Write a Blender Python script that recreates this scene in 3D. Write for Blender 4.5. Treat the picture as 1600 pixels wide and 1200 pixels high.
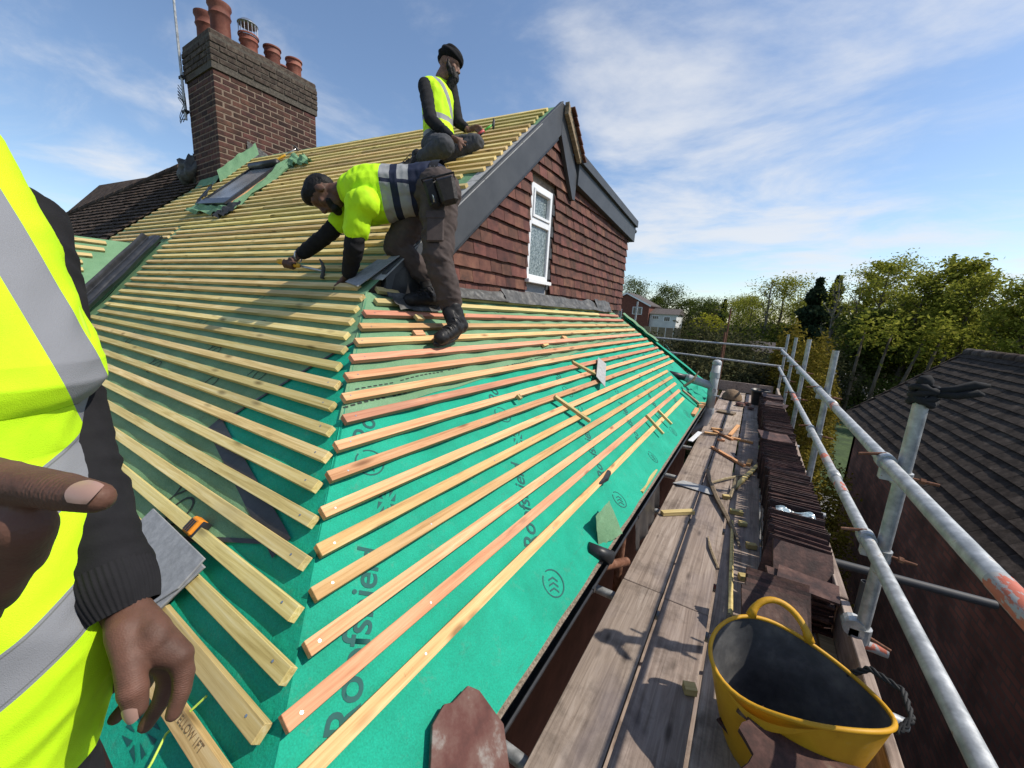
import bpy, bmesh, math, random
import numpy as np
from mathutils import Vector, Matrix, noise
random.seed(7); RNG = np.random.default_rng(7)
sc = bpy.context.scene
for o in list(bpy.data.objects): bpy.data.objects.remove(o)
COL = sc.collection
V = Vector
# ------------------------------------------------------------------ camera
cam = bpy.data.cameras.new('camera'); camo = bpy.data.objects.new('camera', cam); COL.objects.link(camo)
cam.sensor_fit = 'HORIZONTAL'; cam.sensor_width = 36.0; cam.lens = 13.5; cam.clip_start = 0.02; cam.clip_end = 3000
camo.matrix_world = Matrix(((0.84376228, -0.14668268, 0.51628422, 0), (0.53381646, 0.12947901, -0.83562861, 0),
                            (0.05572428, 0.98067292, 0.18755114, 0), (0, 0, 0, 1)))
sc.camera = camo
sc.render.resolution_x = 1024; sc.render.resolution_y = 768
# ------------------------------------------------------------------ light
SUN = V((0.575, 0.275, 0.770)).normalized()
SUN_EL = math.asin(SUN.z); SUN_AZ = math.atan2(SUN.x, SUN.y)
sun = bpy.data.lights.new('sun', 'SUN'); sun.energy = 4.4; sun.angle = math.radians(0.53); sun.color = (1.0, 0.93, 0.82)
suno = bpy.data.objects.new('sun', sun); COL.objects.link(suno)
suno.rotation_euler = SUN.to_track_quat('Z', 'Y').to_euler(); suno.location = (10, 8, 20)
w = bpy.data.worlds.new('World'); sc.world = w; w.use_nodes = True
nt = w.node_tree; nt.nodes.clear(); N = nt.nodes.new; L = nt.links.new
wo = N('ShaderNodeOutputWorld'); bg = N('ShaderNodeBackground'); sky = N('ShaderNodeTexSky')
sky.sky_type = 'NISHITA'; sky.sun_disc = False; sky.sun_elevation = SUN_EL; sky.sun_rotation = SUN_AZ
sky.air_density = 1.0; sky.dust_density = 0.5; sky.ozone_density = 2.4; sky.altitude = 50
tc = N('ShaderNodeTexCoord'); sp = N('ShaderNodeSeparateXYZ'); L(tc.outputs['Generated'], sp.inputs[0])
mz = N('ShaderNodeMath'); mz.operation = 'MAXIMUM'; mz.inputs[1].default_value = 0.0; L(sp.outputs['Z'], mz.inputs[0])
ma = N('ShaderNodeMath'); ma.operation = 'ADD'; ma.inputs[1].default_value = 0.10; L(mz.outputs[0], ma.inputs[0])
dx = N('ShaderNodeMath'); dx.operation = 'DIVIDE'; L(sp.outputs['X'], dx.inputs[0]); L(ma.outputs[0], dx.inputs[1])
dy = N('ShaderNodeMath'); dy.operation = 'DIVIDE'; L(sp.outputs['Y'], dy.inputs[0]); L(ma.outputs[0], dy.inputs[1])
cb = N('ShaderNodeCombineXYZ'); L(dx.outputs[0], cb.inputs[0]); L(dy.outputs[0], cb.inputs[1])
def cloud_layer(loc, rot, scl, scale, detail, rough, lo, hi, dist=0.6, banks=()):
    mp = N('ShaderNodeMapping'); mp.inputs['Location'].default_value = loc; mp.inputs['Rotation'].default_value = (0, 0, rot); mp.inputs['Scale'].default_value = scl
    L(cb.outputs[0], mp.inputs[0])
    nz = N('ShaderNodeTexNoise'); nz.inputs['Scale'].default_value = scale; nz.inputs['Detail'].default_value = detail
    nz.inputs['Roughness'].default_value = rough; nz.inputs['Distortion'].default_value = dist; L(mp.outputs[0], nz.inputs['Vector'])
    val = nz.outputs['Fac']
    for (cx, cy, r, amt) in banks:   # where the cloud banks drift
        ds = N('ShaderNodeVectorMath'); ds.operation = 'DISTANCE'; L(cb.outputs[0], ds.inputs[0]); ds.inputs[1].default_value = (cx, cy, 0)
        mr0 = N('ShaderNodeMapRange'); mr0.interpolation_type = 'SMOOTHSTEP'; mr0.inputs[1].default_value = r; mr0.inputs[2].default_value = r * .15; mr0.inputs[3].default_value = 0; mr0.inputs[4].default_value = amt; L(ds.outputs['Value'], mr0.inputs[0])
        ad = N('ShaderNodeMath'); ad.operation = 'ADD'; L(val, ad.inputs[0]); L(mr0.outputs[0], ad.inputs[1]); val = ad.outputs[0]
    mr = N('ShaderNodeMapRange'); mr.interpolation_type = 'SMOOTHSTEP'; mr.inputs[1].default_value = lo; mr.inputs[2].default_value = hi
    L(val, mr.inputs[0]); return mr.outputs[0]
c1 = cloud_layer((1.15, 0.2, 0), 0.5, (0.9, 1.0, 1), 1.25, 12, 0.60, 0.49, 0.82, 0.3, ((-.30, 1.75, 0.85, .20), (-.45, 3.2, 1.5, .20), (.35, 1.55, .55, .12), (.9, 4.4, 1.9, .17), (-2.4, .5, .8, .13), (-3.1, .85, .5, .17), (-1.9, 3.6, 1.2, .08), (3.5, 1.5, 1.6, .15), (1.5, -2.0, 2.0, .15), (-2, -2.5, 1.6, .15)))
c2 = cloud_layer((3.0, 7.1, 0), -0.4, (0.7, 1.6, 1), 1.1, 10, 0.68, 0.49, 0.82, 0.8)
mx = N('ShaderNodeMath'); mx.operation = 'MULTIPLY'; mx.inputs[1].default_value = 0.55; L(c2, mx.inputs[0])
mxx = N('ShaderNodeMath'); mxx.operation = 'MAXIMUM'; L(c1, mxx.inputs[0]); L(mx.outputs[0], mxx.inputs[1])
mfac = N('ShaderNodeMath'); mfac.operation = 'MULTIPLY'; mfac.inputs[1].default_value = 0.80; L(mxx.outputs[0], mfac.inputs[0])
mix = N('ShaderNodeMix'); mix.data_type = 'RGBA'; L(mfac.outputs[0], mix.inputs['Factor']); L(sky.outputs[0], mix.inputs['A'])
mix.inputs['B'].default_value = (5.1, 5.2, 5.4, 1)
L(mix.outputs['Result'], bg.inputs['Color']); bg.inputs['Strength'].default_value = 0.148; L(bg.outputs[0], wo.inputs[0])
sc.view_settings.view_transform = 'Standard'; sc.view_settings.look = 'None'; sc.view_settings.exposure = 0.17
sc.view_settings.gamma = 1.0; sc.view_settings.use_curve_mapping = False
sc.render.engine = 'CYCLES'

# ------------------------------------------------------------------ materials
MATS = {}
def nodes(name):
    m = bpy.data.materials.new(name); m.use_nodes = True; t = m.node_tree; t.nodes.clear()
    o = t.nodes.new('ShaderNodeOutputMaterial'); b = t.nodes.new('ShaderNodeBsdfPrincipled'); t.links.new(b.outputs[0], o.inputs[0])
    MATS[name] = m; return m, t, b
def ramp(t, stops):
    r = t.nodes.new('ShaderNodeValToRGB'); e = r.color_ramp.elements
    while len(e) < len(stops): e.new(0.5)
    for i, (p, c) in enumerate(stops): e[i].position = p; e[i].color = (*c, 1)
    return r
def mat(name, stops, scale=8, rough=0.7, bump=0.0, stretch=(1, 1, 1), rand=0.0, coord='pos', detail=6, metal=0.0, spec=0.4, bscale=None, hue=0.0, rough2=None):
    """colour ramp over noise + brightness change per object + fine relief"""
    m, t, b = nodes(name); n = t.nodes.new; l = t.links.new
    if coord == 'pos': src = n('ShaderNodeNewGeometry').outputs['Position']
    else: src = n('ShaderNodeTexCoord').outputs['Object']
    mp = n('ShaderNodeMapping'); mp.inputs['Scale'].default_value = stretch; l(src, mp.inputs[0])
    vec = mp.outputs[0]
    oi = n('ShaderNodeObjectInfo')
    if rand > 0:
        ad = n('ShaderNodeVectorMath'); ad.operation = 'MULTIPLY_ADD'; l(oi.outputs['Random'], ad.inputs[0])
        ad.inputs[1].default_value = (37, 23, 51); l(vec, ad.inputs[2]); vec = ad.outputs[0]
    nz = n('ShaderNodeTexNoise'); nz.inputs['Scale'].default_value = scale; nz.inputs['Detail'].default_value = detail; nz.inputs['Roughness'].default_value = 0.62
    l(vec, nz.inputs['Vector'])
    r = ramp(t, stops); l(nz.outputs['Fac'], r.inputs[0]); col = r.outputs[0]
    if rand > 0:
        hs = n('ShaderNodeHueSaturation'); mr = n('ShaderNodeMapRange'); mr.inputs[3].default_value = 1 - rand; mr.inputs[4].default_value = 1 + rand
        l(oi.outputs['Random'], mr.inputs[0]); l(mr.outputs[0], hs.inputs['Value']); l(col, hs.inputs['Color'])
        if hue > 0:
            mm = n('ShaderNodeMath'); mm.operation = 'MULTIPLY'; mm.inputs[1].default_value = 7.31; l(oi.outputs['Random'], mm.inputs[0])
            fr = n('ShaderNodeMath'); fr.operation = 'FRACT'; l(mm.outputs[0], fr.inputs[0])
            m2 = n('ShaderNodeMapRange'); m2.inputs[3].default_value = 0.5 - hue; m2.inputs[4].default_value = 0.5 + hue; l(fr.outputs[0], m2.inputs[0]); l(m2.outputs[0], hs.inputs['Hue'])
        col = hs.outputs[0]
    l(col, b.inputs['Base Color']); b.inputs['Roughness'].default_value = rough; b.inputs['Metallic'].default_value = metal
    b.inputs['Specular IOR Level'].default_value = spec
    if rough2 is not None:
        mr3 = n('ShaderNodeMapRange'); mr3.inputs[3].default_value = rough; mr3.inputs[4].default_value = rough2; l(nz.outputs['Fac'], mr3.inputs[0]); l(mr3.outputs[0], b.inputs['Roughness'])
    if bump > 0:
        nb = n('ShaderNodeTexNoise'); nb.inputs['Scale'].default_value = bscale or scale * 3; nb.inputs['Detail'].default_value = 5; l(vec, nb.inputs['Vector'])
        bp = n('ShaderNodeBump'); bp.inputs['Strength'].default_value = 1.0; bp.inputs['Distance'].default_value = bump; l(nb.outputs['Fac'], bp.inputs['Height']); l(bp.outputs[0], b.inputs['Normal'])
    return m
def wood(name, dark, mid, light, axis, rand=0.15, hue=0.012, grain=42, rough=0.75, knots=True, coord='pos', dirt=0.0, bump=0.0006, end=None):
    """timber: grain lines along one axis, knots, per-piece tint"""
    m, t, b = nodes(name); n = t.nodes.new; l = t.links.new
    src = n('ShaderNodeNewGeometry').outputs['Position'] if coord == 'pos' else n('ShaderNodeTexCoord').outputs['Object']
    oi = n('ShaderNodeObjectInfo'); ad = n('ShaderNodeVectorMath'); ad.operation = 'MULTIPLY_ADD'
    l(oi.outputs['Random'], ad.inputs[0]); ad.inputs[1].default_value = (31, 17, 43); l(src, ad.inputs[2])
    s = [grain] * 3; s[axis] = grain * 0.035
    mp = n('ShaderNodeMapping'); mp.inputs['Scale'].default_value = s; l(ad.outputs[0], mp.inputs[0])
    nz = n('ShaderNodeTexNoise'); nz.inputs['Scale'].default_value = 1.6; nz.inputs['Detail'].default_value = 7; nz.inputs['Roughness'].default_value = 0.65; nz.inputs['Distortion'].default_value = 0.9
    l(mp.outputs[0], nz.inputs['Vector'])
    r = ramp(t, [(0.28, dark), (0.5, mid), (0.72, light)]); l(nz.outputs['Fac'], r.inputs[0]); col = r.outputs[0]
    if knots:
        s2 = [9.0] * 3; s2[axis] = 2.6
        mp2 = n('ShaderNodeMapping'); mp2.inputs['Scale'].default_value = s2; l(ad.outputs[0], mp2.inputs[0])
        vo = n('ShaderNodeTexVoronoi'); vo.inputs['Scale'].default_value = 1.3; l(mp2.outputs[0], vo.inputs['Vector'])
        mr = n('ShaderNodeMapRange'); mr.inputs[1].default_value = 0.06; mr.inputs[2].default_value = 0.20; mr.inputs[3].default_value = 0.85; mr.inputs[4].default_value = 0; l(vo.outputs['Distance'], mr.inputs[0])
        mk = n('ShaderNodeMix'); mk.data_type = 'RGBA'; l(mr.outputs[0], mk.inputs['Factor']); l(col, mk.inputs['A']); mk.inputs['B'].default_value = (*[c * 0.45 for c in dark], 1); col = mk.outputs['Result']
    if dirt > 0:
        nd = n('ShaderNodeTexNoise'); nd.inputs['Scale'].default_value = 4.5; nd.inputs['Detail'].default_value = 8; nd.inputs['Roughness'].default_value = 0.7; l(ad.outputs[0], nd.inputs['Vector'])
        mr2 = n('ShaderNodeMapRange'); mr2.inputs[1].default_value = 0.48; mr2.inputs[2].default_value = 0.72; mr2.inputs[4].default_value = dirt; l(nd.outputs['Fac'], mr2.inputs[0])
        md = n('ShaderNodeMix'); md.data_type = 'RGBA'; l(mr2.outputs[0], md.inputs['Factor']); l(col, md.inputs['A']); md.inputs['B'].default_value = (*[c * 0.35 for c in dark], 1); col = md.outputs['Result']
    s3 = [3.0] * 3; s3[axis] = 1.1
    mp3 = n('ShaderNodeMapping'); mp3.inputs['Scale'].default_value = s3; l(ad.outputs[0], mp3.inputs[0]); np_ = n('ShaderNodeTexNoise'); np_.inputs['Scale'].default_value = 1.5; np_.inputs['Detail'].default_value = 5; l(mp3.outputs[0], np_.inputs['Vector'])
    mp_ = n('ShaderNodeMapRange'); mp_.inputs[1].default_value = .52; mp_.inputs[2].default_value = .72; mp_.inputs[4].default_value = .5; l(np_.outputs['Fac'], mp_.inputs[0])
    mq = n('ShaderNodeMix'); mq.data_type = 'RGBA'; l(mp_.outputs[0], mq.inputs['Factor']); l(col, mq.inputs['A']); mq.inputs['B'].default_value = (mid[0] * .62, mid[1] * .66, mid[2] * .85, 1); col = mq.outputs['Result']
    hs = n('ShaderNodeHueSaturation'); mv = n('ShaderNodeMapRange'); mv.inputs[3].default_value = 1 - rand; mv.inputs[4].default_value = 1 + rand; l(oi.outputs['Random'], mv.inputs[0]); l(mv.outputs[0], hs.inputs['Value'])
    mm = n('ShaderNodeMath'); mm.operation = 'MULTIPLY'; mm.inputs[1].default_value = 9.7; l(oi.outputs['Random'], mm.inputs[0]); fr = n('ShaderNodeMath'); fr.operation = 'FRACT'; l(mm.outputs[0], fr.inputs[0])
    mh = n('ShaderNodeMapRange'); mh.inputs[3].default_value = 0.5 - hue; mh.inputs[4].default_value = 0.5 + hue; l(fr.outputs[0], mh.inputs[0]); l(mh.outputs[0], hs.inputs['Hue']); l(col, hs.inputs['Color'])
    l(hs.outputs[0], b.inputs['Base Color']); b.inputs['Roughness'].default_value = rough; b.inputs['Specular IOR Level'].default_value = 0.25
    bp = n('ShaderNodeBump'); bp.inputs['Distance'].default_value = bump; l(nz.outputs['Fac'], bp.inputs['Height']); l(bp.outputs[0], b.inputs['Normal'])
    return m
def plain(name, c, rough=0.6, metal=0.0, spec=0.4, var=0.12, scale=20, bump=0.0):
    return mat(name, [(0.3, tuple(x * (1 - var) for x in c)), (0.7, tuple(min(1, x * (1 + var)) for x in c))], scale=scale, rough=rough, metal=metal, spec=spec, bump=bump)

wood('timber_yellow', (.38, .26, .085), (.62, .47, .19), (.74, .62, .34), 0, rand=.24, hue=.016)
wood('timber_yellow_y', (.32, .235, .09), (.52, .40, .17), (.66, .55, .28), 1, rand=.12, hue=.008)
wood('timber_orange', (.38, .165, .075), (.57, .295, .145), (.67, .41, .23), 1, rand=.27, hue=.024)
wood('timber_orange_obj', (.42, .18, .08), (.60, .31, .14), (.70, .42, .22), 0, rand=.2, hue=.012, coord='obj')
wood('timber_yellow_obj', (.34, .25, .09), (.52, .41, .17), (.66, .55, .28), 0, rand=.2, hue=.01, coord='obj')
wood('timber_grey_obj', (.13, .095, .055), (.24, .185, .115), (.36, .29, .20), 0, rand=.2, hue=.01, coord='obj')
wood('board_wood', (.165, .122, .097), (.30, .235, .19), (.42, .345, .29), 1, rand=.16, hue=.008, grain=30, rough=.85, dirt=.75, bump=.0022)
mat('board_edge', [(.3, (.012, .010, .008)), (.7, (.035, .028, .022))], scale=30, rough=.95)  # weathered plank sides, taken near black to paint the shade in the gaps
def membrane(name, a, bcol, c):
    m, t, b = nodes(name); n = t.nodes.new; l = t.links.new
    src = n('ShaderNodeNewGeometry').outputs['Position']
    n1 = n('ShaderNodeTexNoise'); n1.inputs['Scale'].default_value = 3.0; n1.inputs['Detail'].default_value = 9; n1.inputs['Roughness'].default_value = .7; l(src, n1.inputs['Vector'])
    r = ramp(t, [(0.28, a), (0.52, bcol), (0.75, c)]); l(n1.outputs['Fac'], r.inputs[0])
    n2 = n('ShaderNodeTexNoise'); n2.inputs['Scale'].default_value = 11; n2.inputs['Detail'].default_value = 10; n2.inputs['Roughness'].default_value = .8; l(src, n2.inputs['Vector'])
    mr = n('ShaderNodeMapRange'); mr.inputs[1].default_value = .56; mr.inputs[2].default_value = .76; mr.inputs[4].default_value = .45; l(n2.outputs['Fac'], mr.inputs[0])
    mk = n('ShaderNodeMix'); mk.data_type = 'RGBA'; l(mr.outputs[0], mk.inputs['Factor']); l(r.outputs[0], mk.inputs['A']); mk.inputs['B'].default_value = (.16, .22, .16, 1)
    l(mk.outputs['Result'], b.inputs['Base Color']); b.inputs['Roughness'].default_value = .72; b.inputs['Specular IOR Level'].default_value = .3
    nb = n('ShaderNodeTexNoise'); nb.inputs['Scale'].default_value = 9; nb.inputs['Detail'].default_value = 10; nb.inputs['Roughness'].default_value = .68; l(src, nb.inputs['Vector'])
    ck = n('ShaderNodeTexNoise'); ck.inputs['Scale'].default_value = 240; ck.inputs['Detail'].default_value = 2; l(src, ck.inputs['Vector'])
    hs_ = n('ShaderNodeHueSaturation'); mrv = n('ShaderNodeMapRange'); mrv.inputs[1].default_value = .3; mrv.inputs[2].default_value = .7; mrv.inputs[3].default_value = .84; mrv.inputs[4].default_value = 1.14; l(ck.outputs['Fac'], mrv.inputs[0]); l(mrv.outputs[0], hs_.inputs['Value']); l(mk.outputs['Result'], hs_.inputs['Color'])
    mps = n('ShaderNodeMapping'); mps.inputs['Scale'].default_value = (14, 2.2, 14); mps.inputs['Rotation'].default_value = (0, 0, .5); l(src, mps.inputs[0]); st = n('ShaderNodeTexNoise'); st.inputs['Scale'].default_value = 1.2; st.inputs['Detail'].default_value = 12; st.inputs['Roughness'].default_value = .8; l(mps.outputs[0], st.inputs['Vector'])
    mst = n('ShaderNodeMapRange'); mst.inputs[1].default_value = .58; mst.inputs[2].default_value = .68; mst.inputs[4].default_value = .6; l(st.outputs['Fac'], mst.inputs[0]); mks = n('ShaderNodeMix'); mks.data_type = 'RGBA'; l(mst.outputs[0], mks.inputs['Factor']); l(hs_.outputs[0], mks.inputs['A']); mks.inputs['B'].default_value = (a[0] * .7 + .03, a[1] * .62, a[2] * .62, 1); l(mks.outputs['Result'], b.inputs['Base Color'])
    bp = n('ShaderNodeBump'); bp.inputs['Distance'].default_value = .012; bp.inputs['Strength'].default_value = .8; l(nb.outputs['Fac'], bp.inputs['Height']); l(bp.outputs[0], b.inputs['Normal'])
membrane('membrane_bright', (.001, .245, .150), (.003, .325, .205), (.014, .385, .250))
membrane('membrane_dull', (.095, .205, .105), (.14, .27, .145), (.18, .32, .185))
plain('print_stamp', (.20, .12, .05), .8); plain('print_dark', (.004, .085, .075), .7); plain('print_black', (.012, .02, .018), .7); plain('print_white', (.30, .55, .42), .8)
mat('plastic_black', [(.3, (.012, .012, .013)), (.7, (.035, .035, .037))], scale=14, rough=.42, bump=.0004)
mat('valley_plastic', [(.3, (.014, .015, .017)), (.7, (.036, .038, .042))], scale=10, rough=.3, bump=.001)
mat('fascia_grey', [(.3, (.040, .042, .046)), (.7, (.062, .064, .068))], scale=5, rough=.5, bump=.0005)
mat('cement_board', [(.3, (.27, .27, .265)), (.7, (.40, .40, .39))], scale=30, rough=.85, bump=.0005, coord='obj')
mat('slate_grey', [(.3, (.20, .205, .215)), (.7, (.31, .315, .325))], scale=40, rough=.8, bump=.0006, coord='obj')
mat('lead_dark', [(.3, (.03, .03, .03)), (.6, (.07, .07, .068)), (.8, (.15, .15, .14))], scale=7, rough=.6, bump=.01, bscale=9)
mat('corbel_mortar', [(.3, (.04, .034, .028)), (.7, (.12, .105, .085))], scale=30, rough=.95, bump=.004)
mat('ridge_red', [(.25, (.022, .015, .013)), (.45, (.062, .030, .024)), (.6, (.105, .052, .041)), (.74, (.15, .12, .085)), (.85, (.24, .22, .18))], scale=16, rough=.9, bump=.002, coord='obj', bscale=70)
mat('lead', [(.25, (.035, .035, .034)), (.5, (.08, .078, .073)), (.75, (.19, .185, .175))], scale=16, rough=.55, bump=.010, metal=.25, bscale=18)
mat('wall_tile', [(.22, (.028, .016, .013)), (.42, (.080, .031, .022)), (.6, (.125, .049, .033)), (.82, (.19, .10, .062))], scale=9, rough=.85, bump=.0025, rand=.34, hue=.012, bscale=60)
mat('tile_dark', [(.25, (.024, .018, .015)), (.5, (.064, .046, .037)), (.72, (.125, .092, .068)), (.88, (.22, .19, .135))], scale=7, rough=1.0, spec=.1, bump=.004, bscale=60)
mat('stack_tile', [(.22, (.012, .008, .007)), (.45, (.040, .018, .015)), (.62, (.085, .040, .031)), (.78, (.15, .095, .075))], scale=14, rough=.7, bump=.0018, rand=.38, hue=.01, coord='obj', bscale=70)
mat('red_tile', [(.25, (.040, .018, .015)), (.46, (.105, .040, .032)), (.58, (.14, .075, .06)), (.68, (.26, .235, .21)), (.85, (.34, .32, .30))], scale=9, rough=.85, bump=.002, coord='obj', bscale=90)
mat('brick', [(.25, (.018, .010, .009)), (.5, (.055, .023, .017)), (.72, (.105, .042, .029)), (.9, (.17, .08, .055))], scale=6, rough=.9, bump=.003, rand=.55, hue=.012, bscale=70)
mat('mortar', [(.3, (.14, .10, .075)), (.7, (.24, .18, .135))], scale=20, rough=.95, bump=.004)
mat('lichen_brick', [(.25, (.024, .017, .014)), (.50, (.056, .040, .031)), (.68, (.10, .082, .062)), (.82, (.19, .17, .13))], scale=16, rough=.95, bump=.006, rand=.25, bscale=55)
mat('terracotta', [(.25, (.10, .032, .021)), (.5, (.20, .062, .040)), (.75, (.29, .12, .08))], scale=6, rough=.75, bump=.002, rand=.2, coord='obj')
mat('galvanised', [(.25, (.22, .23, .23)), (.48, (.37, .38, .38)), (.64, (.52, .53, .53)), (.70, (.34, .28, .22)), (.82, (.22, .12, .07))], scale=21, rough=.42, bump=.0008, metal=.55, spec=.5, rough2=.62)
mat('rust', [(.25, (.060, .024, .014)), (.5, (.16, .066, .034)), (.75, (.27, .15, .10))], scale=30, rough=.85, bump=.001)
mat('red_paint', [(.40, (.34, .33, .32)), (.50, (.34, .33, .32)), (.53, (.46, .115, .065)), (.85, (.56, .20, .13))], scale=26, rough=.6, stretch=(1, .35, 1))
mat('pipe_grey', [(.3, (.30, .32, .33)), (.7, (.42, .44, .45))], scale=9, rough=.45)
mat('upvc_white', [(.3, (.70, .71, .72)), (.7, (.80, .80, .80))], scale=12, rough=.35)
mat('tub_yellow', [(.25, (.30, .16, .015)), (.42, (.52, .265, .010)), (.62, (.58, .31, .014)), (.75, (.50, .33, .10)), (.9, (.46, .36, .20))], scale=9, rough=.55, bump=.0012, coord='obj')
mat('tub_inside', [(.3, (.035, .036, .038)), (.5, (.075, .075, .076)), (.75, (.17, .165, .155))], scale=8, rough=.75, bump=.001, coord='obj')
mat('gravel', [(.3, (.10, .075, .055)), (.5, (.22, .17, .125)), (.75, (.36, .30, .235))], scale=90, rough=.95, bump=.006, bscale=120)
mat('grass', [(.3, (.020, .038, .010)), (.6, (.045, .075, .018)), (.8, (.085, .10, .035))], scale=1.5, rough=.9, bump=.05)
mat('road', [(.3, (.13, .125, .12)), (.7, (.24, .23, .215))], scale=2, rough=.9, bump=.01)
mat('bark', [(.3, (.050, .038, .026)), (.6, (.12, .095, .068)), (.8, (.20, .165, .125))], scale=6, rough=.9, stretch=(1, 1, .3), bump=.02)
mat('bark_pale', [(.3, (.09, .08, .065)), (.6, (.19, .17, .14)), (.8, (.30, .27, .23))], scale=6, rough=.9, stretch=(1, 1, .3), bump=.02)
mat('house_brick', [(.3, (.10, .035, .025)), (.7, (.20, .075, .05))], scale=4, rough=.9)
mat('render_white', [(.3, (.50, .50, .49)), (.7, (.62, .62, .60))], scale=1, rough=.9)
mat('far_roof', [(.3, (.055, .045, .042)), (.7, (.11, .09, .082))], scale=3, rough=.9)
mat('skylight_glass', [(.3, (.15, .155, .16)), (.7, (.27, .275, .28))], scale=3, rough=.25, spec=.6)  # grey raised to paint the reflected sky into the pane colour
mat('glass_dark', [(.3, (.02, .025, .03)), (.7, (.05, .06, .07))], scale=2, rough=.08, spec=.6)
plain('steel', (.45, .45, .46), .3, metal=.9); plain('yellow_plastic', (.62, .33, .02), .45); plain('orange_plastic', (.70, .24, .015), .45)
plain('lime_string', (.55, .75, .10), .6); plain('black_rubber', (.018, .018, .018), .7, var=.3); plain('black_cloth', (.014, .014, .015), .9, var=.35, bump=.001)
plain('green_plastic', (.12, .52, .08), .5); plain('red_plastic', (.45, .06, .06), .5); plain('dark_grey', (.05, .05, .052), .6)
mat('sack', [(.3, (.12, .075, .045)), (.7, (.26, .18, .11))], scale=20, rough=.9, bump=.004, coord='obj')
def brickmat(name, c1, c2, mo):
    m, t, b = nodes(name); n = t.nodes.new; l = t.links.new; P = n('ShaderNodeNewGeometry').outputs['Position']; sx = n('ShaderNodeSeparateXYZ'); l(P, sx.inputs[0]); ad = n('ShaderNodeMath'); ad.operation = 'ADD'; l(sx.outputs[0], ad.inputs[0]); l(sx.outputs[1], ad.inputs[1]); cbn = n('ShaderNodeCombineXYZ'); l(ad.outputs[0], cbn.inputs[0]); l(sx.outputs[2], cbn.inputs[1])
    br = n('ShaderNodeTexBrick'); br.inputs['Scale'].default_value = 1; br.inputs['Brick Width'].default_value = .225; br.inputs['Row Height'].default_value = .075; br.inputs['Mortar Size'].default_value = .010; br.inputs['Color1'].default_value = (*c1, 1); br.inputs['Color2'].default_value = (*c2, 1); br.inputs['Mortar'].default_value = (*mo, 1); l(cbn.outputs[0], br.inputs['Vector'])
    nz = n('ShaderNodeTexNoise'); nz.inputs['Scale'].default_value = 2.2; nz.inputs['Detail'].default_value = 10; l(P, nz.inputs['Vector']); hs = n('ShaderNodeHueSaturation'); mr = n('ShaderNodeMapRange'); mr.inputs[1].default_value = .3; mr.inputs[2].default_value = .7; mr.inputs[3].default_value = .55; mr.inputs[4].default_value = 1.5; l(nz.outputs['Fac'], mr.inputs[0]); l(mr.outputs[0], hs.inputs['Value']); l(br.outputs['Color'], hs.inputs['Color']); l(hs.outputs[0], b.inputs['Base Color']); b.inputs['Roughness'].default_value = .9
    bp = n('ShaderNodeBump'); bp.inputs['Distance'].default_value = .008; bp.invert = True; l(br.outputs['Fac'], bp.inputs['Height']); l(bp.outputs[0], b.inputs['Normal'])
brickmat('neighbour_brick', (.21, .080, .055), (.12, .048, .036), (.10, .066, .052))
def leafmat(name, a, bcol, c, trans=.35):
    m = bpy.data.materials.new(name); m.use_nodes = True; t = m.node_tree; t.nodes.clear(); n = t.nodes.new; l = t.links.new
    o = n('ShaderNodeOutputMaterial'); d = n('ShaderNodeBsdfDiffuse'); tr = n('ShaderNodeBsdfTranslucent'); ms = n('ShaderNodeMixShader'); ms.inputs[0].default_value = trans
    g = n('ShaderNodeNewGeometry'); nz = n('ShaderNodeTexWhiteNoise'); nz.noise_dimensions = '1D'
    at = n('ShaderNodeAttribute'); at.attribute_name = 'leaf'; l(at.outputs['Fac'], nz.inputs['W'])
    r = ramp(t, [(0.0, a), (0.55, bcol), (1.0, c)]); l(nz.outputs['Value'], r.inputs[0])
    l(r.outputs[0], d.inputs[0]); l(r.outputs[0], tr.inputs[0]); l(d.outputs[0], ms.inputs[1]); l(tr.outputs[0], ms.inputs[2]); l(ms.outputs[0], o.inputs[0]); MATS[name] = m
leafmat('leaf_spring', (.13, .15, .022), (.24, .25, .036), (.35, .34, .07), .5)
leafmat('leaf_oak', (.050, .072, .016), (.092, .12, .028), (.16, .18, .05), .4)
leafmat('leaf_conifer', (.018, .034, .018), (.034, .054, .030), (.06, .08, .042), .25)
leafmat('leaf_copper', (.10, .05, .02), (.20, .10, .035), (.26, .17, .05))
leafmat('leaf_hedge_gold', (.10, .085, .012), (.17, .135, .02), (.26, .19, .045), .25)
leafmat('leaf_hedge_dark', (.036, .040, .018), (.068, .068, .032), (.115, .11, .055), .25)
leafmat('leaf_yellow', (.22, .22, .02), (.32, .31, .03), (.42, .38, .06))

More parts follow.
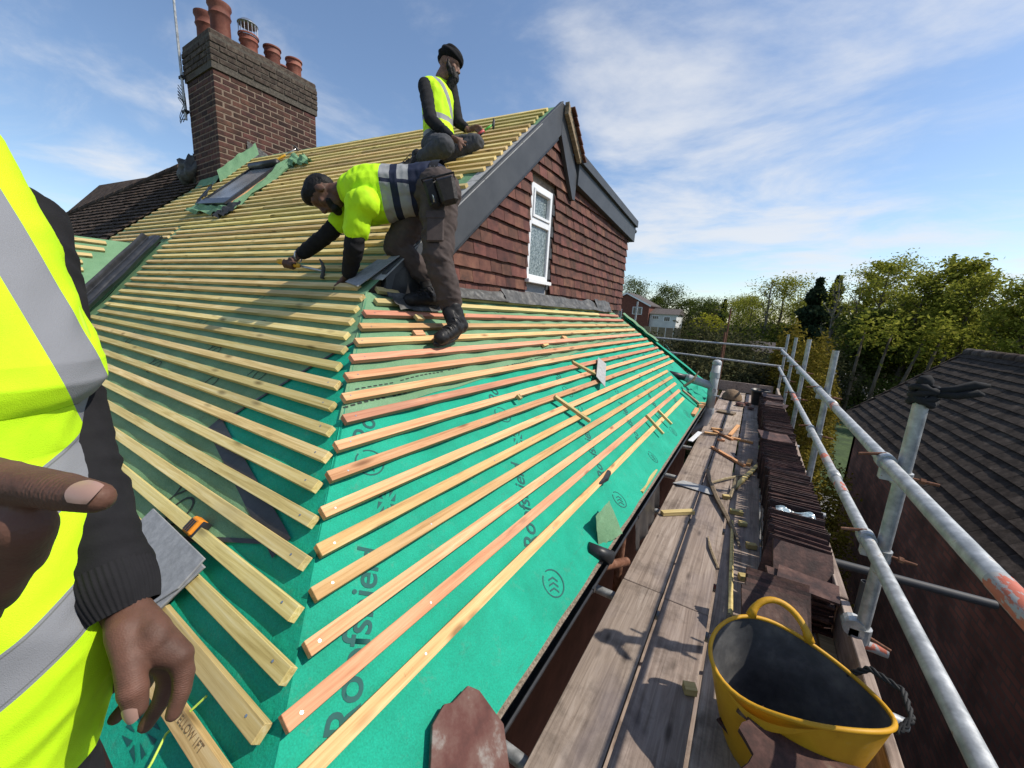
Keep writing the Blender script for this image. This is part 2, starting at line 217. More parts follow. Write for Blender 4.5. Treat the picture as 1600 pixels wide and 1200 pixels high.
# ------------------------------------------------------------------ helpers
class MB:
    """collects verts and faces; build() links them as one mesh object"""
    def __init__(s): s.v = []; s.f = []
    def add(s, vs, fs):
        k = len(s.v); s.v += [tuple(p) for p in vs]; s.f += [tuple(i + k for i in f) for f in fs]; return s
    def box8(s, p):   # 8 points: bottom loop 0-3, top loop 4-7
        return s.add(p, [(3, 2, 1, 0), (4, 5, 6, 7), (0, 1, 5, 4), (1, 2, 6, 5), (2, 3, 7, 6), (3, 0, 4, 7)])
    def box(s, o, a, b, c):   # origin corner and three edge vectors
        o, a, b, c = V(o), V(a), V(b), V(c)
        return s.box8([o, o + a, o + a + b, o + b, o + c, o + a + c, o + a + b + c, o + b + c])
    def bx(s, x0, x1, y0, y1, z0, z1): return s.box((x0, y0, z0), (x1 - x0, 0, 0), (0, y1 - y0, 0), (0, 0, z1 - z0))
    def tube(s, pts, rad, n=10, cap=True):
        pts = [V(p) for p in pts]; rad = rad if isinstance(rad, (list, tuple)) else [rad] * len(pts)
        k = len(s.v); ref = None
        for i, p in enumerate(pts):
            d = (pts[min(i + 1, len(pts) - 1)] - pts[max(i - 1, 0)]).normalized()
            if ref is None: ref = d.orthogonal().normalized()
            u = (ref - d * ref.dot(d)).normalized(); ref = u; vv = d.cross(u)
            for j in range(n):
                a = 2 * math.pi * j / n; s.v.append(tuple(p + (u * math.cos(a) + vv * math.sin(a)) * rad[i]))
        for i in range(len(pts) - 1):
            for j in range(n): s.f.append((k + i * n + j, k + i * n + (j + 1) % n, k + (i + 1) * n + (j + 1) % n, k + (i + 1) * n + j))
        if cap:
            s.f.append(tuple(k + j for j in range(n))[::-1]); s.f.append(tuple(k + (len(pts) - 1) * n + j for j in range(n)))
        return s
    def lathe(s, prof, o=(0, 0, 0), n=24, sx=1, sy=1, cap=False):
        k = len(s.v); o = V(o)
        for r, z in prof:
            for j in range(n): a = 2 * math.pi * j / n; s.v.append((o.x + math.cos(a) * r * sx, o.y + math.sin(a) * r * sy, o.z + z))
        for i in range(len(prof) - 1):
            for j in range(n): s.f.append((k + i * n + j, k + i * n + (j + 1) % n, k + (i + 1) * n + (j + 1) % n, k + (i + 1) * n + j))
        if cap:
            s.f.append(tuple(k + j for j in range(n))[::-1]); s.f.append(tuple(k + (len(prof) - 1) * n + j for j in range(n)))
        return s
    def prism(s, poly, off):   # polygon of 3d points extruded by off
        k = len(s.v); n = len(poly); off = V(off); s.v += [tuple(p) for p in poly] + [tuple(V(p) + off) for p in poly]
        s.f.append(tuple(k + i for i in range(n))[::-1]); s.f.append(tuple(k + n + i for i in range(n)))
        for i in range(n): s.f.append((k + i, k + (i + 1) % n, k + n + (i + 1) % n, k + n + i))
        return s
    def sheet(s, fn, nu, nv):
        k = len(s.v)
        for i in range(nu + 1):
            for j in range(nv + 1): s.v.append(tuple(fn(i / nu, j / nv)))
        for i in range(nu):
            for j in range(nv): a = k + i * (nv + 1) + j; s.f.append((a, a + nv + 1, a + nv + 2, a + 1))
        return s
    def mesh(s, name, m):
        me = bpy.data.meshes.new(name); me.from_pydata(s.v, [], s.f); me.materials.append(MATS[m] if isinstance(m, str) else m); return me
    def build(s, name, m, parent=None, smooth=False, bevel=0, fix=True):
        me = s.mesh(name, m)
        if fix or bevel:
            bm = bmesh.new(); bm.from_mesh(me)
            if fix: bmesh.ops.recalc_face_normals(bm, faces=bm.faces)
            if bevel: bmesh.ops.bevel(bm, geom=bm.edges[:], offset=bevel, segments=1, affect='EDGES', clamp_overlap=True)
            bm.to_mesh(me); bm.free()
        if smooth: me.polygons.foreach_set('use_smooth', [True] * len(me.polygons))
        return link(name, me, parent)
def link(name, me, parent=None):
    o = bpy.data.objects.new(name, me); COL.objects.link(o)
    if parent is not None: o.parent = parent; o.matrix_parent_inverse = parent_inv(parent)
    return o
def world_of(p):
    return p.matrix_basis.copy() if p.parent is None else world_of(p.parent) @ p.matrix_parent_inverse @ p.matrix_basis
def parent_inv(p): return world_of(p).inverted()
def tag(o, label=None, cat=None, group=None, kind=None):
    if label: o['label'] = label
    if cat: o['category'] = cat
    if group: o['group'] = group
    if kind: o['kind'] = kind
    return o
def empty(name, loc, label, cat, group=None):
    o = bpy.data.objects.new(name, None); COL.objects.link(o); o.location = loc; o.empty_display_size = .1
    return tag(o, label, cat, group)
def text_mesh(body, size, m, name, M, parent, shear=0.0, bold=0.0, squash=1.0):
    cu = bpy.data.curves.new(name, 'FONT'); cu.body = body; cu.size = size; cu.offset = bold; cu.space_character = 1.02; cu.align_y = 'BOTTOM_BASELINE'
    to = bpy.data.objects.new(name, cu); COL.objects.link(to); dg = bpy.context.evaluated_depsgraph_get()
    me = bpy.data.meshes.new_from_object(to.evaluated_get(dg)); bpy.data.objects.remove(to); bpy.data.curves.remove(cu)
    me.transform(M); me.materials.clear(); me.materials.append(MATS[m]); return link(name, me, parent)
def smooth_by_angle(o, ang=40):
    me = o.data; me.polygons.foreach_set('use_smooth', [True] * len(me.polygons)); me.set_sharp_from_angle(angle=math.radians(ang))
# ------------------------------------------------------------------ the house: roof slopes
def nz3(a, b, c=0.0, s=1.0): return noise.noise(V((a * s, b * s, c)))
def tw(x, y): return .025 * max(0, y - 1.2) * max(0, -x - 2)
N1 = V((0, -.6514, .7587)); N2 = V((.6407, 0, .7678))
def S1(x, y, h=0.0): return V((x, y, -.9695 + (y - .3254) * .8586 + tw(x, y))) + N1 * h
def S2(s, y, h=0.0): return V((-.6872 - .7678 * s, y, -1.0277 + .6407 * s)) + N2 * h
def hip_x(y): return -.757 - 1.029 * (y - .3254)
def hip_y(x): return .3254 + (-.757 - x) / 1.029
def valley_x(y): return -6.05 - (y - 1.07)
def lerp(a, b, t): return a + (b - a) * t
def pw(tab, t):
    if t <= tab[0][0]: return tab[0][1]
    for (a, va), (b, vb) in zip(tab, tab[1:]):
        if t <= b: return lerp(va, vb, (t - a) / (b - a))
    return tab[-1][1]
def sag1(x, y): return -.006 * (.5 + .5 * math.cos(2 * math.pi * x / .42)) + .004 * nz3(x, y, 3, 4) - .004
def sag2(s, y): return -.010 * (.5 + .5 * math.cos(2 * math.pi * y / .42)) + .006 * nz3(s, y, 8, 6) - .006
house = empty('house', (-2.5, 3.5, -5.5), 'house being reroofed, green membrane and battens, brick chimney, tile-hung gable', 'house')
# front slope, bright sheet below, dull sheet above it
def xl1(y): return valley_x(y) if y < 2.12 else -10.6
def xr1(y): return max(hip_x(y), -2.02)
def f1(u, v):
    y = lerp(.135, 1.60, u); x = lerp(-3.6, xr1(y), v)
    return S1(x, y, sag1(x, y))
front = MB().sheet(f1, 90, 40).build('roof_slope_front', 'membrane_bright', house, smooth=True)
DR = [(.33, -3.4), (.40, -1.75), (.56, -1.19), (.745, -2.1), (1.24, -1.70), (1.53, -2.0), (4, -2.0)]
def f1d(u, v):
    y = lerp(.30, 3.835, u); x = lerp(xl1(y), pw(DR, y), v); return S1(x, y, sag1(x, y) + .004)
dull = MB().sheet(f1d, 120, 70).build('old_membrane', 'membrane_dull', front, smooth=True)
def strip1(p, q, wd, m, name, h=.007):
    d = V((q[0] - p[0], q[1] - p[1], 0)); n_ = V((-d.y, d.x, 0)).normalized() * wd
    def f(u, v): x = p[0] + d.x * u + n_.x * (v - .5); y = p[1] + d.y * u + n_.y * (v - .5); return S1(x, y, sag1(x, y) + h)
    return MB().sheet(f, 24, 2).build(name, m, front)
strip1((-1.16, .555), (-2.13, .75), .055, 'plastic_black', 'tape_strip')
strip1((-2.1, .745), (-1.70, 1.235), .016, 'plastic_black', 'tape_strip')
strip1((-1.19, .562), (-1.80, .40), .012, 'plastic_black', 'tape_strip')
def dashes(rows, fn, name, par, m='print_black'):
    mb = MB()
    for (a, b, c0, c1, wd) in rows:
        n = int(abs(b - a) / .034)
        for i in range(n):
            if (i % 11) == 7: continue
            t0 = a + (b - a) * i / n; t1 = t0 + .021 * (1 if b > a else -1); c = lerp(c0, c1, i / n)
            mb.add([fn(t0, c - wd), fn(t1, c - wd), fn(t1, c + wd), fn(t0, c + wd)], [(0, 1, 2, 3)])
    o = mb.build(name, m, par); o['kind'] = 'stuff'; return o
fs1 = lambda x, y: S1(x, y, sag1(x, y) + .0065)
dashes([(-3.6, -1.95, .80, .80, .004), (-3.6, -2.2, .70, .70, .003), (-3.4, -1.75, .62, .62, .004), (-3.3, -1.62, .545, .545, .004), (-3.9, -1.9, 1.16, 1.16, .004), (-4.2, -2.0, 1.24, 1.24, .003)], fs1, 'printed_dashes', front)
def print2d(body, size, m, name, place, par, bold=0.0):
    cu = bpy.data.curves.new(name, 'FONT'); cu.body = body; cu.size = size; cu.offset = bold; cu.resolution_u = 4
    to = bpy.data.objects.new(name, cu); COL.objects.link(to); dg = bpy.context.evaluated_depsgraph_get()
    me = bpy.data.meshes.new_from_object(to.evaluated_get(dg)); bpy.data.objects.remove(to); bpy.data.curves.remove(cu)
    for v in me.vertices: v.co = place(v.co.x, v.co.y)
    me.materials.clear(); me.materials.append(MATS[m]); return link(name, me, par)
def plc(fn, o, ax, ay): return lambda a, b: fn(o[0] + ax[0] * a + ay[0] * b, o[1] + ax[1] * a + ay[1] * b)
# thin black glyphs printed on the old membrane
for i, (x, y, t, sz) in enumerate([(-1.95, .47, 'YO', .17), (-1.62, .425, 'o', .07), (-2.6, .86, 'O', .15), (-2.3, .97, 'YO', .13), (-3.0, 1.02, 'YO', .15), (-3.5, .86, 'YO', .15), (-2.75, 1.22, 'O', .12),
        (-3.6, 1.2, 'YO', .14), (-4.4, .98, 'YO', .15), (-4.2, 1.28, 'O', .13), (-3.2, 1.42, 'YO', .12), (-4.7, 1.42, 'YO', .14), (-2.5, 1.4, 'O', .1), (-5.4, 1.3, 'YO', .14), (-4.1, 1.62, 'YO', .12), (-5.6, 1.62, 'O', .12), (-3.0, 1.66, 'O', .11)]):
    print2d(t, sz, 'print_black', 'printed_glyphs', plc(fs1, (x, y), (.93, -.16), (.25, .8)), front, -.0035)
# battens
MBAT = {}
def batten1(x0, x1, y, m='timber_yellow', wd=.041, th=.025, par=None, jit=.003):
    d0, d1 = random.uniform(-jit, jit), random.uniform(-jit, jit)
    e = [S1(x0, y + d0), S1(x1, y + d1)]; up = V((0, .7587, .6514)) * wd; nn = N1 * (th + random.uniform(-.001, .001))
    a, b = e; a = a + N1 * .001; b = b + N1 * .001
    mb = MB().box8([a, b, b + up, a + up, a + nn, b + nn, b + up + nn, a + up + nn])
    return mb.build('batten', m, par if par is not None else front, fix=True, bevel=.0012)
R1 = [-.76, -.798, -.827, -.924, -1.014, -1.096, -1.191, -1.253, -1.34, -1.439, -1.518, -1.619, -1.69, -1.77, -1.84, -1.90, -1.95]
def tile_edge(y): return lerp(-9.88, -8.79, (y - 2.15) / 1.13)
for k in range(-1, 46):
    y = .3254 + .0759 * k - .012
    xr = R1[k + 1] if k + 1 < len(R1) else -2.075 + random.uniform(-.02, .012)
    if k in (16, 17): xr = -2.09
    if k in (30, 31): xr = -2.26
    if y < 2.06:
        xl = valley_x(y) + .30 + random.uniform(-.05, .03)
        batten1(xl, xr, y)
        if y > 1.86: batten1(-9.95 + (y - 1.86) * .8, valley_x(y) - .28, y)
    else:
        xl = tile_edge(y) + .06 if y < 3.26 else -8.1
        sky = 2.60 < y < 3.42; chim = y > 3.26
        if sky:
            batten1(xl if not chim else -8.08, -7.18 if y < 3.36 else -6.9, y); batten1(-6.02 + .1 * math.sin(k * 2.1), xr, y)
        elif y < 2.32: batten1(xl, valley_x(y) - .1 + .25, y); batten1(valley_x(y) + .28, xr, y)
        else:
            j = random.uniform(-5.5, -3.2); batten1(xl if not chim else -8.05, j - .004, y); batten1(j, xr, y)
# nails and print on battens of the front slope
print2d('YELLOW 1FT', .024, 'print_stamp', 'printed_stamp', lambda a, b: S1(-1.05 + a, .2535 + b * .76, .0268), front)
# side slope
def s_top(): return 1.70
def y_far(s): x = -.6872 - .7678 * s; return 6.45 + (x + 2) * .78
def f2(u, v):
    s = lerp(-.262, 1.70, u); x = -.6872 - .7678 * s; y0 = hip_y(x); y1 = y_far(s) + .05 * nz3(s, 1, 2, 6); y = lerp(y0, y1, v)
    h = sag2(s, y); e = max(0, (v - .965) / .035); h -= e * e * .10
    return S2(s, y, h)
side = MB().sheet(f2, 60, 150).build('roof_slope_side', 'membrane_bright', house, smooth=True)
def f2d(u, v):
    s0 = lerp(.88, 1.20, v); s = lerp(s0, 1.70, u); x = -.6872 - .7678 * s; y = lerp(hip_y(x) - .01, y_far(s) - .02, v); h = sag2(s, y) + .0035
    e = max(0, (v - .965) / .035); return S2(s, y, h - e * e * .10)
MB().sheet(f2d, 30, 120).build('old_membrane', 'membrane_dull', side, smooth=True)
fs2 = lambda y, s: S2(s, y, sag2(s, y) + .0015); fs2h = lambda y, s: S2(s, y, sag2(s, y) + .006)
dashes([(.95, 6.4, .93, 1.23, .004), (1.05, 6.4, 1.01, 1.30, .003)], fs2h, 'printed_dashes', side)
AX = (.64, .77); AY = (-.77, .64)
def logo(y, s, r=.058):
    mb = MB(); n = 28
    ring = lambda rr: [(rr * math.cos(2 * math.pi * i / n), rr * math.sin(2 * math.pi * i / n)) for i in range(n)]
    P = plc(fs2, (y, s), AX, AY)
    o_, i_ = ring(r), ring(r * .90)
    mb.add([P(*p) for p in o_] + [P(*p) for p in i_], [(i, (i + 1) % n, n + (i + 1) % n, n + i) for i in range(n) if i not in (3, 4)])
    for q in (-.42, -.05, .32):   # three chevrons
        a = r * .13; hgt = r * .42
        for sgn in (-1, 1):
            mb.add([P(q * r, 0), P(q * r + a, 0), P(q * r + a - hgt * .55, sgn * hgt), P(q * r - hgt * .55, sgn * hgt)], [(0, 1, 2, 3)])
    return mb.build('printed_logo', 'print_dark', side)
def flag(y, s, fn=fs2, w_=.10, h_=.062, par=None, ax=AX, ay=AY):
    mb = MB(); P = plc(fn, (y, s), ax, ay)
    def q(a): mb.add([P(*p) for p in a], [tuple(range(len(a)))])
    c = .007; d = .010
    for sx in (0, 1):
        for sy in (0, 1):
            fx = lambda a: w_ - a if sx else a
            fy = lambda b: h_ - b if sy else b
            q([(fx(d), fy(0)), (fx(w_ / 2 - c), fy(0)), (fx(w_ / 2 - c), fy(h_ / 2 - c - .008))])
            q([(fx(0), fy(d)), (fx(0), fy(h_ / 2 - c)), (fx(w_ / 2 - c - .012), fy(h_ / 2 - c))])
    return mb.build('printed_flag', 'print_dark', par or side)
for i in range(8):
    y = .47 * 1.06 + .935 * i
    print2d('Roofshield', .112, 'print_dark', 'printed_lettering', plc(fs2, (y - .03, -.02), AX, AY), side, .0012)
    flag(y + .385, .43); logo(y - .075, -.155)
    y2 = .97 + .935 * i
    logo(y2 - .05, .66)
    print2d('Roo', .112, 'print_dark', 'printed_lettering', plc(fs2, (y2 + .0, .735), AX, AY), side, .0012)
print2d('A 02/26', .017, 'print_dark', 'printed_stamp', plc(fs2, (.76, .66), (1, .15), (-.15, 1)), side)
# pale scuff marks of the roll and the glyphs on the old part
for i in range(9): print2d('YO', .10, 'print_black', 'printed_glyphs', plc(fs2h, (1.6 + i * .55, 1.32 + (i % 3) * .11 - (.05 if i < 2 else 0)), (.9, .3), (-.3, .9)), side, -.003)
L2 = [.25, .348, .449, .519, .585, .65, .729, .812, .904, .956, 1.029, 1.114, 1.199, 1.286, 1.372, 1.451, 1.53]
def batten2(s, y0, y1, m='timber_orange', wd=.041, th=.025):
    d0, d1 = random.uniform(-.003, .003), random.uniform(-.003, .003)
    a = S2(s - .012 + d0, y0, .001); b = S2(s - .012 + d1, y1, .001); up = V((-.7678, 0, .6407)) * wd; nn = N2 * th
    return MB().box8([a, b, b + up, a + up, a + nn, b + nn, b + up + nn, a + up + nn]).build('batten', m, side, bevel=.0012)
for k in range(17):
    s = k * .106
    if k < 5: y1 = 5.42 + .13 * k + random.uniform(-.03, .03)
    else: y1 = y_far(s) - .34 + random.uniform(-.04, .04)
    if k >= 15:
        batten2(s, L2[k] + .06, 1.75, 'timber_yellow_y'); batten2(s, 2.0, 5.3, 'timber_yellow_y'); batten2(s, 5.31, y1, 'timber_orange')
    else: batten2(s, L2[k], y1)
print2d('/IIIII', .022, 'print_stamp', 'printed_stamp', lambda a, b: S2(.004 + b * .7, .62 + a, .0268), side, -.001)
# nail heads on the side battens, each its own small disc
nailm = MB().lathe([(.0036, 0), (.0036, .0010)], n=8, cap=True).mesh('nail_head', 'steel')
for k in range(15):
    for y in np.arange(L2[k] + .05, 3.6, .42):
        if random.random() < .35 and y > L2[k] + .1: continue
        o = link('nail_head', nailm, side); o.location = S2(k * .106 + .008 + random.uniform(-.006, .006), y + random.uniform(-.02, .02), .026); o.rotation_euler = N2.to_track_quat('Z', 'Y').to_euler()
for k in range(0, 10):
    o = link('nail_head', nailm, front); o.location = S1(R1[k + 1] - .06, .3254 + .0759 * k + .004, .026); o.rotation_euler = N1.to_track_quat('Z', 'Y').to_euler()
# folded membrane edge along the far hip
def fold(u, v):
    s = lerp(-.1, 1.55, u); a = v * math.pi * 1.3; r = .055 + .012 * nz3(u * 5, 1, 5); y = y_far(s) - .05 + r * math.sin(a) * 1.4; return S2(s, y, r * (1 - math.cos(a)) * .6 - .02 + .010 * nz3(u * 6, v * 2, 2))
MB().sheet(fold, 40, 8).build('membrane_fold', 'membrane_bright', side, smooth=True)
def fold2(u, v):
    s = lerp(.95, 1.62, u); a = v * math.pi * 1.3; r = .06 + .015 * nz3(u * 5, 4, 5); y = y_far(s) - .04 + r * math.sin(a) * 1.5; return S2(s, y, r * (1 - math.cos(a)) * .7 - .01 + .012 * nz3(u * 6, v * 2, 7))
MB().sheet(fold2, 24, 8).build('membrane_fold', 'membrane_dull', side, smooth=True)
def drape(u, v):   # loose end by the soil pipe
    return S2(-.22 + .25 * u, 5.9 + .75 * v, .03 + .05 * math.sin(u * 3 + v * 4) * v + .03 * nz3(u * 4, v * 4, 1))
MB().sheet(drape, 14, 22).build('membrane_loose_end', 'membrane_bright', side, smooth=True)
# eaves: felt support tray with grit, soffit, fascia, gutter
def tray(u, v):
    y = lerp(.2, 7.4, u); return V((-.535 + .05 * v, y, -1.212 - .015 * v + .004 * nz3(y * 20, v * 9)))
MB().sheet(tray, 160, 3).build('eaves_tray', 'gravel', house)
MB().bx(-.585, -.56, .2, 7.4, -1.42, -1.222).build('fascia_board', 'plastic_black', house)
MB().bx(-.75, -.587, .2, 7.4, -1.43, -1.415).build('soffit', 'fascia_grey', house)
def gut(u, v):
    y = lerp(.15, 7.5, u); a = math.pi * (1 + v); return V((-.505 + .047 * math.cos(a), y, -1.232 + .056 * math.sin(a)))
g = MB().sheet(gut, 20, 10).build('gutter', 'plastic_black', house, smooth=True)
MB().tube([(-.458, .15, -1.232), (-.458, 7.5, -1.232)], .0065, 6).build('gutter_lip', 'plastic_black', g)
for y in (.75, 1.55, 2.35, 3.15, 3.95, 4.75, 5.55, 6.3):
    mb = MB(); mb.sheet(lambda u, v: V((-.505 + .0515 * math.cos(math.pi * (1 + v)), y + .012 * (2 * u - 1), -1.232 + .061 * math.sin(math.pi * (1 + v)))), 1, 10); mb.bx(-.461, -.450, y - .012, y + .012, -1.244, -1.223)
    mb.build('gutter_bracket', 'plastic_black', g)
# walls below the eaves
MB().bx(-7.0, -.75, .36, .5, -5.5, -1.2).build('wall_front', 'house_brick', house)
MB().bx(-.9, -.75, .51, 7.2, -5.5, -1.2).build('wall_side', 'house_brick', house)
# back slope and core so that nothing shows through
MB().add([S1(-2.03, 3.87, -.03), S1(-10.5, 3.87, -.03), (-10.5, 6.6, .2), (-2.03, 6.6, .2)], [(0, 1, 2, 3)]).build('roof_slope_back', 'tile_dark', house)
# ------------------------------------------------------------------ gable wall
XW = -2.07
AP = (3.87, 2.06)
zr = lambda y: -.9695 + (y - .3254) * .8586
wallpoly = [(1.55, -.05), (6.74, -.05), (6.74, 1.52), (4.3, 1.5), (3.9, 2.0), (3.87, 2.03), (1.62, zr(1.62) - .03)]
gable = MB().prism([(XW, y, z) for y, z in wallpoly], (-.12, 0, 0)).build('gable_wall', 'mortar', house)
def clip(poly, a, b, c):   # keep a*y+b*z<=c
    out = []
    for i in range(len(poly)):
        p, q = poly[i], poly[(i + 1) % len(poly)]; dp = a * p[0] + b * p[1] - c; dq = a * q[0] + b * q[1] - c
        if dp <= 0: out.append(p)
        if dp * dq < 0: t = dp / (dp - dq); out.append((p[0] + t * (q[0] - p[0]), p[1] + t * (q[1] - p[1])))
    return out
cnt = 0; GA = .112
for j in range(18):
    z0 = .10 + j * GA
    for i in range(-1, 34):
        y0 = 1.5 + i * .166 + (.083 if j % 2 else 0) + random.uniform(-.002, .002)
        dz = random.uniform(-.004, .004); cv = random.uniform(0, .006)
        poly = [(y0, z0 + dz), (y0 + .083, z0 + dz - cv * .3), (y0 + .163, z0 + dz + random.uniform(-.003, .003)), (y0 + .163, z0 + GA + .022), (y0, z0 + GA + .022)]
        poly = clip(poly, -.8586, 1, zr(0) - .06)            # left rake
        if len(poly) > 2: poly = clip(poly, .0, 1, 1.50) if y0 > 4.2 else clip(poly, 1.25, 1, 1.25 * 3.93 + 2.0 - .05)
        if len(poly) > 2: poly = clip(poly, 1, 0, 6.735)
        if len(poly) > 2 and z0 < 1.26 and z0 + GA > .2:
            yc = sum(p[0] for p in poly) / len(poly)
            if yc < 3.69: poly = clip(poly, 1, 0, 3.452)
            else: poly = clip(poly, -1, 0, -3.975)
        if len(poly) < 3: continue
        ar = abs(sum(poly[a][0] * poly[(a + 1) % len(poly)][1] - poly[(a + 1) % len(poly)][0] * poly[a][1] for a in range(len(poly)))) / 2
        if ar < .002: continue
        t0 = random.uniform(0, .004)
        fx = lambda z: XW + .010 + .026 * (1 - (z - z0) / (GA + .022)) + t0
        n = len(poly); mb = MB(); mb.add([(fx(z) + .012, y, z) for y, z in poly] + [(fx(z), y, z) for y, z in poly], [tuple(range(n)), tuple(range(2 * n - 1, n - 1, -1))] + [(a, (a + 1) % n, n + (a + 1) % n, n + a) for a in range(n)])
        mb.build('wall_tile', 'wall_tile', gable); cnt += 1
print('wall tiles', cnt)
# window
win = MB().bx(XW - .10, XW - .05, 3.45, 3.98, .22, 1.30).build('window', 'dark_grey', house)
WX = XW + .035
def fr(y0, y1, z0, z1, x0=WX - .06, x1=WX): return MB().bx(x0, x1, y0, y1, z0, z1)
f_ = MB()
for a in ((3.455, 3.495, .33, 1.24), (3.865, 3.905, .33, 1.24), (3.4951, 3.8649, .33, .375), (3.4951, 3.8649, 1.195, 1.24), (3.4951, 3.8649, .86, .925)): f_.bx(WX - .07, WX, *a)
f_.build('window_frame', 'upvc_white', win, bevel=.003)
f_ = MB()
for a in ((3.497, 3.522, .927, 1.193), (3.838, 3.863, .927, 1.193), (3.5221, 3.8379, .927, .955), (3.5221, 3.8379, 1.168, 1.193)): f_.bx(WX - .05, WX + .012, *a)
f_.build('opening_light_frame', 'upvc_white', win, bevel=.003)
mat('frosted_glass', [(.30, (.035, .05, .052)), (.46, (.12, .155, .155)), (.60, (.26, .30, .30)), (.75, (.42, .46, .46))], scale=60, rough=.14, bump=.004, bscale=70, spec=.6, detail=3)
MB().bx(WX - .032, WX - .022, 3.5, 3.86, .37, .86).build('window_pane', 'frosted_glass', win)
MB().bx(WX - .04, WX - .028, 3.52, 3.84, .95, 1.17).build('window_pane', 'frosted_glass', win)
MB().bx(XW - .02, WX + .045, 3.43, 3.93, .29, .328).build('window_sill', 'upvc_white', win, bevel=.004)
MB().bx(XW, XW + .012, 3.46, 3.92, .16, .289).build('apron_panel', 'slate_grey', win)
mb = MB()
for i in range(9): mb.bx(XW + .002, XW + .02 + .012 * (i % 2), 3.908, 3.972 + .01 * (i % 2), .25 + i * .112, .25 + (i + 1) * .112 - .004)
mb.build('soaker_strip', 'dark_grey', win)
# barge boards, undercloak, dormer fascia
def rake(y0, y1, top, bot, x0, x1, name, m):
    P = [(y0, zr(y0) + top), (y1, zr(y1) + top), (y1, zr(y1) + bot), (y0, zr(y0) + bot)]
    return MB().prism([(x0, y, z) for y, z in P], (x1 - x0, 0, 0)).build(name, m, house, bevel=.002)
rake(1.66, 3.90, .012, -.30, -2.028, -1.985, 'barge_board', 'fascia_grey')
rake(1.66, 3.86, -.30, -.33, -2.06, -1.99, 'barge_soffit_trim', 'plastic_black')
for a, b in ((1.62, 2.10), (2.12, 2.62), (2.625, 3.15), (3.155, 3.48)):
    P = [S1(-2.15, a, .0), S1(-1.975, a, .0), S1(-1.975, b, .0), S1(-2.15, b, .0)]
    MB().prism([p - N1 * .001 for p in P], N1 * -.005).build('undercloak_slip', 'cement_board', house)
rb = [(3.905, 2.09), (3.95, 2.09), (4.36, 1.55), (4.36, 1.28), (4.29, 1.28), (3.905, 1.80)]
MB().prism([(-2.03, y, z) for y, z in rb], (.045, 0, 0)).build('barge_board', 'fascia_grey', house, bevel=.002)
MB().prism([(-1.98, y, z) for y, z in [(3.93, 2.11), (4.02, 2.02), (4.37, 1.72), (4.33, 1.66), (4.02, 1.93), (3.93, 2.0)]], (.045, 0, 0)).build('fly_rafter', 'timber_grey_obj', house)
for i in range(6):
    y = 3.99 + i * .066; z = 2.075 - i * .066
    MB().box((-2.03, y, z), (.13, 0, 0), (0, .085, -.058), (0, .008, .012)).build('verge_tile', 'wall_tile', house)
fz = lambda y: 1.78 - (y - 4.34) * .078
for (t, b, x1, nm) in ((0, -.10, -1.93, 'dormer_roof_edge'), (-.102, -.33, -1.965, 'dormer_fascia')):
    MB().prism([(-2.06, y, z) for y, z in [(4.37, fz(4.37) + t), (6.86, fz(6.86) + t), (6.86, fz(6.86) + b), (4.37, fz(4.37) + b)]], (x1 + 2.06, 0, 0)).build(nm, 'fascia_grey', house, bevel=.003)
MB().prism([(-2.07, y, z) for y, z in [(4.36, fz(4.37)), (6.86, fz(6.86)), (6.86, fz(6.86) - .3), (4.36, fz(4.37) - .3)]], (-4.5, 0, 0)).build('dormer_roof', 'plastic_black', house)
MB().bx(-6.5, -2.25, 6.62, 6.74, -.1, 1.4).build('dormer_wall', 'tile_dark', house)
MB().tube([(-2.0, 6.87, 1.44), (-2.0, 6.95, 1.44)], .035, 8).build('gutter_outlet', 'plastic_black', house)
MB().lathe([(.06, 0), (.062, .17), (.052, .175)], (-2.35, 4.75, 1.72), 12, cap=True).build('vent_stub', 'fascia_grey', house)
# lead flashing, wavy, along the foot of the wall
def lead(y0, y1, z0, z1, seed):
    def f(u, v):
        y = lerp(y0, y1, u); wv = nz3(y * 5, seed, v * 2); return V((XW + .05 + .085 * (1 - v) + .035 * wv * (1 - v) + .012 * nz3(y * 17, v * 3, seed), y, lerp(z0, z1, v) + .035 * nz3(y * 3.2, seed + 9, 0) * (.3 + .7 * v)))
    return MB().sheet(f, 60, 6).build('lead_flashing', 'lead', house, smooth=True)
lead(2.05, 3.05, .075, .155, 1); lead(2.98, 5.45, .07, .19, 2); lead(5.38, 6.0, .06, .22, 3)
MB().sheet(lambda u, v: S2(1.50 + .16 * v, lerp(1.62, 2.05, u), .045 + .03 * nz3(u * 4, v * 4, 3)), 12, 6).build('lead_flashing', 'lead', house, smooth=True)
MB().prism([S1(-2.22, 1.56, .03), S1(-2.06, 1.53, .03), S1(-1.97, 1.90, .012), S1(-2.12, 1.90, .012)], N1 * .006).build('undercloak_slip', 'slate_grey', house)
MB().prism([V((-2.02, 1.62, .02)), V((-1.98, 2.1, .09)), V((-1.99, 2.1, .42)), V((-2.02, 1.66, .14))], (.03, 0, 0)).build('barge_end_panel', 'plastic_black', house)
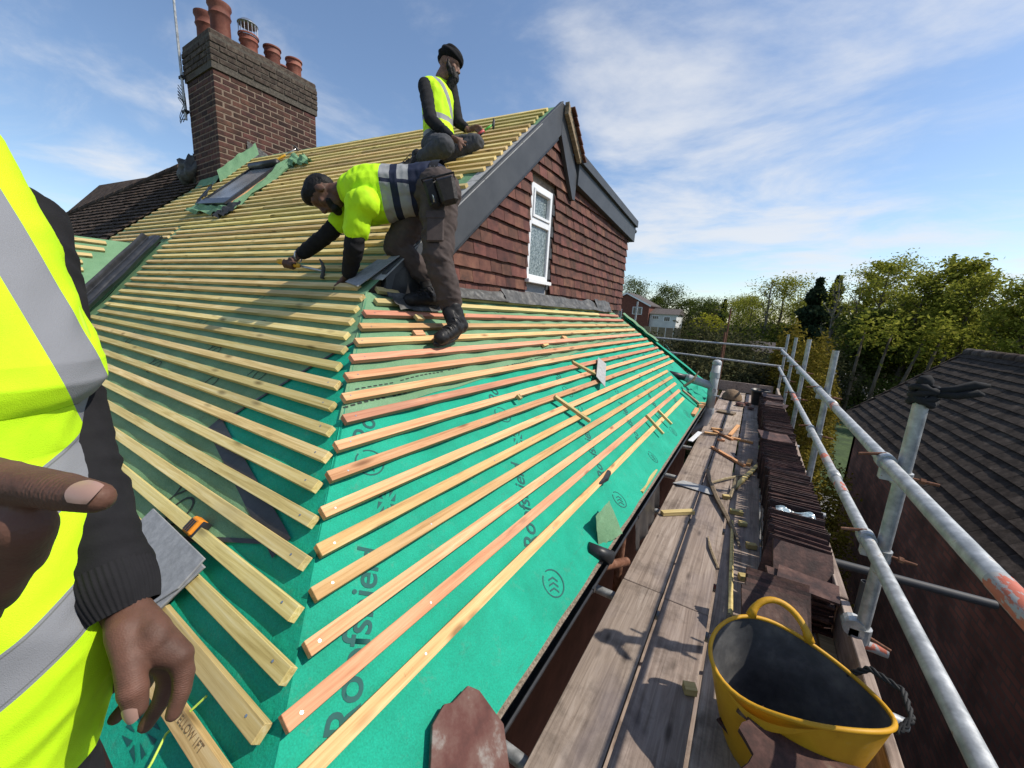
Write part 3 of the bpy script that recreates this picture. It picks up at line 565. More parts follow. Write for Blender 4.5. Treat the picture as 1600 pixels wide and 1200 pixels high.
# ------------------------------------------------------------------ roof window
def P1(x, y, h): return S1(x, y, h)
sw = MB(); c4 = [(-7.16, 2.66), (-6.14, 2.60), (-6.14, 3.32), (-7.02, 3.35)]
q = [P1(*c, .0) for c in c4]; q2 = [P1(*c, .085) for c in c4]
sw.box8(q + q2); roofw = sw.build('roof_window', 'plastic_black', house, bevel=.004)
def inq(u, v, h): a = V(c4[0] + (0,)).lerp(V(c4[1] + (0,)), u); b = V(c4[3] + (0,)).lerp(V(c4[2] + (0,)), u); c = a.lerp(b, v); return P1(c.x, c.y, h)
MB().add([inq(.07, .1, .088), inq(.93, .1, .088), inq(.93, .92, .088), inq(.07, .92, .088)], [(0, 1, 2, 3)]).build('window_pane', 'skylight_glass', roofw)
for (u0, u1, v0, v1, nm) in ((0, 1, -.04, .09, 'bottom_cover'), (0, .06, .09, .94, 'side_cover'), (.94, 1, .09, .94, 'side_cover')):
    MB().box8([inq(u0, v0, .08), inq(u1, v0, .08), inq(u1, v1, .08), inq(u0, v1, .08), inq(u0, v0, .105), inq(u1, v0, .105), inq(u1, v1, .105), inq(u0, v1, .105)]).build(nm, 'valley_plastic', roofw)
MB().tube([inq(.05, .97, .12), inq(.98, .97, .12)], .05, 10).build('top_hood', 'plastic_black', roofw, smooth=True)
MB().box8([P1(-6.13, 2.58, 0), P1(-6.09, 2.58, 0), P1(-6.09, 3.3, 0), P1(-6.13, 3.3, 0), P1(-6.13, 2.58, .07), P1(-6.09, 2.58, .07), P1(-6.09, 3.3, .07), P1(-6.13, 3.3, .07)]).build('side_upstand', 'timber_orange', roofw)
def crumple(name, pts, m, amp, seed, par, n=10):
    (a, b, c, d) = [V(p) for p in pts]
    def f(u, v): p = a.lerp(b, u).lerp(d.lerp(c, u), v); return p + N1 * (amp * (.5 + nz3(u * 5 + seed, v * 4, seed)))
    return MB().sheet(f, n, 6).build(name, m, par)
crumple('membrane_collar', [P1(-6.09, 2.5, .01), P1(-5.98, 2.5, .0), P1(-5.95, 3.4, .0), P1(-6.09, 3.4, .08)], 'membrane_dull', .06, 2, roofw, 26)
crumple('membrane_collar', [P1(-7.35, 2.52, .05), P1(-6.1, 2.46, .02), P1(-6.1, 2.60, .03), P1(-7.3, 2.66, .06)], 'membrane_dull', .06, 6, roofw, 24)
crumple('membrane_collar', [P1(-6.1, 3.33, .03), P1(-5.5, 3.30, .0), P1(-5.6, 3.42, .01), P1(-6.1, 3.5, .05)], 'membrane_dull', .10, 11, roofw, 12)
crumple('lead_apron', [P1(-6.1, 2.38, .03), P1(-5.85, 2.44, .02), P1(-5.85, 2.62, .03), P1(-6.1, 2.6, .05)], 'valley_plastic', .06, 4, roofw)
crumple('lead_apron', [P1(-7.5, 2.7, .03), P1(-7.2, 2.66, .06), P1(-7.15, 2.85, .12), P1(-7.3, 3.0, .16)], 'valley_plastic', .05, 8, roofw)
# ------------------------------------------------------------------ valley and the small cross roof on the left
def vt(u, v):
    y = lerp(.5, 2.10, u); x = valley_x(y); q = (v - .5) * 2; rib = .05 * abs(math.sin(q * math.pi * 1.5)) ** .7 + .012 * nz3(u * 7, v * 3, 2)
    e = .22 + .03 * nz3(u * 4, 1 if q > 0 else 5, 3)
    return S1(x + e * q, y, .035 + rib) if q >= 0 else S3(x, y + e * q, .035 + rib)
def S3(x, y, h=0): yv = 1.07 - (x + 6.05); z = S1(x, yv).z; return V((x + .64 * h, y, z + .76 * h))
MB().sheet(vt, 24, 40).build('valley_trough', 'valley_plastic', house, smooth=True)
def f3(u, v): x = lerp(-5.6, -7.0, u); yv = 1.07 - (x + 6.05); return S3(x, lerp(-.4, yv, v), -.004)
cross = MB().sheet(f3, 10, 8).build('cross_roof_slope', 'membrane_dull', house)
for i in range(12):
    x = -5.95 - i * .088; yv = 1.07 - (x + 6.05); a, b = S3(x, -.4, .001), S3(x, yv - .36 - random.uniform(0, .08), .001); up = S3(x - .036, 0) - S3(x, 0); nn = V((.64, 0, .76)) * .025
    MB().box8([a, b, b + up, a + up, a + nn, b + nn, b + up + nn, a + up + nn]).build('batten', 'timber_yellow_y', cross)
MB().add([S3(-7.0, -.4), S3(-7.0, 2.0), (-8.4, 2.0, -.6), (-8.4, -.4, -.6)], [(0, 1, 2, 3)]).build('cross_roof_back', 'tile_dark', house)
MB().sheet(lambda u, v: S1(lerp(-17.6, -6.9, u), lerp(1.2, 3.84, v), -.03), 20, 10).build('roof_deck', 'tile_dark', house)
# old tiled slope left of the chimney (joined courses: single tiles are a few pixels)
mb = MB(); rows = 24
for j in range(rows):
    y = 1.9 + j * .083; y2 = y + .1
    x1 = tile_edge(y) - .02 if y < 3.28 else -9.2
    x0 = -17.0 if y < 2.75 else lerp(-17.2, -11.3, (y - 2.75) / 1.1)
    x = x1
    while x > x0:
        wd_ = .165; c = random.uniform(.0, .012); e = random.uniform(-.008, .008)
        a = [S1(x, y + e, .045 + c), S1(x - wd_ + .004, y + e, .045 + random.uniform(0, .012)), S1(x - wd_ + .004, y2, .02), S1(x, y2, .02)]
        mb.box8([p - N1 * .014 for p in a] + a); x -= wd_
MBt = mb.build('old_tiles', 'tile_dark', house, fix=False); MBt['kind'] = 'stuff'
def ridge_run(p, q, r, name):
    n = int((q - p).length / .42); 
    for i in range(n):
        a = p.lerp(q, i / n); b = p.lerp(q, (i + 1.04) / n); MB().tube([a, b], [r * 1.04, r * .97], 10).build(name, 'tile_dark', house)
ridge_run(S1(-8.9, 3.88, .0), S1(-11.3, 3.86, .0), .10, 'ridge_tile'); ridge_run(S1(-11.3, 3.86, .02), S1(-17.2, 2.74, .02), .10, 'hip_tile')
MB().add([S1(-9, 3.9, -.02), S1(-11.3, 3.86, -.02), S1(-17.4, 2.7, -.05), (-17, 7, .3), (-9, 7, .3)], [(0, 1, 2, 3, 4)]).build('roof_slope_back', 'tile_dark', house)
sdl = MB().sheet(lambda u, v: S1(-9.30, 3.42, .12) + V((math.cos(u * 6.2832) * math.sin(v * math.pi) * .26, math.sin(u * 6.2832) * math.sin(v * math.pi) * .22, -math.cos(v * math.pi) * .24)) * (1 + .55 * nz3(math.cos(u * 6.2832) * 2.2 + 4, math.sin(u * 6.2832) * 2.2, v * 5) + .15 * nz3(math.cos(u * 6.2832) * 6, math.sin(u * 6.2832) * 6, v * 14)), 28, 16).build('lead_saddle', 'lead_dark', house, smooth=True)
# ------------------------------------------------------------------ chimney
CX0, CX1, CY0, CY1 = -9.13, -8.10, 3.29, 5.04
chim = MB().bx(CX0 + .005, CX1 - .005, CY0 + .005, CY1 - .005, 1.0, 3.60).build('chimney_stack', 'mortar', house)
CH = .0895; bl = (CY1 - CY0) / 7; bw = (CX1 - .102 - CX0) / 4
def brick_mesh(w_, d_, h_): return MB().box((-w_ / 2, -d_ / 2, 0), (w_, 0, 0), (0, d_, 0), (0, 0, h_)).mesh('brick', 'brick')
def bev(me):
    bm = bmesh.new(); bm.from_mesh(me); bmesh.ops.bevel(bm, geom=bm.edges[:], offset=.004, segments=1, affect='EDGES'); bm.to_mesh(me); bm.free(); return me
bmY = bev(brick_mesh(.10, bl - .020, CH - .020)); bmYh = bev(brick_mesh(.10, bl / 2 - .020, CH - .020)); bmX = bev(brick_mesh(bw - .020, .10, CH - .020)); bmXh = bev(brick_mesh(bw / 2 - .020, .10, CH - .020))
nb = 0
for j in range(19):
    z = 1.92 + j * CH; 
    for i in range(8):
        if j % 2 == 0:
            if i == 7: continue
            yc, me = CY0 + (i + .5) * bl, bmY
        else:
            if i == 0: yc, me = CY0 + bl * .25, bmYh
            elif i == 7: yc, me = CY1 - bl * .25, bmYh
            else: yc, me = CY0 + i * bl, bmY
        if z < S1(CX1, min(yc, 3.87)).z - .1: continue
        if nb > 298: continue
        o = link('brick', me, chim); o.location = (CX1 - .05 + random.uniform(-.002, .003), yc - (.008 if i == 0 else 0), z); nb += 1
    for i in range(5):
        if j % 2 == 0:
            if i == 4: continue
            xc, me = CX0 + (i + .5) * bw, bmX
        else: xc, me = (CX0 + bw * .25, bmXh) if i == 0 else (CX0 + bw * 3.75, bmXh) if i == 4 else (CX0 + bw * i, bmX)
        o = link('brick', me, chim); o.location = (xc, CY0 + .05 + random.uniform(-.003, .002), z); nb += 1
MB().bx(CX0 - .020, CX1 + .020, CY0 - .020, CY1 + .020, 3.61, 4.10).build('corbel_core', 'corbel_mortar', chim)
for j in range(5):
    z = 1.92 + (19 + j) * CH - .004; e = .018 if j == 0 else .034
    for (n_, L0, L1, long_) in ((7, CY0 - e, CY1 + e, True), (4, CX0 - e, CX1 - .11, False)):
        wb = (L1 - L0) / n_; cuts = [L0] + [L0 + (i + (.5 if j % 2 else 1)) * wb + random.uniform(-.012, .012) for i in range(n_ if j % 2 else n_ - 1)] + [L1]
        for a, c in zip(cuts, cuts[1:]):
            g_ = .006; ex = random.uniform(-.006, .004)
            if long_: mb = MB().bx(CX1 - .08, CX1 + e + ex, a + g_, c - g_, z + .006, z + CH - .007)
            else: mb = MB().bx(a + g_, c - g_, CY0 - e + ex, CY0 + .08, z + .006, z + CH - .007)
            mb.build('corbel_brick', 'lichen_brick', chim, bevel=.008)
print('bricks', nb)
MB().bx(CX0 - .02, CX1 + .02, CY0 - .02, CY1 + .02, 4.08, 4.18).build('flaunching', 'lichen_brick', chim, bevel=.02)
def pot(x, y, h, r, roll, cowl=False):
    z = 4.16; pr = [(r * .92, 0), (r * .90, h * .62), (r * .98, h * .66), (r * 1.05, h * .70), (r * .98, h * .73)]
    pr += [(r * .96, h * .86), (r * 1.12, h * .93), (r * 1.1, h), (r * .9, h)] if roll else [(r * .98, h * .9), (r * 1.12, h * .94), (r * 1.10, h), (r * .9, h)]
    pr += [(r * .85, h * .6)]
    o = MB().lathe(pr, (0, 0, 0), 22).build('chimney_pot', 'terracotta', chim); o.matrix_parent_inverse = Matrix(); o.location = V((x, y, z)) ; smooth_by_angle(o)
    o.matrix_parent_inverse = parent_inv(chim)
    if cowl:
        mb = MB()
        for i in range(16): a = 2 * math.pi * i / 16; mb.tube([(x + r * math.cos(a), y + r * math.sin(a), z + h), (x + r * math.cos(a), y + r * math.sin(a), z + h + .17)], .004, 4)
        mb.build('cowl_mesh', 'steel', chim)
        MB().lathe([(.0, .24), (r * .7, .225), (r * 1.1, .175), (r * 1.1, .165), (0, .2)], (x, y, z + h), 20).build('cowl_cap', 'steel', chim)
        MB().lathe([(r * 1.06, h * .9), (r * 1.06, h * .97)], (x, y, z), 20).build('cowl_band', 'steel', chim)
pot(-8.38, 3.57, .58, .155, True); pot(-8.92, 3.57, .60, .15, True); pot(-8.38, 4.0, .36, .145, False, True); pot(-8.38, 4.40, .38, .135, False); pot(-8.38, 4.80, .38, .135, False)
pot(-8.88, 4.0, .30, .13, False); pot(-8.88, 4.42, .36, .13, False); pot(-8.88, 4.82, .40, .13, False)
# membrane upstand and lead at the chimney foot
def collar(u, v):
    y = lerp(3.22, 3.86, u); return V((CX1 + .02 + .10 * (1 - v) + .02 * nz3(y * 7, v, 1), y, S1(CX1, y).z + .02 + v * (.20 + .04 * nz3(y * 8, 2, 3))))
MB().sheet(collar, 24, 6).build('membrane_collar', 'membrane_dull', chim)
MB().sheet(lambda u, v: V((lerp(CX0 + .25, CX1 + .05, u), CY0 - .02 - .1 * (1 - v) + .01 * nz3(u * 6, v, 9), S1(CX1, 3.25).z - .03 + .17 * v)), 10, 4).build('membrane_collar', 'membrane_dull', chim)
MB().sheet(lambda u, v: V((CX1 + .03 + .012 * nz3(u * 5, v * 3, 4), lerp(3.72, 4.22, u), 2.40 + .28 * v * (1 - .6 * u) + .02 * nz3(u * 6, 3, 1))), 10, 5).build('lead_flashing', 'lead', chim)
# television aerial mast strapped to the chimney
mast = empty('aerial_mast', (-9.16, 3.24, 3.1), 'thin grey aerial mast strapped to the left side of the chimney', 'aerial mast')
MB().tube([(-9.10, 3.22, 3.0), (-9.14, 3.22, 4.3), (-9.17, 3.22, 6.0)], [.022, .020, .016], 8).build('pole', 'galvanised', mast)
MB().bx(-9.2, -9.08, 3.2, 3.26, 3.66, 3.70).build('bracket', 'black_rubber', mast); MB().bx(-9.2, -9.06, 3.2, 3.27, 3.12, 3.16).build('bracket', 'black_rubber', mast)
mb = MB()
for i in range(6):
    p = [V((-9.14 + .05 * math.sin(a * 1.3 + i), 3.2 + .04 * math.cos(a + i), 3.05 + .3 * math.sin(a * .5 + i * .4) + .05 * i)) for a in np.linspace(0, 6, 14)]; mb.tube(p, .006, 4)
mb.build('cable_tangle', 'black_rubber', mast)
# ------------------------------------------------------------------ scaffold
ZB = -1.53
scaf = empty('scaffold', (0, 4, -5.5), 'tube scaffold with plank walkway and double guard rail along the eaves', 'scaffold')
TR = .0242
def tube_part(name, a, b, m='galvanised', r=TR, par=None, hollow=True):
    a, b = V(a), V(b); mb = MB(); mb.tube([a, b], r, 16, cap=False); mb.tube([b, a], r * .85, 16, cap=False)
    d = (b - a).normalized(); k = len(mb.v)
    for e, (i0, i1) in enumerate(((0, 3), (1, 2))):
        pass
    n = 16
    mb.f += [(i, (i + 1) % n, 3 * n + (n - (i + 1)) % n, 3 * n + (n - i) % n) for i in range(n)] if False else []
    # ring caps
    u = d.orthogonal().normalized(); vv = d.cross(u)
    for c in (a, b):
        k = len(mb.v)
        for rr in (r, r * .85):
            for j in range(n): t = 2 * math.pi * j / n; mb.v.append(tuple(c + (u * math.cos(t) + vv * math.sin(t)) * rr))
        for j in range(n): mb.f.append((k + j, k + (j + 1) % n, k + n + (j + 1) % n, k + n + j))
    o = mb.build(name, m, par or scaf, fix=False); smooth_by_angle(o, 50); return o
XR, XP = .532, .592
tube_part('guard_rail', (XR, .2, -.527), (XR, 3.46, -.527)); tube_part('guard_rail', (XR, 3.47, -.525), (XR, 10.28, -.515))
tube_part('guard_rail', (XR, .1, -.878), (XR, 2.92, -.878)); tube_part('guard_rail', (XR, 2.93, -.876), (XR, 10.2, -.885))
# painted and jointed stretches of the rails
for (y0, y1, z, m) in ((.62, 1.22, -.527, 'red_paint'), (3.30, 3.44, -.527, 'red_paint'), (3.13, 3.34, -.877, 'red_paint'), (2.62, 2.78, -.877, 'red_paint'), (5.6, 6.2, -.88, 'red_paint')):
    MB().tube([(XR, y0, z), (XR, y1, z)], TR + .0012, 18, cap=False).build('paint_band', m, scaf, smooth=True)
for (y, z) in ((3.465, -.526), (2.925, -.877)):
    MB().tube([(XR, y - .055, z), (XR, y + .055, z)], TR + .006, 18).build('sleeve_coupler', 'galvanised', scaf, smooth=True)
for i, (y, zt) in enumerate(((2.12, -.235), (4.2, -.18), (6.2, -.15), (8.12, -.18), (10.08, -.17), (.02, -.2))):
    tube_part('standard', (XP, y, -5.5), (XP, y, zt))
    for z in (-.526, -.877):
        c = empty_part = None
        mb = MB()
        mb.tube([(XR, y - .028 + .0, z), (XR, y + .028, z)], TR + .008, 16); mb.tube([(XP, y, z - .085), (XP, y, z - .032)], TR + .008, 16)
        mb.bx(XR - .01, XP + .01, y - .02, y + .02, z - .075, z - .03)
        cp = mb.build('coupler', 'galvanised', scaf, smooth=False)
        MB().tube([(XR - .085, y + .005, z + .01), (XR + .0, y + .012, z + .028)], .0065, 8).build('bolt', 'rust', cp)
        MB().tube([(XP + .02, y - .012, z - .05), (XP + .105, y - .015, z - .055)], .0065, 8).build('bolt', 'rust', cp)
        MB().tube([(XP + .05, y - .012, z - .052), (XP + .065, y - .013, z - .053)], .013, 6).build('nut', 'rust', cp)
# far end guard
tube_part('guard_rail', (-2.3, 10.3, -.475), (.58, 10.3, -.49)); tube_part('guard_rail', (-2.1, 10.3, -.80), (.58, 10.3, -.88))
tube_part('standard', (-.58, 10.36, -5.5), (-.61, 10.36, -.22), 'rust'); tube_part('standard', (-.62, 10.9, -5.5), (-.60, 10.95, .35), 'rust', .018)
tube_part('standard', (-5.0, 15.0, -5.5), (-4.72, 15.0, 1.05), r=.035); tube_part('standard', (-4.2, 15.5, -5.5), (-4.05, 15.5, .62), r=.035)
# transoms under the boards
for y, x0, x1, m in ((1.0, -.70, .80, 'galvanised'), (2.02, -.70, .77, 'galvanised'), (2.46, -.2, .80, 'red_paint'), (3.22, -.70, .66, 'galvanised'), (4.08, -.68, .74, 'galvanised'), (5.2, -.7, .72, 'galvanised'), (6.3, -.7, .72, 'galvanised'), (7.8, -.7, .75, 'galvanised'), (9.4, -.7, .75, 'galvanised'), (-.3, -.7, .8, 'galvanised')):
    tube_part('transom', (x0, y, ZB - .064), (x1, y, ZB - .064), m)
tube_part('tie_tube', (.45, 2.9, -1.42), (1.35, 3.07, -1.46), 'dark_grey'); tube_part('ledger', (.60, -.5, ZB - .115), (.60, 10.4, ZB - .115))  # tie tube gets a dark colour standing in for its shade
tube_part('standard', (-.505, 2.22, -5.5), (-.51, 2.22, -1.33), 'rust'); tube_part('standard', (.63, 2.36, -5.5), (.63, 2.36, -1.20), 'dark_grey', .018)
# boards
def board(x0, x1, y0, y1, z=ZB, th=.038, m='board_wood', par=None, name='scaffold_board'):
    mb = MB(); n = 8; tl = random.uniform(-.004, .004); sk = random.uniform(-.003, .003)
    ring = []
    for i in range(n + 1):
        y = lerp(y0, y1, i / n); a = tl * i / n; b = .003 * nz3(y * 2, x0 * 9, 4)
        ring.append([(x0 + sk * i / n, y, z - th + b), (x1 + sk * i / n, y, z - th + b), (x1 + sk * i / n, y, z + b + a), (x0 + sk * i / n, y, z + b)])
    for r in ring: mb.v += r
    for i in range(n):
        for j in range(4): mb.f.append((i * 4 + j, i * 4 + (j + 1) % 4, (i + 1) * 4 + (j + 1) % 4, (i + 1) * 4 + j))
    mb.f += [(3, 2, 1, 0), (n * 4, n * 4 + 1, n * 4 + 2, n * 4 + 3)]
    o = mb.build(name, m, par or scaf, bevel=.003); o.data.materials.append(MATS['board_edge'])
    for p in o.data.polygons:
        if abs(p.normal.x) > .9: p.material_index = 1
    return o
for (x0, x1, segs) in ((-.453, -.229, (-1.7, 2.125, 6.02, 9.95)), (-.216, .007, (-1.4, 2.10, 6.35, 10.0)), (.022, .243, (-1.9, 1.98, 5.55, 9.9)), (.258, .480, (-1.2, 2.7, 6.5, 10.0))):
    for a, b in zip(segs, segs[1:]): board(x0, x1, a, b - .006)
for i in range(5): board(-.735 + .250 * i, -.488 + .250 * i, -1.8, 10.0, -3.53)  # unseen lower deck, added so the gaps between the planks above look dark
def toe(y0, y1, x=.553): MB().bx(x, x + .038, y0, y1, ZB - .02, ZB + .200).build('toe_board', 'board_wood', scaf, bevel=.003)
toe(-1.5, 2.36); toe(2.38, 6.2); toe(6.21, 10.0)
MB().bx(.49, .55, 1.2, 2.9, ZB - .03, ZB + .01).build('batten_bearer', 'timber_grey_obj', scaf)
MB().bx(-.55, .5, 10.02, 10.06, ZB, ZB + .22).build('toe_board', 'board_wood', scaf, bevel=.003)
mb = MB(); mb.tube([(.56, 2.09, -1.30), (.56, 2.15, -1.30)], .04, 14); mb.bx(.545, .60, 2.09, 2.15, -1.345, -1.30); mb.tube([(XP, 2.12, -1.36), (XP, 2.12, -1.29)], .034, 14)
cp = mb.build('toe_board_clip', 'galvanised', scaf); MB().tube([(.60, 2.12, -1.325), (.69, 2.10, -1.345)], .007, 8).build('bolt', 'rust', cp)
# front lift where the man in front stands
for i in range(4): MB().bx(-3.2, -.62, (.08 - .235 * i) - .225, .08 - .235 * i, -1.338, -1.30).build('scaffold_board', 'board_wood', scaf, bevel=.003)
for x in (-.8, -2.0, -3.1): tube_part('transom', (x, -1.2, -1.364), (x, .1, -1.364))
# knotted cloth on the near post
def rope(name, pts, r, m, par, n=8): return MB().tube(pts, r, n).build(name, m, par, smooth=True)
cl = empty('knotted_rag', (XP, 2.12, -.24), 'black rag knotted round the top of the nearest scaffold post', 'rag')
P0 = V((XP, 2.12, -.235))
for i in range(4):
    pts = [P0 + V((math.cos(a) * (.034 + .004 * math.sin(a * 3 + i)), math.sin(a) * .036, -.026 + i * .017 + .008 * math.sin(a * 2 + i * 2))) for a in np.linspace(0, 6.9, 26)]
    rope('wrap', pts, [.013 + .003 * math.sin(j * 1.7) for j in range(26)], 'black_cloth', cl)
rope('knot', [P0 + V((-.01, .0, .03)), P0 + V((-.005, -.01, .06)), P0 + V((.01, -.012, .07))], [.024, .026, .012], 'black_cloth', cl)
rope('tail', [P0 + V((.03, -.02, .02)), P0 + V((.07, -.03, .035)), P0 + V((.115, -.04, .06)), P0 + V((.15, -.045, .065))], [.014, .016, .018, .006], 'black_cloth', cl)
rope('tail', [P0 + V((.03, -.03, .01)), P0 + V((.075, -.05, .015)), P0 + V((.12, -.06, .035)), P0 + V((.135, -.06, .03))], [.012, .013, .014, .006], 'black_cloth', cl)
# ------------------------------------------------------------------ stacked roof tiles on the walkway
def tile_mesh(w_, h_, t_, name='roof_tile', m='stack_tile', camber=.004):
    mb = MB(); n = 4
    f = lambda i: camber * math.sin(math.pi * i / n)
    for i in range(n + 1):
        x = -w_ / 2 + w_ * i / n
        mb.v += [(x, f(i), 0), (x, f(i) + t_, 0), (x, f(i) + t_, h_), (x, f(i), h_)]
    for i in range(n):
        for j in range(4): mb.f.append((i * 4 + j, i * 4 + (j + 1) % 4, (i + 1) * 4 + (j + 1) % 4, (i + 1) * 4 + j))
    mb.f += [(0, 1, 2, 3), (n * 4 + 3, n * 4 + 2, n * 4 + 1, n * 4)]
    me = mb.mesh(name, m); bm = bmesh.new(); bm.from_mesh(me); bmesh.ops.recalc_face_normals(bm, faces=bm.faces); bm.to_mesh(me); bm.free(); return me
tmA = tile_mesh(.30, .262, .0125); tmB = tile_mesh(.285, .25, .0125, camber=.006); tmC = tile_mesh(.31, .268, .013, camber=.002)
def tiles_run(y0, y1, pitch, xc, lean, group, label, jit=.014):
    y = y0; n = 0
    while y < y1:
        if n % random.choice((19, 23, 31)) == 30: y += .02
        o = link('clay_tile', random.choice((tmA, tmB, tmC))); o.location = (xc + random.uniform(-jit, jit) + .018 * math.sin(y * 2.3), y, ZB + .003 + max(0, random.gauss(.003, .009)))
        o.rotation_euler = (-(lean + random.uniform(-.05, .05) + .05 * math.sin(y * 3.1)), random.uniform(-.035, .035), random.uniform(-.06, .06) + .05 * math.sin(y * 4.3)); tag(o, label, 'roof tile', group)
        y += pitch * random.uniform(.85, 1.25); n += 1
    return n
nt_ = 0
for (a, b, lean) in ((2.66, 2.90, .20), (2.94, 3.50, .13), (3.52, 5.1, .16), (5.13, 7.0, .12), (7.02, 8.6, .10)):
    nt_ += tiles_run(a, b, .0205, .405, lean, 'tiles stacked on edge on the walkway', 'dark red roof tile standing on edge in the long row beside the guard rail')
print('stack tiles', nt_)
tmF = tile_mesh(.26, .165, .0125)
for i in range(13):
    o = link('clay_tile', tmF); o.location = (.40 + random.uniform(-.025, .025), 2.30 + random.uniform(-.02, .02), ZB + .022 + i * .0165); o.rotation_euler = (-math.pi / 2 + random.uniform(-.03, .03), 0, random.uniform(-.12, .12))
    tag(o, 'dark red roof tile lying flat in the low pile behind the yellow tub', 'roof tile', 'tiles lying flat behind the tub')
for i in range(7):
    o = link('clay_tile', tmB); o.location = (.30 + random.uniform(-.01, .01), 1.95 + i * .03, ZB + .05); o.rotation_euler = (-.9 + .06 * i, .1, .25)
    tag(o, 'dark roof tile leaning in the slanting bunch under the tub handle', 'roof tile', 'tiles leaning behind the tub handle')
for i, (x, y, z, rx, rz) in enumerate(((.43, 2.44, ZB + .10, -.75, .25), (.36, 2.55, ZB + .03, -.45, -.12))):
    o = link('clay_tile', tmA); o.location = (x, y, z); o.rotation_euler = (rx, .12, rz); tag(o, ('dusty roof tile slumped on top of the flat pile', 'dusty roof tile wedged behind the flat pile')[i], 'roof tile')
for i, (x, y, z, rz) in enumerate(((.38, 5.05, ZB + .275, .2), (.40, 7.2, ZB + .275, -.25), (.42, 7.9, ZB + .30, .1))):
    o = link('clay_tile', tmA); o.location = (x, y, z); o.rotation_euler = (-1.45, .06, rz); tag(o, ('pale-edged roof tile lying across the middle of the tile row', 'red roof tile lying flat across the far part of the tile row', 'farthest roof tile lying flat on the tile row')[i], 'roof tile')
pk = MB().sheet(lambda u, v: V((.30 + .22 * u, 3.08 + .10 * v, ZB + .272 + .018 * nz3(u * 5, v * 5, 3) + .012 * math.sin(u * 9))), 18, 8).build('crumpled_wrapper', mat('wrapper', [(.35, (.02, .03, .05)), (.5, (.30, .40, .45)), (.65, (.55, .62, .66))], scale=14, rough=.2, spec=.6), None)
tag(pk, 'shiny crumpled plastic wrapper lying on the tile row', 'wrapper')
# ------------------------------------------------------------------ yellow flexible tub
tub = empty('flexible_tub', (.29, 1.50, ZB), 'yellow flexible tub with black inside standing on the walkway', 'tub')
TC = V((.285, 1.50, ZB)); TN = 56
def rim_z(a): return .355 + .035 * math.cos(2 * (a - 2.2)) - .02 * math.exp(-((a - 4.2) / .5) ** 2)
def tub_pt(a, t, off=0.0):
    rx = lerp(.165, .255, t ** .8) - off; ry = lerp(.155, .212, t ** .8) - off
    sqz = 1 - .05 * t * math.cos(2 * (a - 2.2))
    dent = -.022 * t * t * math.exp(-((a - 4.3) / .45) ** 2)
    return TC + V(((rx * sqz + dent) * math.cos(a), (ry * sqz + dent) * math.sin(a), .004 + (rim_z(a) - .004) * t))
def shell(fr, to, off, name, m, flip=False):
    return MB().sheet(lambda u, v: tub_pt(2 * math.pi * u, lerp(fr, to, v), off), TN, 14).build(name, m, tub, smooth=True)
shell(0, 1, 0, 'outer_wall', 'tub_yellow'); shell(.02, .995, .006, 'inner_wall', 'tub_inside')
MB().add([tub_pt(2 * math.pi * i / TN, .02, .004) for i in range(TN)], [tuple(range(TN))]).build('base', 'tub_inside', tub)
MB().tube([tub_pt(2 * math.pi * i / TN, 1.0, .003) for i in range(TN + 1)], .0075, 8).build('rim', 'tub_yellow', tub, smooth=True)
def handle(a0, m, name, hgt, r, spread=.42, lean=.3):
    pts = []
    for i in range(17):
        t = i / 16; a = a0 - spread + 2 * spread * t; b = tub_pt(a, 1.0, .0); up = math.sin(math.pi * t) ** .7 * hgt; out = (b - TC); out.z = 0; out.normalize(); pts.append(b + V((0, 0, up * .9)) + out * up * lean)
    return MB().tube(pts, [r * (1.5 if i in (0, 16) else 1.15 if i in (1, 15) else 1) for i in range(17)], 8).build(name, m, tub, smooth=True)
handle(1.75, 'tub_yellow', 'handle', .088, .0125)
# collapsed near handle and cord handle
MB().sheet(lambda u, v: tub_pt(lerp(3.9, 4.9, u), 1.0) + V((math.cos(4.4) * .02 * math.sin(math.pi * u), math.sin(4.4) * .03 * math.sin(math.pi * u), (-.01 - .03 * math.sin(math.pi * u) * v))), 14, 3).build('handle', 'tub_yellow', tub, smooth=True)
pts = [tub_pt(.85, .97) + V((0, 0, .0)), tub_pt(.7, 1.0) + V((.02, .02, .05)), tub_pt(.4, 1.0) + V((.05, .02, .055)), tub_pt(.1, 1.0) + V((.04, 0, .02)), tub_pt(-.1, .9) + V((.01, 0, 0))]
mb = MB(); rp = []
for i in range(len(pts) - 1):
    for t in np.linspace(0, 1, 9)[:-1]: rp.append(pts[i].lerp(pts[i + 1], t))
for ph in (0, 2.1, 4.2): mb.tube([p + V((.005 * math.cos(i * .9 + ph), .005 * math.sin(i * .9 + ph), .004 * math.sin(i * .9 + ph))) for i, p in enumerate(rp)], .0055, 6)
mb.build('cord_handle', 'black_rubber', tub, smooth=True)
def shard(name, pts2, th, M, m, label, cat, group=None, par=None):
    mb = MB().prism([V((x, y, 0)) for x, y in pts2], (0, 0, th)); me = mb.mesh(name, m)
    bm = bmesh.new(); bm.from_mesh(me); bmesh.ops.recalc_face_normals(bm, faces=bm.faces); bmesh.ops.bevel(bm, geom=bm.edges[:], offset=.0015, segments=1, affect='EDGES'); bm.to_mesh(me); bm.free()
    o = link(name, me, par); o.matrix_world = M if par is None else o.matrix_world
    if par is None: o.matrix_basis = M
    if label: tag(o, label, cat, group)
    return o
def rotm(loc, rx, ry, rz): return Matrix.Translation(V(loc)) @ Matrix.Rotation(rz, 4, 'Z') @ Matrix.Rotation(ry, 4, 'Y') @ Matrix.Rotation(rx, 4, 'X')
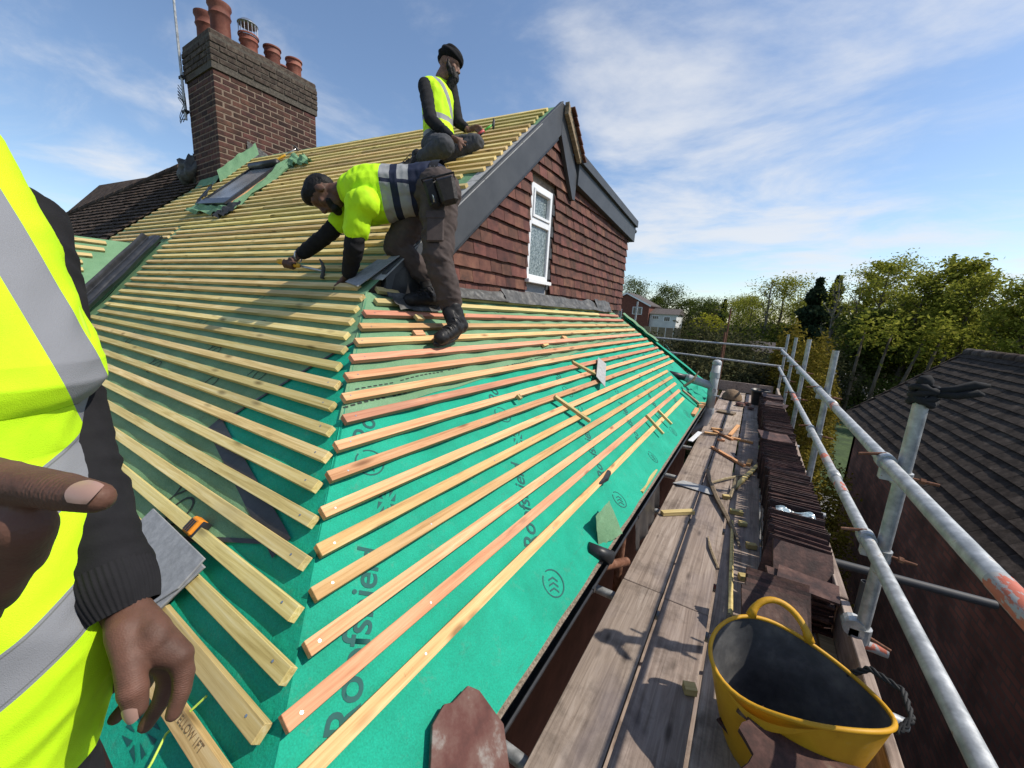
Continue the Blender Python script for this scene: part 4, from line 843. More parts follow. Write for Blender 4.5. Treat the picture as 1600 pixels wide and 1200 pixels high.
for i in range(9):
    n = random.choice((4, 5)); pp = [(.06 * math.cos(2 * math.pi * j / n + random.uniform(-.4, .4)) * random.uniform(.7, 1.4), .05 * math.sin(2 * math.pi * j / n + random.uniform(-.4, .4)) * random.uniform(.7, 1.4)) for j in range(n)]
    shard('tile_shard', pp, .012, rotm((.20 + random.uniform(-.06, .09), 1.47 + random.uniform(-.08, .09), ZB + .03 + .012 * i), random.uniform(-.7, .7), random.uniform(-.6, .6), random.uniform(0, 6)), 'stack_tile', 'broken roof tile piece lying inside the yellow tub', 'tile shard', 'tile pieces inside the tub')
# broken ridge tile leaning in front of the tub
def ridge_f(u, v):
    a = lerp(-1.15, 1.15, v); r = .155; L_ = lerp(0, .46, u) ; e = .03 * nz3(v * 6, 2, 5) if u < .01 else 0
    return V((L_ + e, r * math.sin(a), r * math.cos(a) - .06))
mb = MB(); mb.sheet(ridge_f, 16, 14); k = len(mb.v); mb.sheet(lambda u, v: ridge_f(u, v) * 1.0 + V((0, -.016 * math.sin(lerp(-1.15, 1.15, v)), -.016 * math.cos(lerp(-1.15, 1.15, v)))), 16, 14)
for i in range(16):
    for e in (0, 14): a = i * 15 + e; mb.f.append((a, a + 15, k + a + 15, k + a))
for j in range(14):
    for e in (0, 16 * 15): a = e + j; mb.f.append((a, a + 1, k + a + 1, k + a))
o = mb.build('ridge_tile', 'ridge_red', None, smooth=False); smooth_by_angle(o, 30); o.matrix_basis = rotm((.145, 1.235, ZB + .20), .25, .10, .12)
tag(o, 'old half-round ridge tile with a broken end in front of the tub', 'ridge tile')
# ------------------------------------------------------------------ loose pieces on the walkway
def stick(name, a, b, wd, th, m, label, cat, group=None, twist=0.0, z=None, par=None):
    a, b = V(a), V(b); d = (b - a); L_ = d.length; d.normalize(); up = V((0, 0, 1)); sd = d.cross(up).normalized(); up = sd.cross(d)
    M = Matrix((d, -sd, up)).transposed().to_4x4(); M.translation = (a + b) / 2
    mb = MB().bx(-L_ / 2, L_ / 2, -wd / 2, wd / 2, 0, th); me = mb.mesh(name, m); bm = bmesh.new(); bm.from_mesh(me); bmesh.ops.recalc_face_normals(bm, faces=bm.faces); bmesh.ops.bevel(bm, geom=bm.edges[:], offset=.0012, segments=1, affect='EDGES'); bm.to_mesh(me); bm.free()
    o = link(name, me, par); o.matrix_basis = M @ Matrix.Rotation(twist, 4, 'X'); tag(o, label, cat, group); return o
zb = ZB + .004
stick('batten_offcut', (-.42, 3.05, zb), (-.215, 3.24, zb), .045, .03, 'timber_yellow_obj', 'fresh yellow batten offcut lying across the plank nearest the gutter', 'offcut')
stick('batten_offcut', (-.25, 5.18, zb), (.105, 4.72, zb), .04, .025, 'timber_orange_obj', 'long orange batten offcut lying diagonally on the middle planks', 'offcut')
stick('batten_offcut', (.045, 4.0, zb), (.235, 4.85, zb), .04, .025, 'timber_yellow_obj', 'long pale batten offcut lying beside the tile row', 'offcut')
stick('batten_offcut', (.14, 4.78, zb), (.16, 4.98, zb), .045, .025, 'timber_orange_obj', 'short orange offcut leaning beside the tile row', 'offcut')
stick('batten_offcut', (-.34, 6.10, zb), (-.2, 6.16, zb), .045, .025, 'timber_orange_obj', 'orange offcut lying far out on the plank nearest the gutter', 'offcut')
stick('batten_offcut', (-.30, 6.0, zb + .0), (-.05, 5.72, zb), .04, .025, 'timber_orange_obj', 'lower piece of the orange offcut heap on the far walkway', 'offcut')
stick('batten_offcut', (-.10, 5.88, zb), (-.02, 6.6, zb + .0), .045, .025, 'timber_orange_obj', 'orange offcut pointing along the far walkway', 'offcut')
stick('batten_offcut', (-.08, 5.80, zb + .0), (.18, 5.76, zb), .045, .025, 'timber_orange_obj', 'orange offcut lying square across the far walkway', 'offcut')
stick('batten_offcut', (-.40, 5.80, zb), (-.24, 5.83, zb), .045, .025, 'timber_orange_obj', 'dark-ended orange offcut beside the gutter on the far walkway', 'offcut')
stick('batten_offcut', (-.22, 5.58, zb), (-.14, 5.6, zb), .045, .025, 'timber_orange_obj', 'tiny orange offcut in front of the far offcut heap', 'offcut')
def bent(name, pts, rad, m, label, cat):
    o = MB().tube(pts, rad, 5).build(name, m, None); tag(o, label, cat); return o
bent('split_stick', [(-.215, 4.28, zb + .02), (-.16, 3.95, zb + .03), (-.07, 3.6, zb + .025), (.02, 3.32, zb + .02), (.09, 3.08, zb + .015), (.125, 2.92, zb + .008)], [.018, .021, .02, .018, .013, .005], 'timber_grey_obj', 'long jagged split of brown timber lying along the walkway', 'stick')
bent('split_stick', [(.06, 3.28, zb + .012), (.075, 2.9, zb + .012), (.09, 2.5, zb + .012), (.105, 2.14, zb + .012)], [.010, .012, .013, .013], 'timber_yellow_obj', 'straight brown lath lying in the plank gap behind the tub', 'stick')
bent('split_stick', [(.10, 2.15, zb + .014), (.108, 2.0, zb + .014), (.112, 1.86, zb + .014)], [.013, .013, .012], 'timber_grey_obj', 'pale lath end beside the tub rim', 'stick')
bent('split_stick', [(-.075, 2.93, zb + .006), (-.05, 2.78, zb + .012), (-.02, 2.68, zb + .01), (.02, 2.56, zb + .008)], [.004, .009, .009, .006], 'timber_grey_obj', 'thin curved splinter lying on the second plank', 'stick')
bent('split_stick', [(-.17, 3.92, zb + .02), (-.05, 4.12, zb + .03), (.05, 4.3, zb + .02), (.16, 4.42, zb + .02)], [.009, .013, .012, .006], 'timber_grey_obj', 'knotty twig crossing the walkway', 'stick')
bent('split_stick', [(.05, 4.25, zb + .02), (.04, 4.0, zb + .025), (.02, 3.72, zb + .02)], [.016, .018, .014], 'timber_grey_obj', 'short brown lath crossing the twig', 'stick')
for i, (x, y, l_, lb) in enumerate(((.13, 3.28, .05, 'small green timber block beside the near end of the tile row'), (.19, 2.97, .06, 'small dark timber block tucked against the tile row'), (.155, 2.55, .05, 'small timber block just behind the tub handle'), (-.015, 1.575, .045, 'little timber cube on the planks left of the tub'), (-.01, 3.72, .05, 'timber knot block beside the crossing sticks'), (.08, 3.46, .09, 'wedge-shaped timber block leaning at the plank gap'))):
    stick('timber_block', (x - l_ / 2, y - .01, zb), (x + l_ / 2, y + .01, zb), .04, .032, 'timber_yellow_obj', lb, 'block')
shard('slate_offcut', [(-.17, -.06), (-.10, .075), (.12, .085), (.20, .0), (.17, -.075)], .006, rotm((-.285, 3.78, zb + .006), 0, .01, -.05), 'cement_board', 'grey cement slate with clipped corners lying on the planks', 'slate')
# items at the far end of the walkway
pipe = empty('soil_pipe', (-.45, 6.35, -1.6), 'grey soil vent pipe with black branch standing at the far eaves', 'pipe')
pp_ = (-.42, 6.3)
MB().tube([(-.62, 6.25, -1.66), (-.56, 6.27, -1.62), (-.47, 6.29, -1.52), (pp_[0] - .01, 6.3, -1.38), (pp_[0], 6.3, -1.28)], .062, 18).build('elbow', 'pipe_grey', pipe, smooth=True)
MB().tube([(*pp_, -1.30), (pp_[0] + .01, 6.3, -.60)], .058, 18).build('stack', 'pipe_grey', pipe, smooth=True)
for z in (-1.30, -1.02, -.76): MB().tube([(pp_[0] + .004, 6.3, z - .04), (pp_[0] + .004, 6.3, z + .04)], .066, 18).build('collar', 'pipe_grey', pipe, smooth=False)
MB().lathe([(.062, 0), (.062, .02), (.056, .045), (.035, .062), (0, .068)], (pp_[0] + .01, 6.3, -.60), 18).build('vent_cap', 'pipe_grey', pipe, smooth=True)
MB().tube([(pp_[0], 6.3, -.93), (-.62, 6.27, -.88), (-.80, 6.22, -.84)], .058, 16).build('branch', 'pipe_grey', pipe, smooth=True)
MB().tube([(-.72, 6.235, -.86), (-.76, 6.225, -.85)], .066, 16).build('collar', 'pipe_grey', pipe); MB().tube([(-.75, 6.23, -.85), (-1.12, 6.13, -.79)], .05, 14).build('black_branch', 'plastic_black', pipe, smooth=True)
MB().tube([(pp_[0] + .02, 6.24, -.98), (pp_[0] + .03, 6.225, -.98)], .036, 14).build('access_plug', 'galvanised', pipe)
bk = empty('black_bucket', (.22, 9.0, ZB), 'black plastic bucket at the far end of the walkway', 'bucket')
MB().lathe([(.12, 0), (.155, .30), (.162, .30), (.162, .27)], (.24, 8.75, ZB), 20).build('body', 'plastic_black', bk, smooth=True); MB().lathe([(.13, .24), (0, .30)], (.24, 8.75, ZB), 12).build('contents', 'sack', bk)
o = MB().lathe([(.0, .20), (.10, .17), (.17, .08), (.19, 0)], (0, 0, 0), 18).build('cloth_cap', 'sack', None, smooth=True); o.location = (-.22, 8.9, ZB + .02); tag(o, 'rounded brown sack lying at the far end of the walkway', 'sack')
for i, (x, y, s_) in enumerate(((-.05, 8.3, .09), (.06, 8.5, .07), (.12, 8.1, .06))):
    o = MB().lathe([(0, 0), (s_, .02), (s_ * .8, s_ * .7), (0, s_ * .9)], (0, 0, 0), 7).build('rubble_lump', 'red_tile', None); o.location = (x, y, ZB); tag(o, ('largest dark rubble lump before the far bucket', 'rubble lump nearest the far bucket', 'smallest rubble lump beside the tile row')[i], 'rubble')
stick('plank_piece', (-.36, 7.45, zb), (-.1, 7.4, zb), .18, .03, 'timber_grey_obj', 'short grey board piece lying across the far planks', 'plank piece')
# clutter in and along the gutter
stick('batten_offcut', (-.515, 5.2, -1.175), (-.52, 5.62, -1.175), .05, .03, 'timber_orange_obj', 'orange offcut lying along the gutter edge before the pipe', 'offcut')
for i, (y, lb) in enumerate(((5.78, 'nearer of two orange offcut cubes in the gutter by the pipe'), (5.95, 'farther of two orange offcut cubes in the gutter by the pipe'))): stick('batten_offcut', (-.53, y, -1.175), (-.47, y + .05, -1.175), .05, .045, 'timber_orange_obj', lb, 'offcut')
stick('batten_offcut', (-.512, 2.62, -1.2), (-.518, 3.1, -1.2), .03, .018, 'timber_yellow_obj', 'thin pale lath lying in the grit beside the gutter', 'offcut')
stick('board_strip', (-.44, 4.55, -1.32), (-.40, 5.1, -1.34), .05, .01, 'upvc_white', 'white plastic strip tucked below the gutter', 'strip')
def bag(u, v): return V((-.33 - .16 * u + .03 * nz3(v * 5, u * 3, 2), 2.35 + .75 * v, -1.28 - .22 * u - .05 * math.sin(v * 6) + .05 * nz3(u * 5, v * 5, 6)))
o = MB().sheet(lambda u, v: V((-.495 + .10 * u * (.3 + nz3(v * 4, 1, 3)), 2.45 + .75 * v, -1.29 - .25 * u + .02 * nz3(u * 5, v * 7, 6))), 10, 24).build('plastic_sheet', 'plastic_black', None, smooth=True); tag(o, 'crumpled black plastic sheet hanging below the gutter', 'plastic sheet')
o = MB().sheet(lambda u, v: V((-.525 + .06 * v * (1 - u) - .04 * u, 1.80 + .22 * v + .02 * u, -1.19 + .16 * u + .02 * nz3(u * 4, v * 4, 2))), 10, 8).build('membrane_scrap', 'membrane_dull', None, smooth=True); tag(o, 'curled scrap of dull green membrane standing at the gutter', 'membrane scrap')
dp = MB().tube([(-.56, 1.73, -1.165), (-.45, 1.79, -1.205)], .034, 14).build('pipe_offcut', 'plastic_black', None, smooth=True); tag(dp, 'short black pipe end poking over the gutter', 'pipe')
rp_ = tube_part('scaffold_tube_end', (-.52, 1.92, -1.36), (-.44, 2.10, -1.40), 'rust'); rp_.parent = None; tag(rp_, 'short rusty tube end lying under the gutter', 'tube')
# ------------------------------------------------------------------ loose things on the slopes
def s2stick(p, q, m, label, wd=.03, th=.022, h=.0265, name='batten_offcut'):
    a, b = S2(*p, h), S2(*q, h); d = (b - a); L_ = d.length; d.normalize(); sd = N2.cross(d).normalized(); M = Matrix((d, sd, N2)).transposed().to_4x4(); M.translation = (a + b) / 2
    me = MB().bx(-L_ / 2, L_ / 2, -wd / 2, wd / 2, 0, th).mesh(name, m); bm = bmesh.new(); bm.from_mesh(me); bmesh.ops.recalc_face_normals(bm, faces=bm.faces); bmesh.ops.bevel(bm, geom=bm.edges[:], offset=.001, segments=1, affect='EDGES'); bm.to_mesh(me); bm.free()
    o = link(name, me); o.matrix_basis = M; tag(o, label, 'offcut'); return o
s2stick((.90, 3.2), (.72, 3.43), 'timber_yellow_obj', 'pale batten offcut lying under the grey slip on the side slope')
s2stick((.64, 2.46), (.36, 2.64), 'timber_yellow_obj', 'pale batten offcut bridging two battens midway down the side slope')
s2stick((.14, 3.72), (-.09, 3.71), 'timber_yellow_obj', 'longer of two pale offcuts across the lowest batten')
s2stick((.10, 4.12), (-.09, 4.13), 'timber_yellow_obj', 'shorter of two pale offcuts across the lowest batten')
s2stick((.735, 2.06), (.70, 2.06), 'timber_yellow_obj', 'tiny timber cube sitting on a side batten')
s2stick((1.33, 1.62), (1.33, 1.70), 'timber_orange_obj', 'orange batten stub beside the rear boot', wd=.04, h=.001)
s2stick((1.44, 1.70), (1.44, 1.76), 'timber_yellow_obj', 'yellow batten stub just above the rear boot', wd=.04)
s2stick((1.22, 3.52), (1.21, 3.60), 'timber_orange_obj', 'orange stub lying between upper side battens near the wall', wd=.04, h=.001)
s2stick((1.15, 3.0), (1.16, 3.1), 'timber_orange_obj', 'reddish stub lying between upper side battens below the window', wd=.04, h=.001)
a = S2(.83, 3.82, .05); b = S2(.62, 3.36, .05)
shard('slate_offcut', [(-.26, -.055), (.22, -.055), (.29, .055), (-.26, .055)], .006, (lambda d: (lambda M: M)(Matrix.Translation((a + b) / 2) @ Matrix((d, N2.cross(d).normalized(), N2)).transposed().to_4x4()))((b - a).normalized()), 'cement_board', 'pale grey cement slip lying across the side battens', 'slate')
cl_ = MB().tube([S2(.02, 2.16, .004), S2(.0, 2.16, .02), S2(-.005, 2.26, .028), S2(.01, 2.36, .025)], [.006, .008, .02, .018], 6).build('black_clip', 'plastic_black', None); tag(cl_, 'small black plastic clip against the lowest side batten', 'clip')
w1 = [S2(.05, 5.55, .03), S2(-.08, 5.72, .05), S2(-.16, 5.85, .06)]
s2stick((.09, 5.62), (-.18, 5.78), 'timber_grey_obj', 'dark weathered timber piece lying beside the branch pipe', wd=.05, h=.03)
bent('split_stick', [S2(.12, 5.95, .02), S2(.10, 6.0, .16), S2(.15, 6.08, .30)], [.022, .02, .008], 'timber_grey_obj', 'upright weathered timber splinter behind the black branch pipe', 'stick')
# tape measure, slates and string on the front slope
zs = Matrix((V((1, 0, 0)), V((0, .7587, .6514)), N1)).transposed().to_4x4()
def on_front(x, y, h, rz=0): M = zs.copy(); M.translation = S1(x, y, h); return M @ Matrix.Rotation(rz, 4, 'Z')
for i in range(3):
    shard('grey_slate', [(-.24, -.115), (.16, -.115), (.235, .0), (.235, .095), (-.24, .095)] if i == 2 else [(-.24, -.11), (.2, -.115), (.245, .085), (-.24, .10)], .007, on_front(-1.60 + .008 * (i == 1) , .375 + .006 * i, .028 + .0075 * i, -.02 + .03 * (i == 0)), 'slate_grey', ('bottom grey slate of three stacked on the front battens', 'middle grey slate of three stacked on the front battens', 'top grey slate of three stacked on the front battens')[i], 'slate')
tp = empty('tape_measure', S1(-1.585, .478, .03), 'orange and black tape measure lying on the front slope beside the slates', 'tape measure')
mb = MB().box8([S1(-1.615, .462, .004), S1(-1.545, .462, .004), S1(-1.545, .51, .004), S1(-1.615, .51, .004), S1(-1.612, .465, .036), S1(-1.55, .465, .036), S1(-1.555, .508, .036), S1(-1.61, .508, .036)]); mb.build('case', 'orange_plastic', tp, bevel=.006)
for dx_ in (-1.604, -1.59, -1.576): MB().box8([S1(dx_, .47, .034), S1(dx_ + .008, .47, .034), S1(dx_ + .008, .50, .034), S1(dx_, .50, .034), S1(dx_, .47, .039), S1(dx_ + .008, .47, .039), S1(dx_ + .008, .50, .039), S1(dx_, .50, .039)]).build('grip', 'plastic_black', tp)
MB().box8([S1(-1.546, .462, .003), S1(-1.53, .462, .003), S1(-1.53, .51, .003), S1(-1.546, .51, .003), S1(-1.546, .465, .03), S1(-1.532, .465, .022), S1(-1.532, .508, .022), S1(-1.546, .508, .03)]).build('mouth', 'plastic_black', tp)
o = MB().tube([S1(-1.02, .30, .012), S1(-1.06, .225, .008), S1(-1.04, .19, .008), S1(-1.03, .14, .004), S1(-1.03, .12, -.03)], .0028, 6).build('string_line', 'lime_string', None); tag(o, 'lime green string line lying on the membrane at the near eaves', 'string')
flag(-1.22, .165, lambda x, y: S1(x, y, sag1(x, y) + .0015), .13, .05, front, (1, 0), (0, 1))
# broken red tile on the eaves corner
M = Matrix((V((0, 1, 0)), V((-.7678, 0, .6407)), N2)).transposed().to_4x4(); M.translation = S2(-.235, .695, .012)
shard('broken_tile', [(-.155, -.11), (-.135, .01), (-.095, .085), (-.045, .108), (-.02, .10), (.045, .112), (.075, .085), (.112, -.02), (.075, -.115)], .013, M @ Matrix.Rotation(-.25, 4, 'Z'), 'red_tile', 'broken red roof tile with cement smear lying at the near eaves', 'roof tile')
# hammers lying / held are built with helper
def hammer(name, p_end, p_head, label, handle_m='yellow_plastic', flip=1, par=None):
    a, b = V(p_end), V(p_head); d = (b - a).normalized(); h = empty(name, a, label, 'hammer'); L_ = (b - a).length
    MB().tube([a, a + d * .02, a + d * L_ * .45, a + d * L_ * .5], [.015, .019, .016, .011], 10).build('grip', handle_m, h, smooth=True)
    MB().tube([a + d * L_ * .45, b], .0085, 8).build('shaft', 'steel', h, smooth=True)
    s = d.cross(V((.3, .5, .8))).normalized(); s = (V((0, 0, 1)) - d * d.z).normalized() if flip else s
    MB().tube([b - s * .05, b - s * .035, b - s * .015, b + s * .02, b + s * .05 - d * .012, b + s * .075 - d * .035], [.015, .016, .012, .014, .010, .004], 8).build('head', 'dark_grey', h, smooth=True)
    return h
hammer('hammer', S1(-6.72, 3.50, .05), S1(-6.52, 3.76, .06), 'yellow-handled hammer lying on the battens near the chimney')
# ------------------------------------------------------------------ ground, road, neighbours, trees
GZ = -5.5
def gf(u, v):
    x = lerp(-900, 900, u); y = lerp(-300, 1500, v); return V((x, y, GZ + (.0 if abs(x) < 60 and y < 90 else 0)))
tag(MB().sheet(gf, 8, 8).build('ground', 'grass', None), kind='structure')
rd = MB().add([(6.0, 40, GZ + .06), (14.5, 34, GZ + .06), (20, 60, GZ + .06), (9.5, 72, GZ + .06)], [(0, 1, 2, 3)]).build('road', 'road', None); tag(rd, kind='structure')
tag(MB().bx(-1.0, 3.2, -3, 16, GZ + .002, GZ + .02).build('path', 'road', None), kind='structure')
# neighbour with dark tiled roof
nb_ = empty('neighbour_house', (6, 9, GZ), 'neighbouring brick house with dark tiled roof beyond the guard rail', 'house')
EX, EZ, VY = 2.16, -1.958, 12.06; PD = 1.70; PR = 1.634; TH = math.atan2(PR, PD); SL = math.hypot(PD, PR)
def NR(s, y, h=0): return V((EX + math.cos(TH) * s - math.sin(TH) * h, y, EZ + math.sin(TH) * s + math.cos(TH) * h))
MB().bx(EX + .16, EX + .5, -2, VY - .25, GZ, EZ + .1).build('wall', 'neighbour_brick', nb_)
MB().prism([(EX + .16, VY - .25, GZ), (EX + .16, VY - .25, EZ), (EX + .2 + PD, VY - .25, EZ + PR - .2), (EX + 2 * PD, VY - .25, EZ), (EX + 2 * PD, VY - .25, GZ)], (0, -.2, 0)).build('gable_end', 'neighbour_brick', nb_)
slope = MB().add([NR(0, -2, -.03), NR(0, VY, -.03), NR(SL, VY, -.03), NR(SL, -2, -.03)], [(0, 1, 2, 3)]).build('roof_slope', 'tile_dark', nb_)
MB().add([NR(SL, -2), NR(SL, VY), (EX + 2 * PD, VY, EZ), (EX + 2 * PD, -2, EZ)], [(0, 1, 2, 3)]).build('roof_slope_far', 'tile_dark', nb_)
NC = 15; g_ = SL / NC
mat('neighbour_tile', [(.25, (.022, .018, .016)), (.5, (.046, .037, .031)), (.70, (.078, .063, .053)), (.80, (.19, .165, .13))], scale=11, spec=.08, rough=1.0, bump=.003, rand=.22, bscale=60)
def n_tile(w_):
    mb = MB(); n = 1
    a = [(0, 0, 0), (w_ - .004, 0, 0), (w_ - .004, g_ + .05, 0), (0, g_ + .05, 0)]
    return MB().box8([V(p) + V((0, 0, .018 if p[1] == 0 else -.004)) - V((0, 0, .02)) for p in a] + [V(p) + V((0, 0, .026 if p[1] == 0 else .004)) for p in a]).mesh('roof_tile', 'neighbour_tile')
ntm = n_tile(.26); MR = Matrix((V((0, 1, 0)), V((math.cos(TH), 0, math.sin(TH))), V((-math.sin(TH), 0, math.cos(TH))))).transposed().to_4x4()
rest = MB(); cands = []
for j in range(NC):
    y = VY - .26 - (.13 if j % 2 else 0)
    while y > 1.6: cands.append((j, y)); y -= .26
cands.sort(key=lambda c: c[1] + c[0] * .35)
vis = [c for c in cands if NR(c[0] * g_, c[1]).x / max(.1, c[1]) < .56]; rest_c = [c for c in cands if c not in set(vis)] + vis[300:]
for j, y in vis[:300]:
    o = link('roof_tile', ntm, slope); o.matrix_basis = Matrix.Translation(NR(j * g_ - .03, y, random.uniform(-.002, .004))) @ MR @ Matrix.Rotation(random.uniform(-.008, .008), 4, 'Z')
for j, y in rest_c:
    M = Matrix.Translation(NR(j * g_ - .03, y, random.uniform(-.002, .004))) @ MR; rest.add([M @ v.co for v in ntm.vertices], [tuple(p.vertices) for p in ntm.polygons])
if rest.v: tag(rest.build('roof_tiles', 'neighbour_tile', slope, fix=False), kind='stuff')
for i in range(34):
    y = VY + .02 - i * .40
    MB().tube([NR(SL, y, -.02), NR(SL, y - .385, -.02)], [.095, .088], 12).build('ridge_tile', 'lichen_brick' if i < 3 else 'tile_dark', nb_, smooth=True)
for j in range(NC): MB().box8([NR(j * g_, VY - .02, -.02), NR(j * g_, VY + .03, -.02), NR((j + 1) * g_ + .03, VY + .03, -.02), NR((j + 1) * g_ + .03, VY - .02, -.02), NR(j * g_, VY - .02, .035), NR(j * g_, VY + .03, .035), NR((j + 1) * g_ + .03, VY + .03, .02), NR((j + 1) * g_ + .03, VY - .02, .02)]).build('verge_tile', 'tile_dark', nb_)
MB().bx(EX + .02, EX + .05, -2, VY, EZ - .16, EZ - .03).build('fascia', 'plastic_black', nb_)
MB().tube([(EX - .03, -2, EZ - .05), (EX - .03, VY, EZ - .05)], .05, 8).build('gutter', 'plastic_black', nb_, smooth=True)
# ------------------------------------------------------------------ foliage
def leaves(name, pts, nrm_bias, size, m, parent, var=.5):
    n = len(pts); c = np.asarray(pts); a = RNG.normal(size=(n, 3)); a[:, 2] *= .6; a /= np.linalg.norm(a, axis=1)[:, None]
    b = RNG.normal(size=(n, 3)); b -= (b * a).sum(1)[:, None] * a; b /= np.linalg.norm(b, axis=1)[:, None]
    s = size * (1 + var * RNG.uniform(-1, 1, n))[:, None]
    P = np.empty((n, 4, 3)); P[:, 0] = c - a * s; P[:, 1] = c + b * s * .55; P[:, 2] = c + a * s; P[:, 3] = c - b * s * .55
    me = bpy.data.meshes.new(name); me.vertices.add(4 * n); me.vertices.foreach_set('co', P.reshape(-1).astype(np.float32))
    me.loops.add(4 * n); me.loops.foreach_set('vertex_index', np.arange(4 * n, dtype=np.int32)); me.polygons.add(n); me.polygons.foreach_set('loop_start', np.arange(0, 4 * n, 4, dtype=np.int32)); me.polygons.foreach_set('loop_total', np.full(n, 4, dtype=np.int32))
    at = me.attributes.new('leaf', 'FLOAT', 'FACE'); at.data.foreach_set('value', RNG.uniform(0, 100, n).astype(np.float32))
    me.update(); me.materials.append(MATS[m]); return link(name, me, parent)
def make_tree(base, top, rad, kind, label):
    base = V(base); H = top - base.z; t = empty('tree', base, label, 'tree', 'trees behind the houses'); mb = MB(); tips = []
    bark = 'bark_pale' if kind in ('bare', 'sparse') else 'bark'
    lean = V((random.uniform(-.04, .04), random.uniform(-.04, .04), 1)); r0 = .018 * H + .03
    nseg = 7; tr = [base + lean * (H * .92 * i / nseg) + V((random.uniform(-.1, .1), random.uniform(-.1, .1), 0)) * (i > 0) for i in range(nseg + 1)]
    mb.tube(tr, [r0 * (1 - .9 * i / nseg) + .012 for i in range(nseg + 1)], 7)
    if kind == 'conifer':
        pts = []
        for i in range(4200):
            u = random.random() ** .8; z = base.z + H * (.12 + .88 * u); rr = rad * 2.3 * (1 - u) ** .9 * (.7 + .4 * math.sin(u * 38 + 3 * noise.noise(V((u * 9, base.x, 0))))) + .08; a = random.uniform(0, 6.283); q = rr * random.random() ** .4
            pts.append((base.x + lean.x * H * u + q * math.cos(a), base.y + q * math.sin(a), z - q * .35))
        mb.build('trunk', 'bark', t, smooth=True); leaves('crown', pts, 0, .20, 'leaf_conifer', t); return
    nl = {'spring': 20, 'oak': 17, 'copper': 15, 'sparse': 15, 'bare': 17}[kind]; h0 = .25 if kind in ('spring', 'oak', 'copper') else .30
    for i in range(nl):
        f = h0 + (1 - h0) * (i + random.random() * .7) / nl; f = min(f, .97); p = tr[0].lerp(tr[-1], f) ; a = i * 2.4 + random.uniform(-.5, .5)
        env = math.sin(math.pi * min(1, max(.05, (f - h0 + .22) / (1.22 - h0)))) ** .6
        ln = rad * env * random.uniform(.65, 1.1); up = random.uniform(.35, 1.0) if kind != 'bare' else random.uniform(.9, 1.9)
        d = V((math.cos(a), math.sin(a), up)).normalized(); q = p + d * ln * .55 + V((0, 0, random.uniform(0, .1)))
        e = q + V((math.cos(a + random.uniform(-.5, .5)), math.sin(a + random.uniform(-.5, .5)), up + .35)).normalized() * ln * .55
        rb = max(.012, r0 * .38 * (1 - f * .7)); mb.tube([p, q, e], [rb, rb * .6, .012], 5); tips += [q, e]
        for k in range(6):
            s0 = p.lerp(q, random.uniform(.4, 1)) if k % 2 else q.lerp(e, random.uniform(0, 1)); aa = a + random.uniform(-1.3, 1.3)
            d2 = V((math.cos(aa), math.sin(aa), random.uniform(.2, 1.2) + (.6 if kind == 'bare' else 0))).normalized(); e2 = s0 + d2 * ln * random.uniform(.35, .7); m2 = s0.lerp(e2, .5) + V((random.uniform(-.06, .06), random.uniform(-.06, .06), .03))
            mb.tube([s0, m2, e2], [rb * .5, rb * .35, .007], 4, cap=False); tips += [e2, m2]
            if kind in ('bare', 'sparse'):
                for _ in range(4): s3 = s0.lerp(e2, random.uniform(.3, 1)); e3 = s3 + V((random.uniform(-.4, .4), random.uniform(-.4, .4), random.uniform(.1, .6))) * ln * .5; mb.tube([s3, e3], [.012, .005], 3, cap=False); tips.append(e3)
    mb.build('trunk', bark, t, smooth=True)
    per, spread, size, lm_ = {'spring': (44, .135, .080, 'leaf_spring'), 'oak': (38, .15, .14, 'leaf_oak'), 'copper': (26, .24, .13, 'leaf_copper'), 'sparse': (9, .16, .12, 'leaf_spring'), 'bare': (1, .1, .06, 'leaf_spring')}[kind]
    T_ = np.array([tuple(p) for p in tips]); 
    if kind in ('spring', 'oak', 'copper'):   # only most tips carry leaves: gaps stay between clumps
        T_ = T_[RNG.random(len(T_)) < .72]
    pts = np.repeat(T_, per, axis=0) + RNG.normal(size=(len(T_) * per, 3)) * (spread * rad * np.array([1, 1, .75]))
    leaves('crown', pts, 0, size, lm_, t)
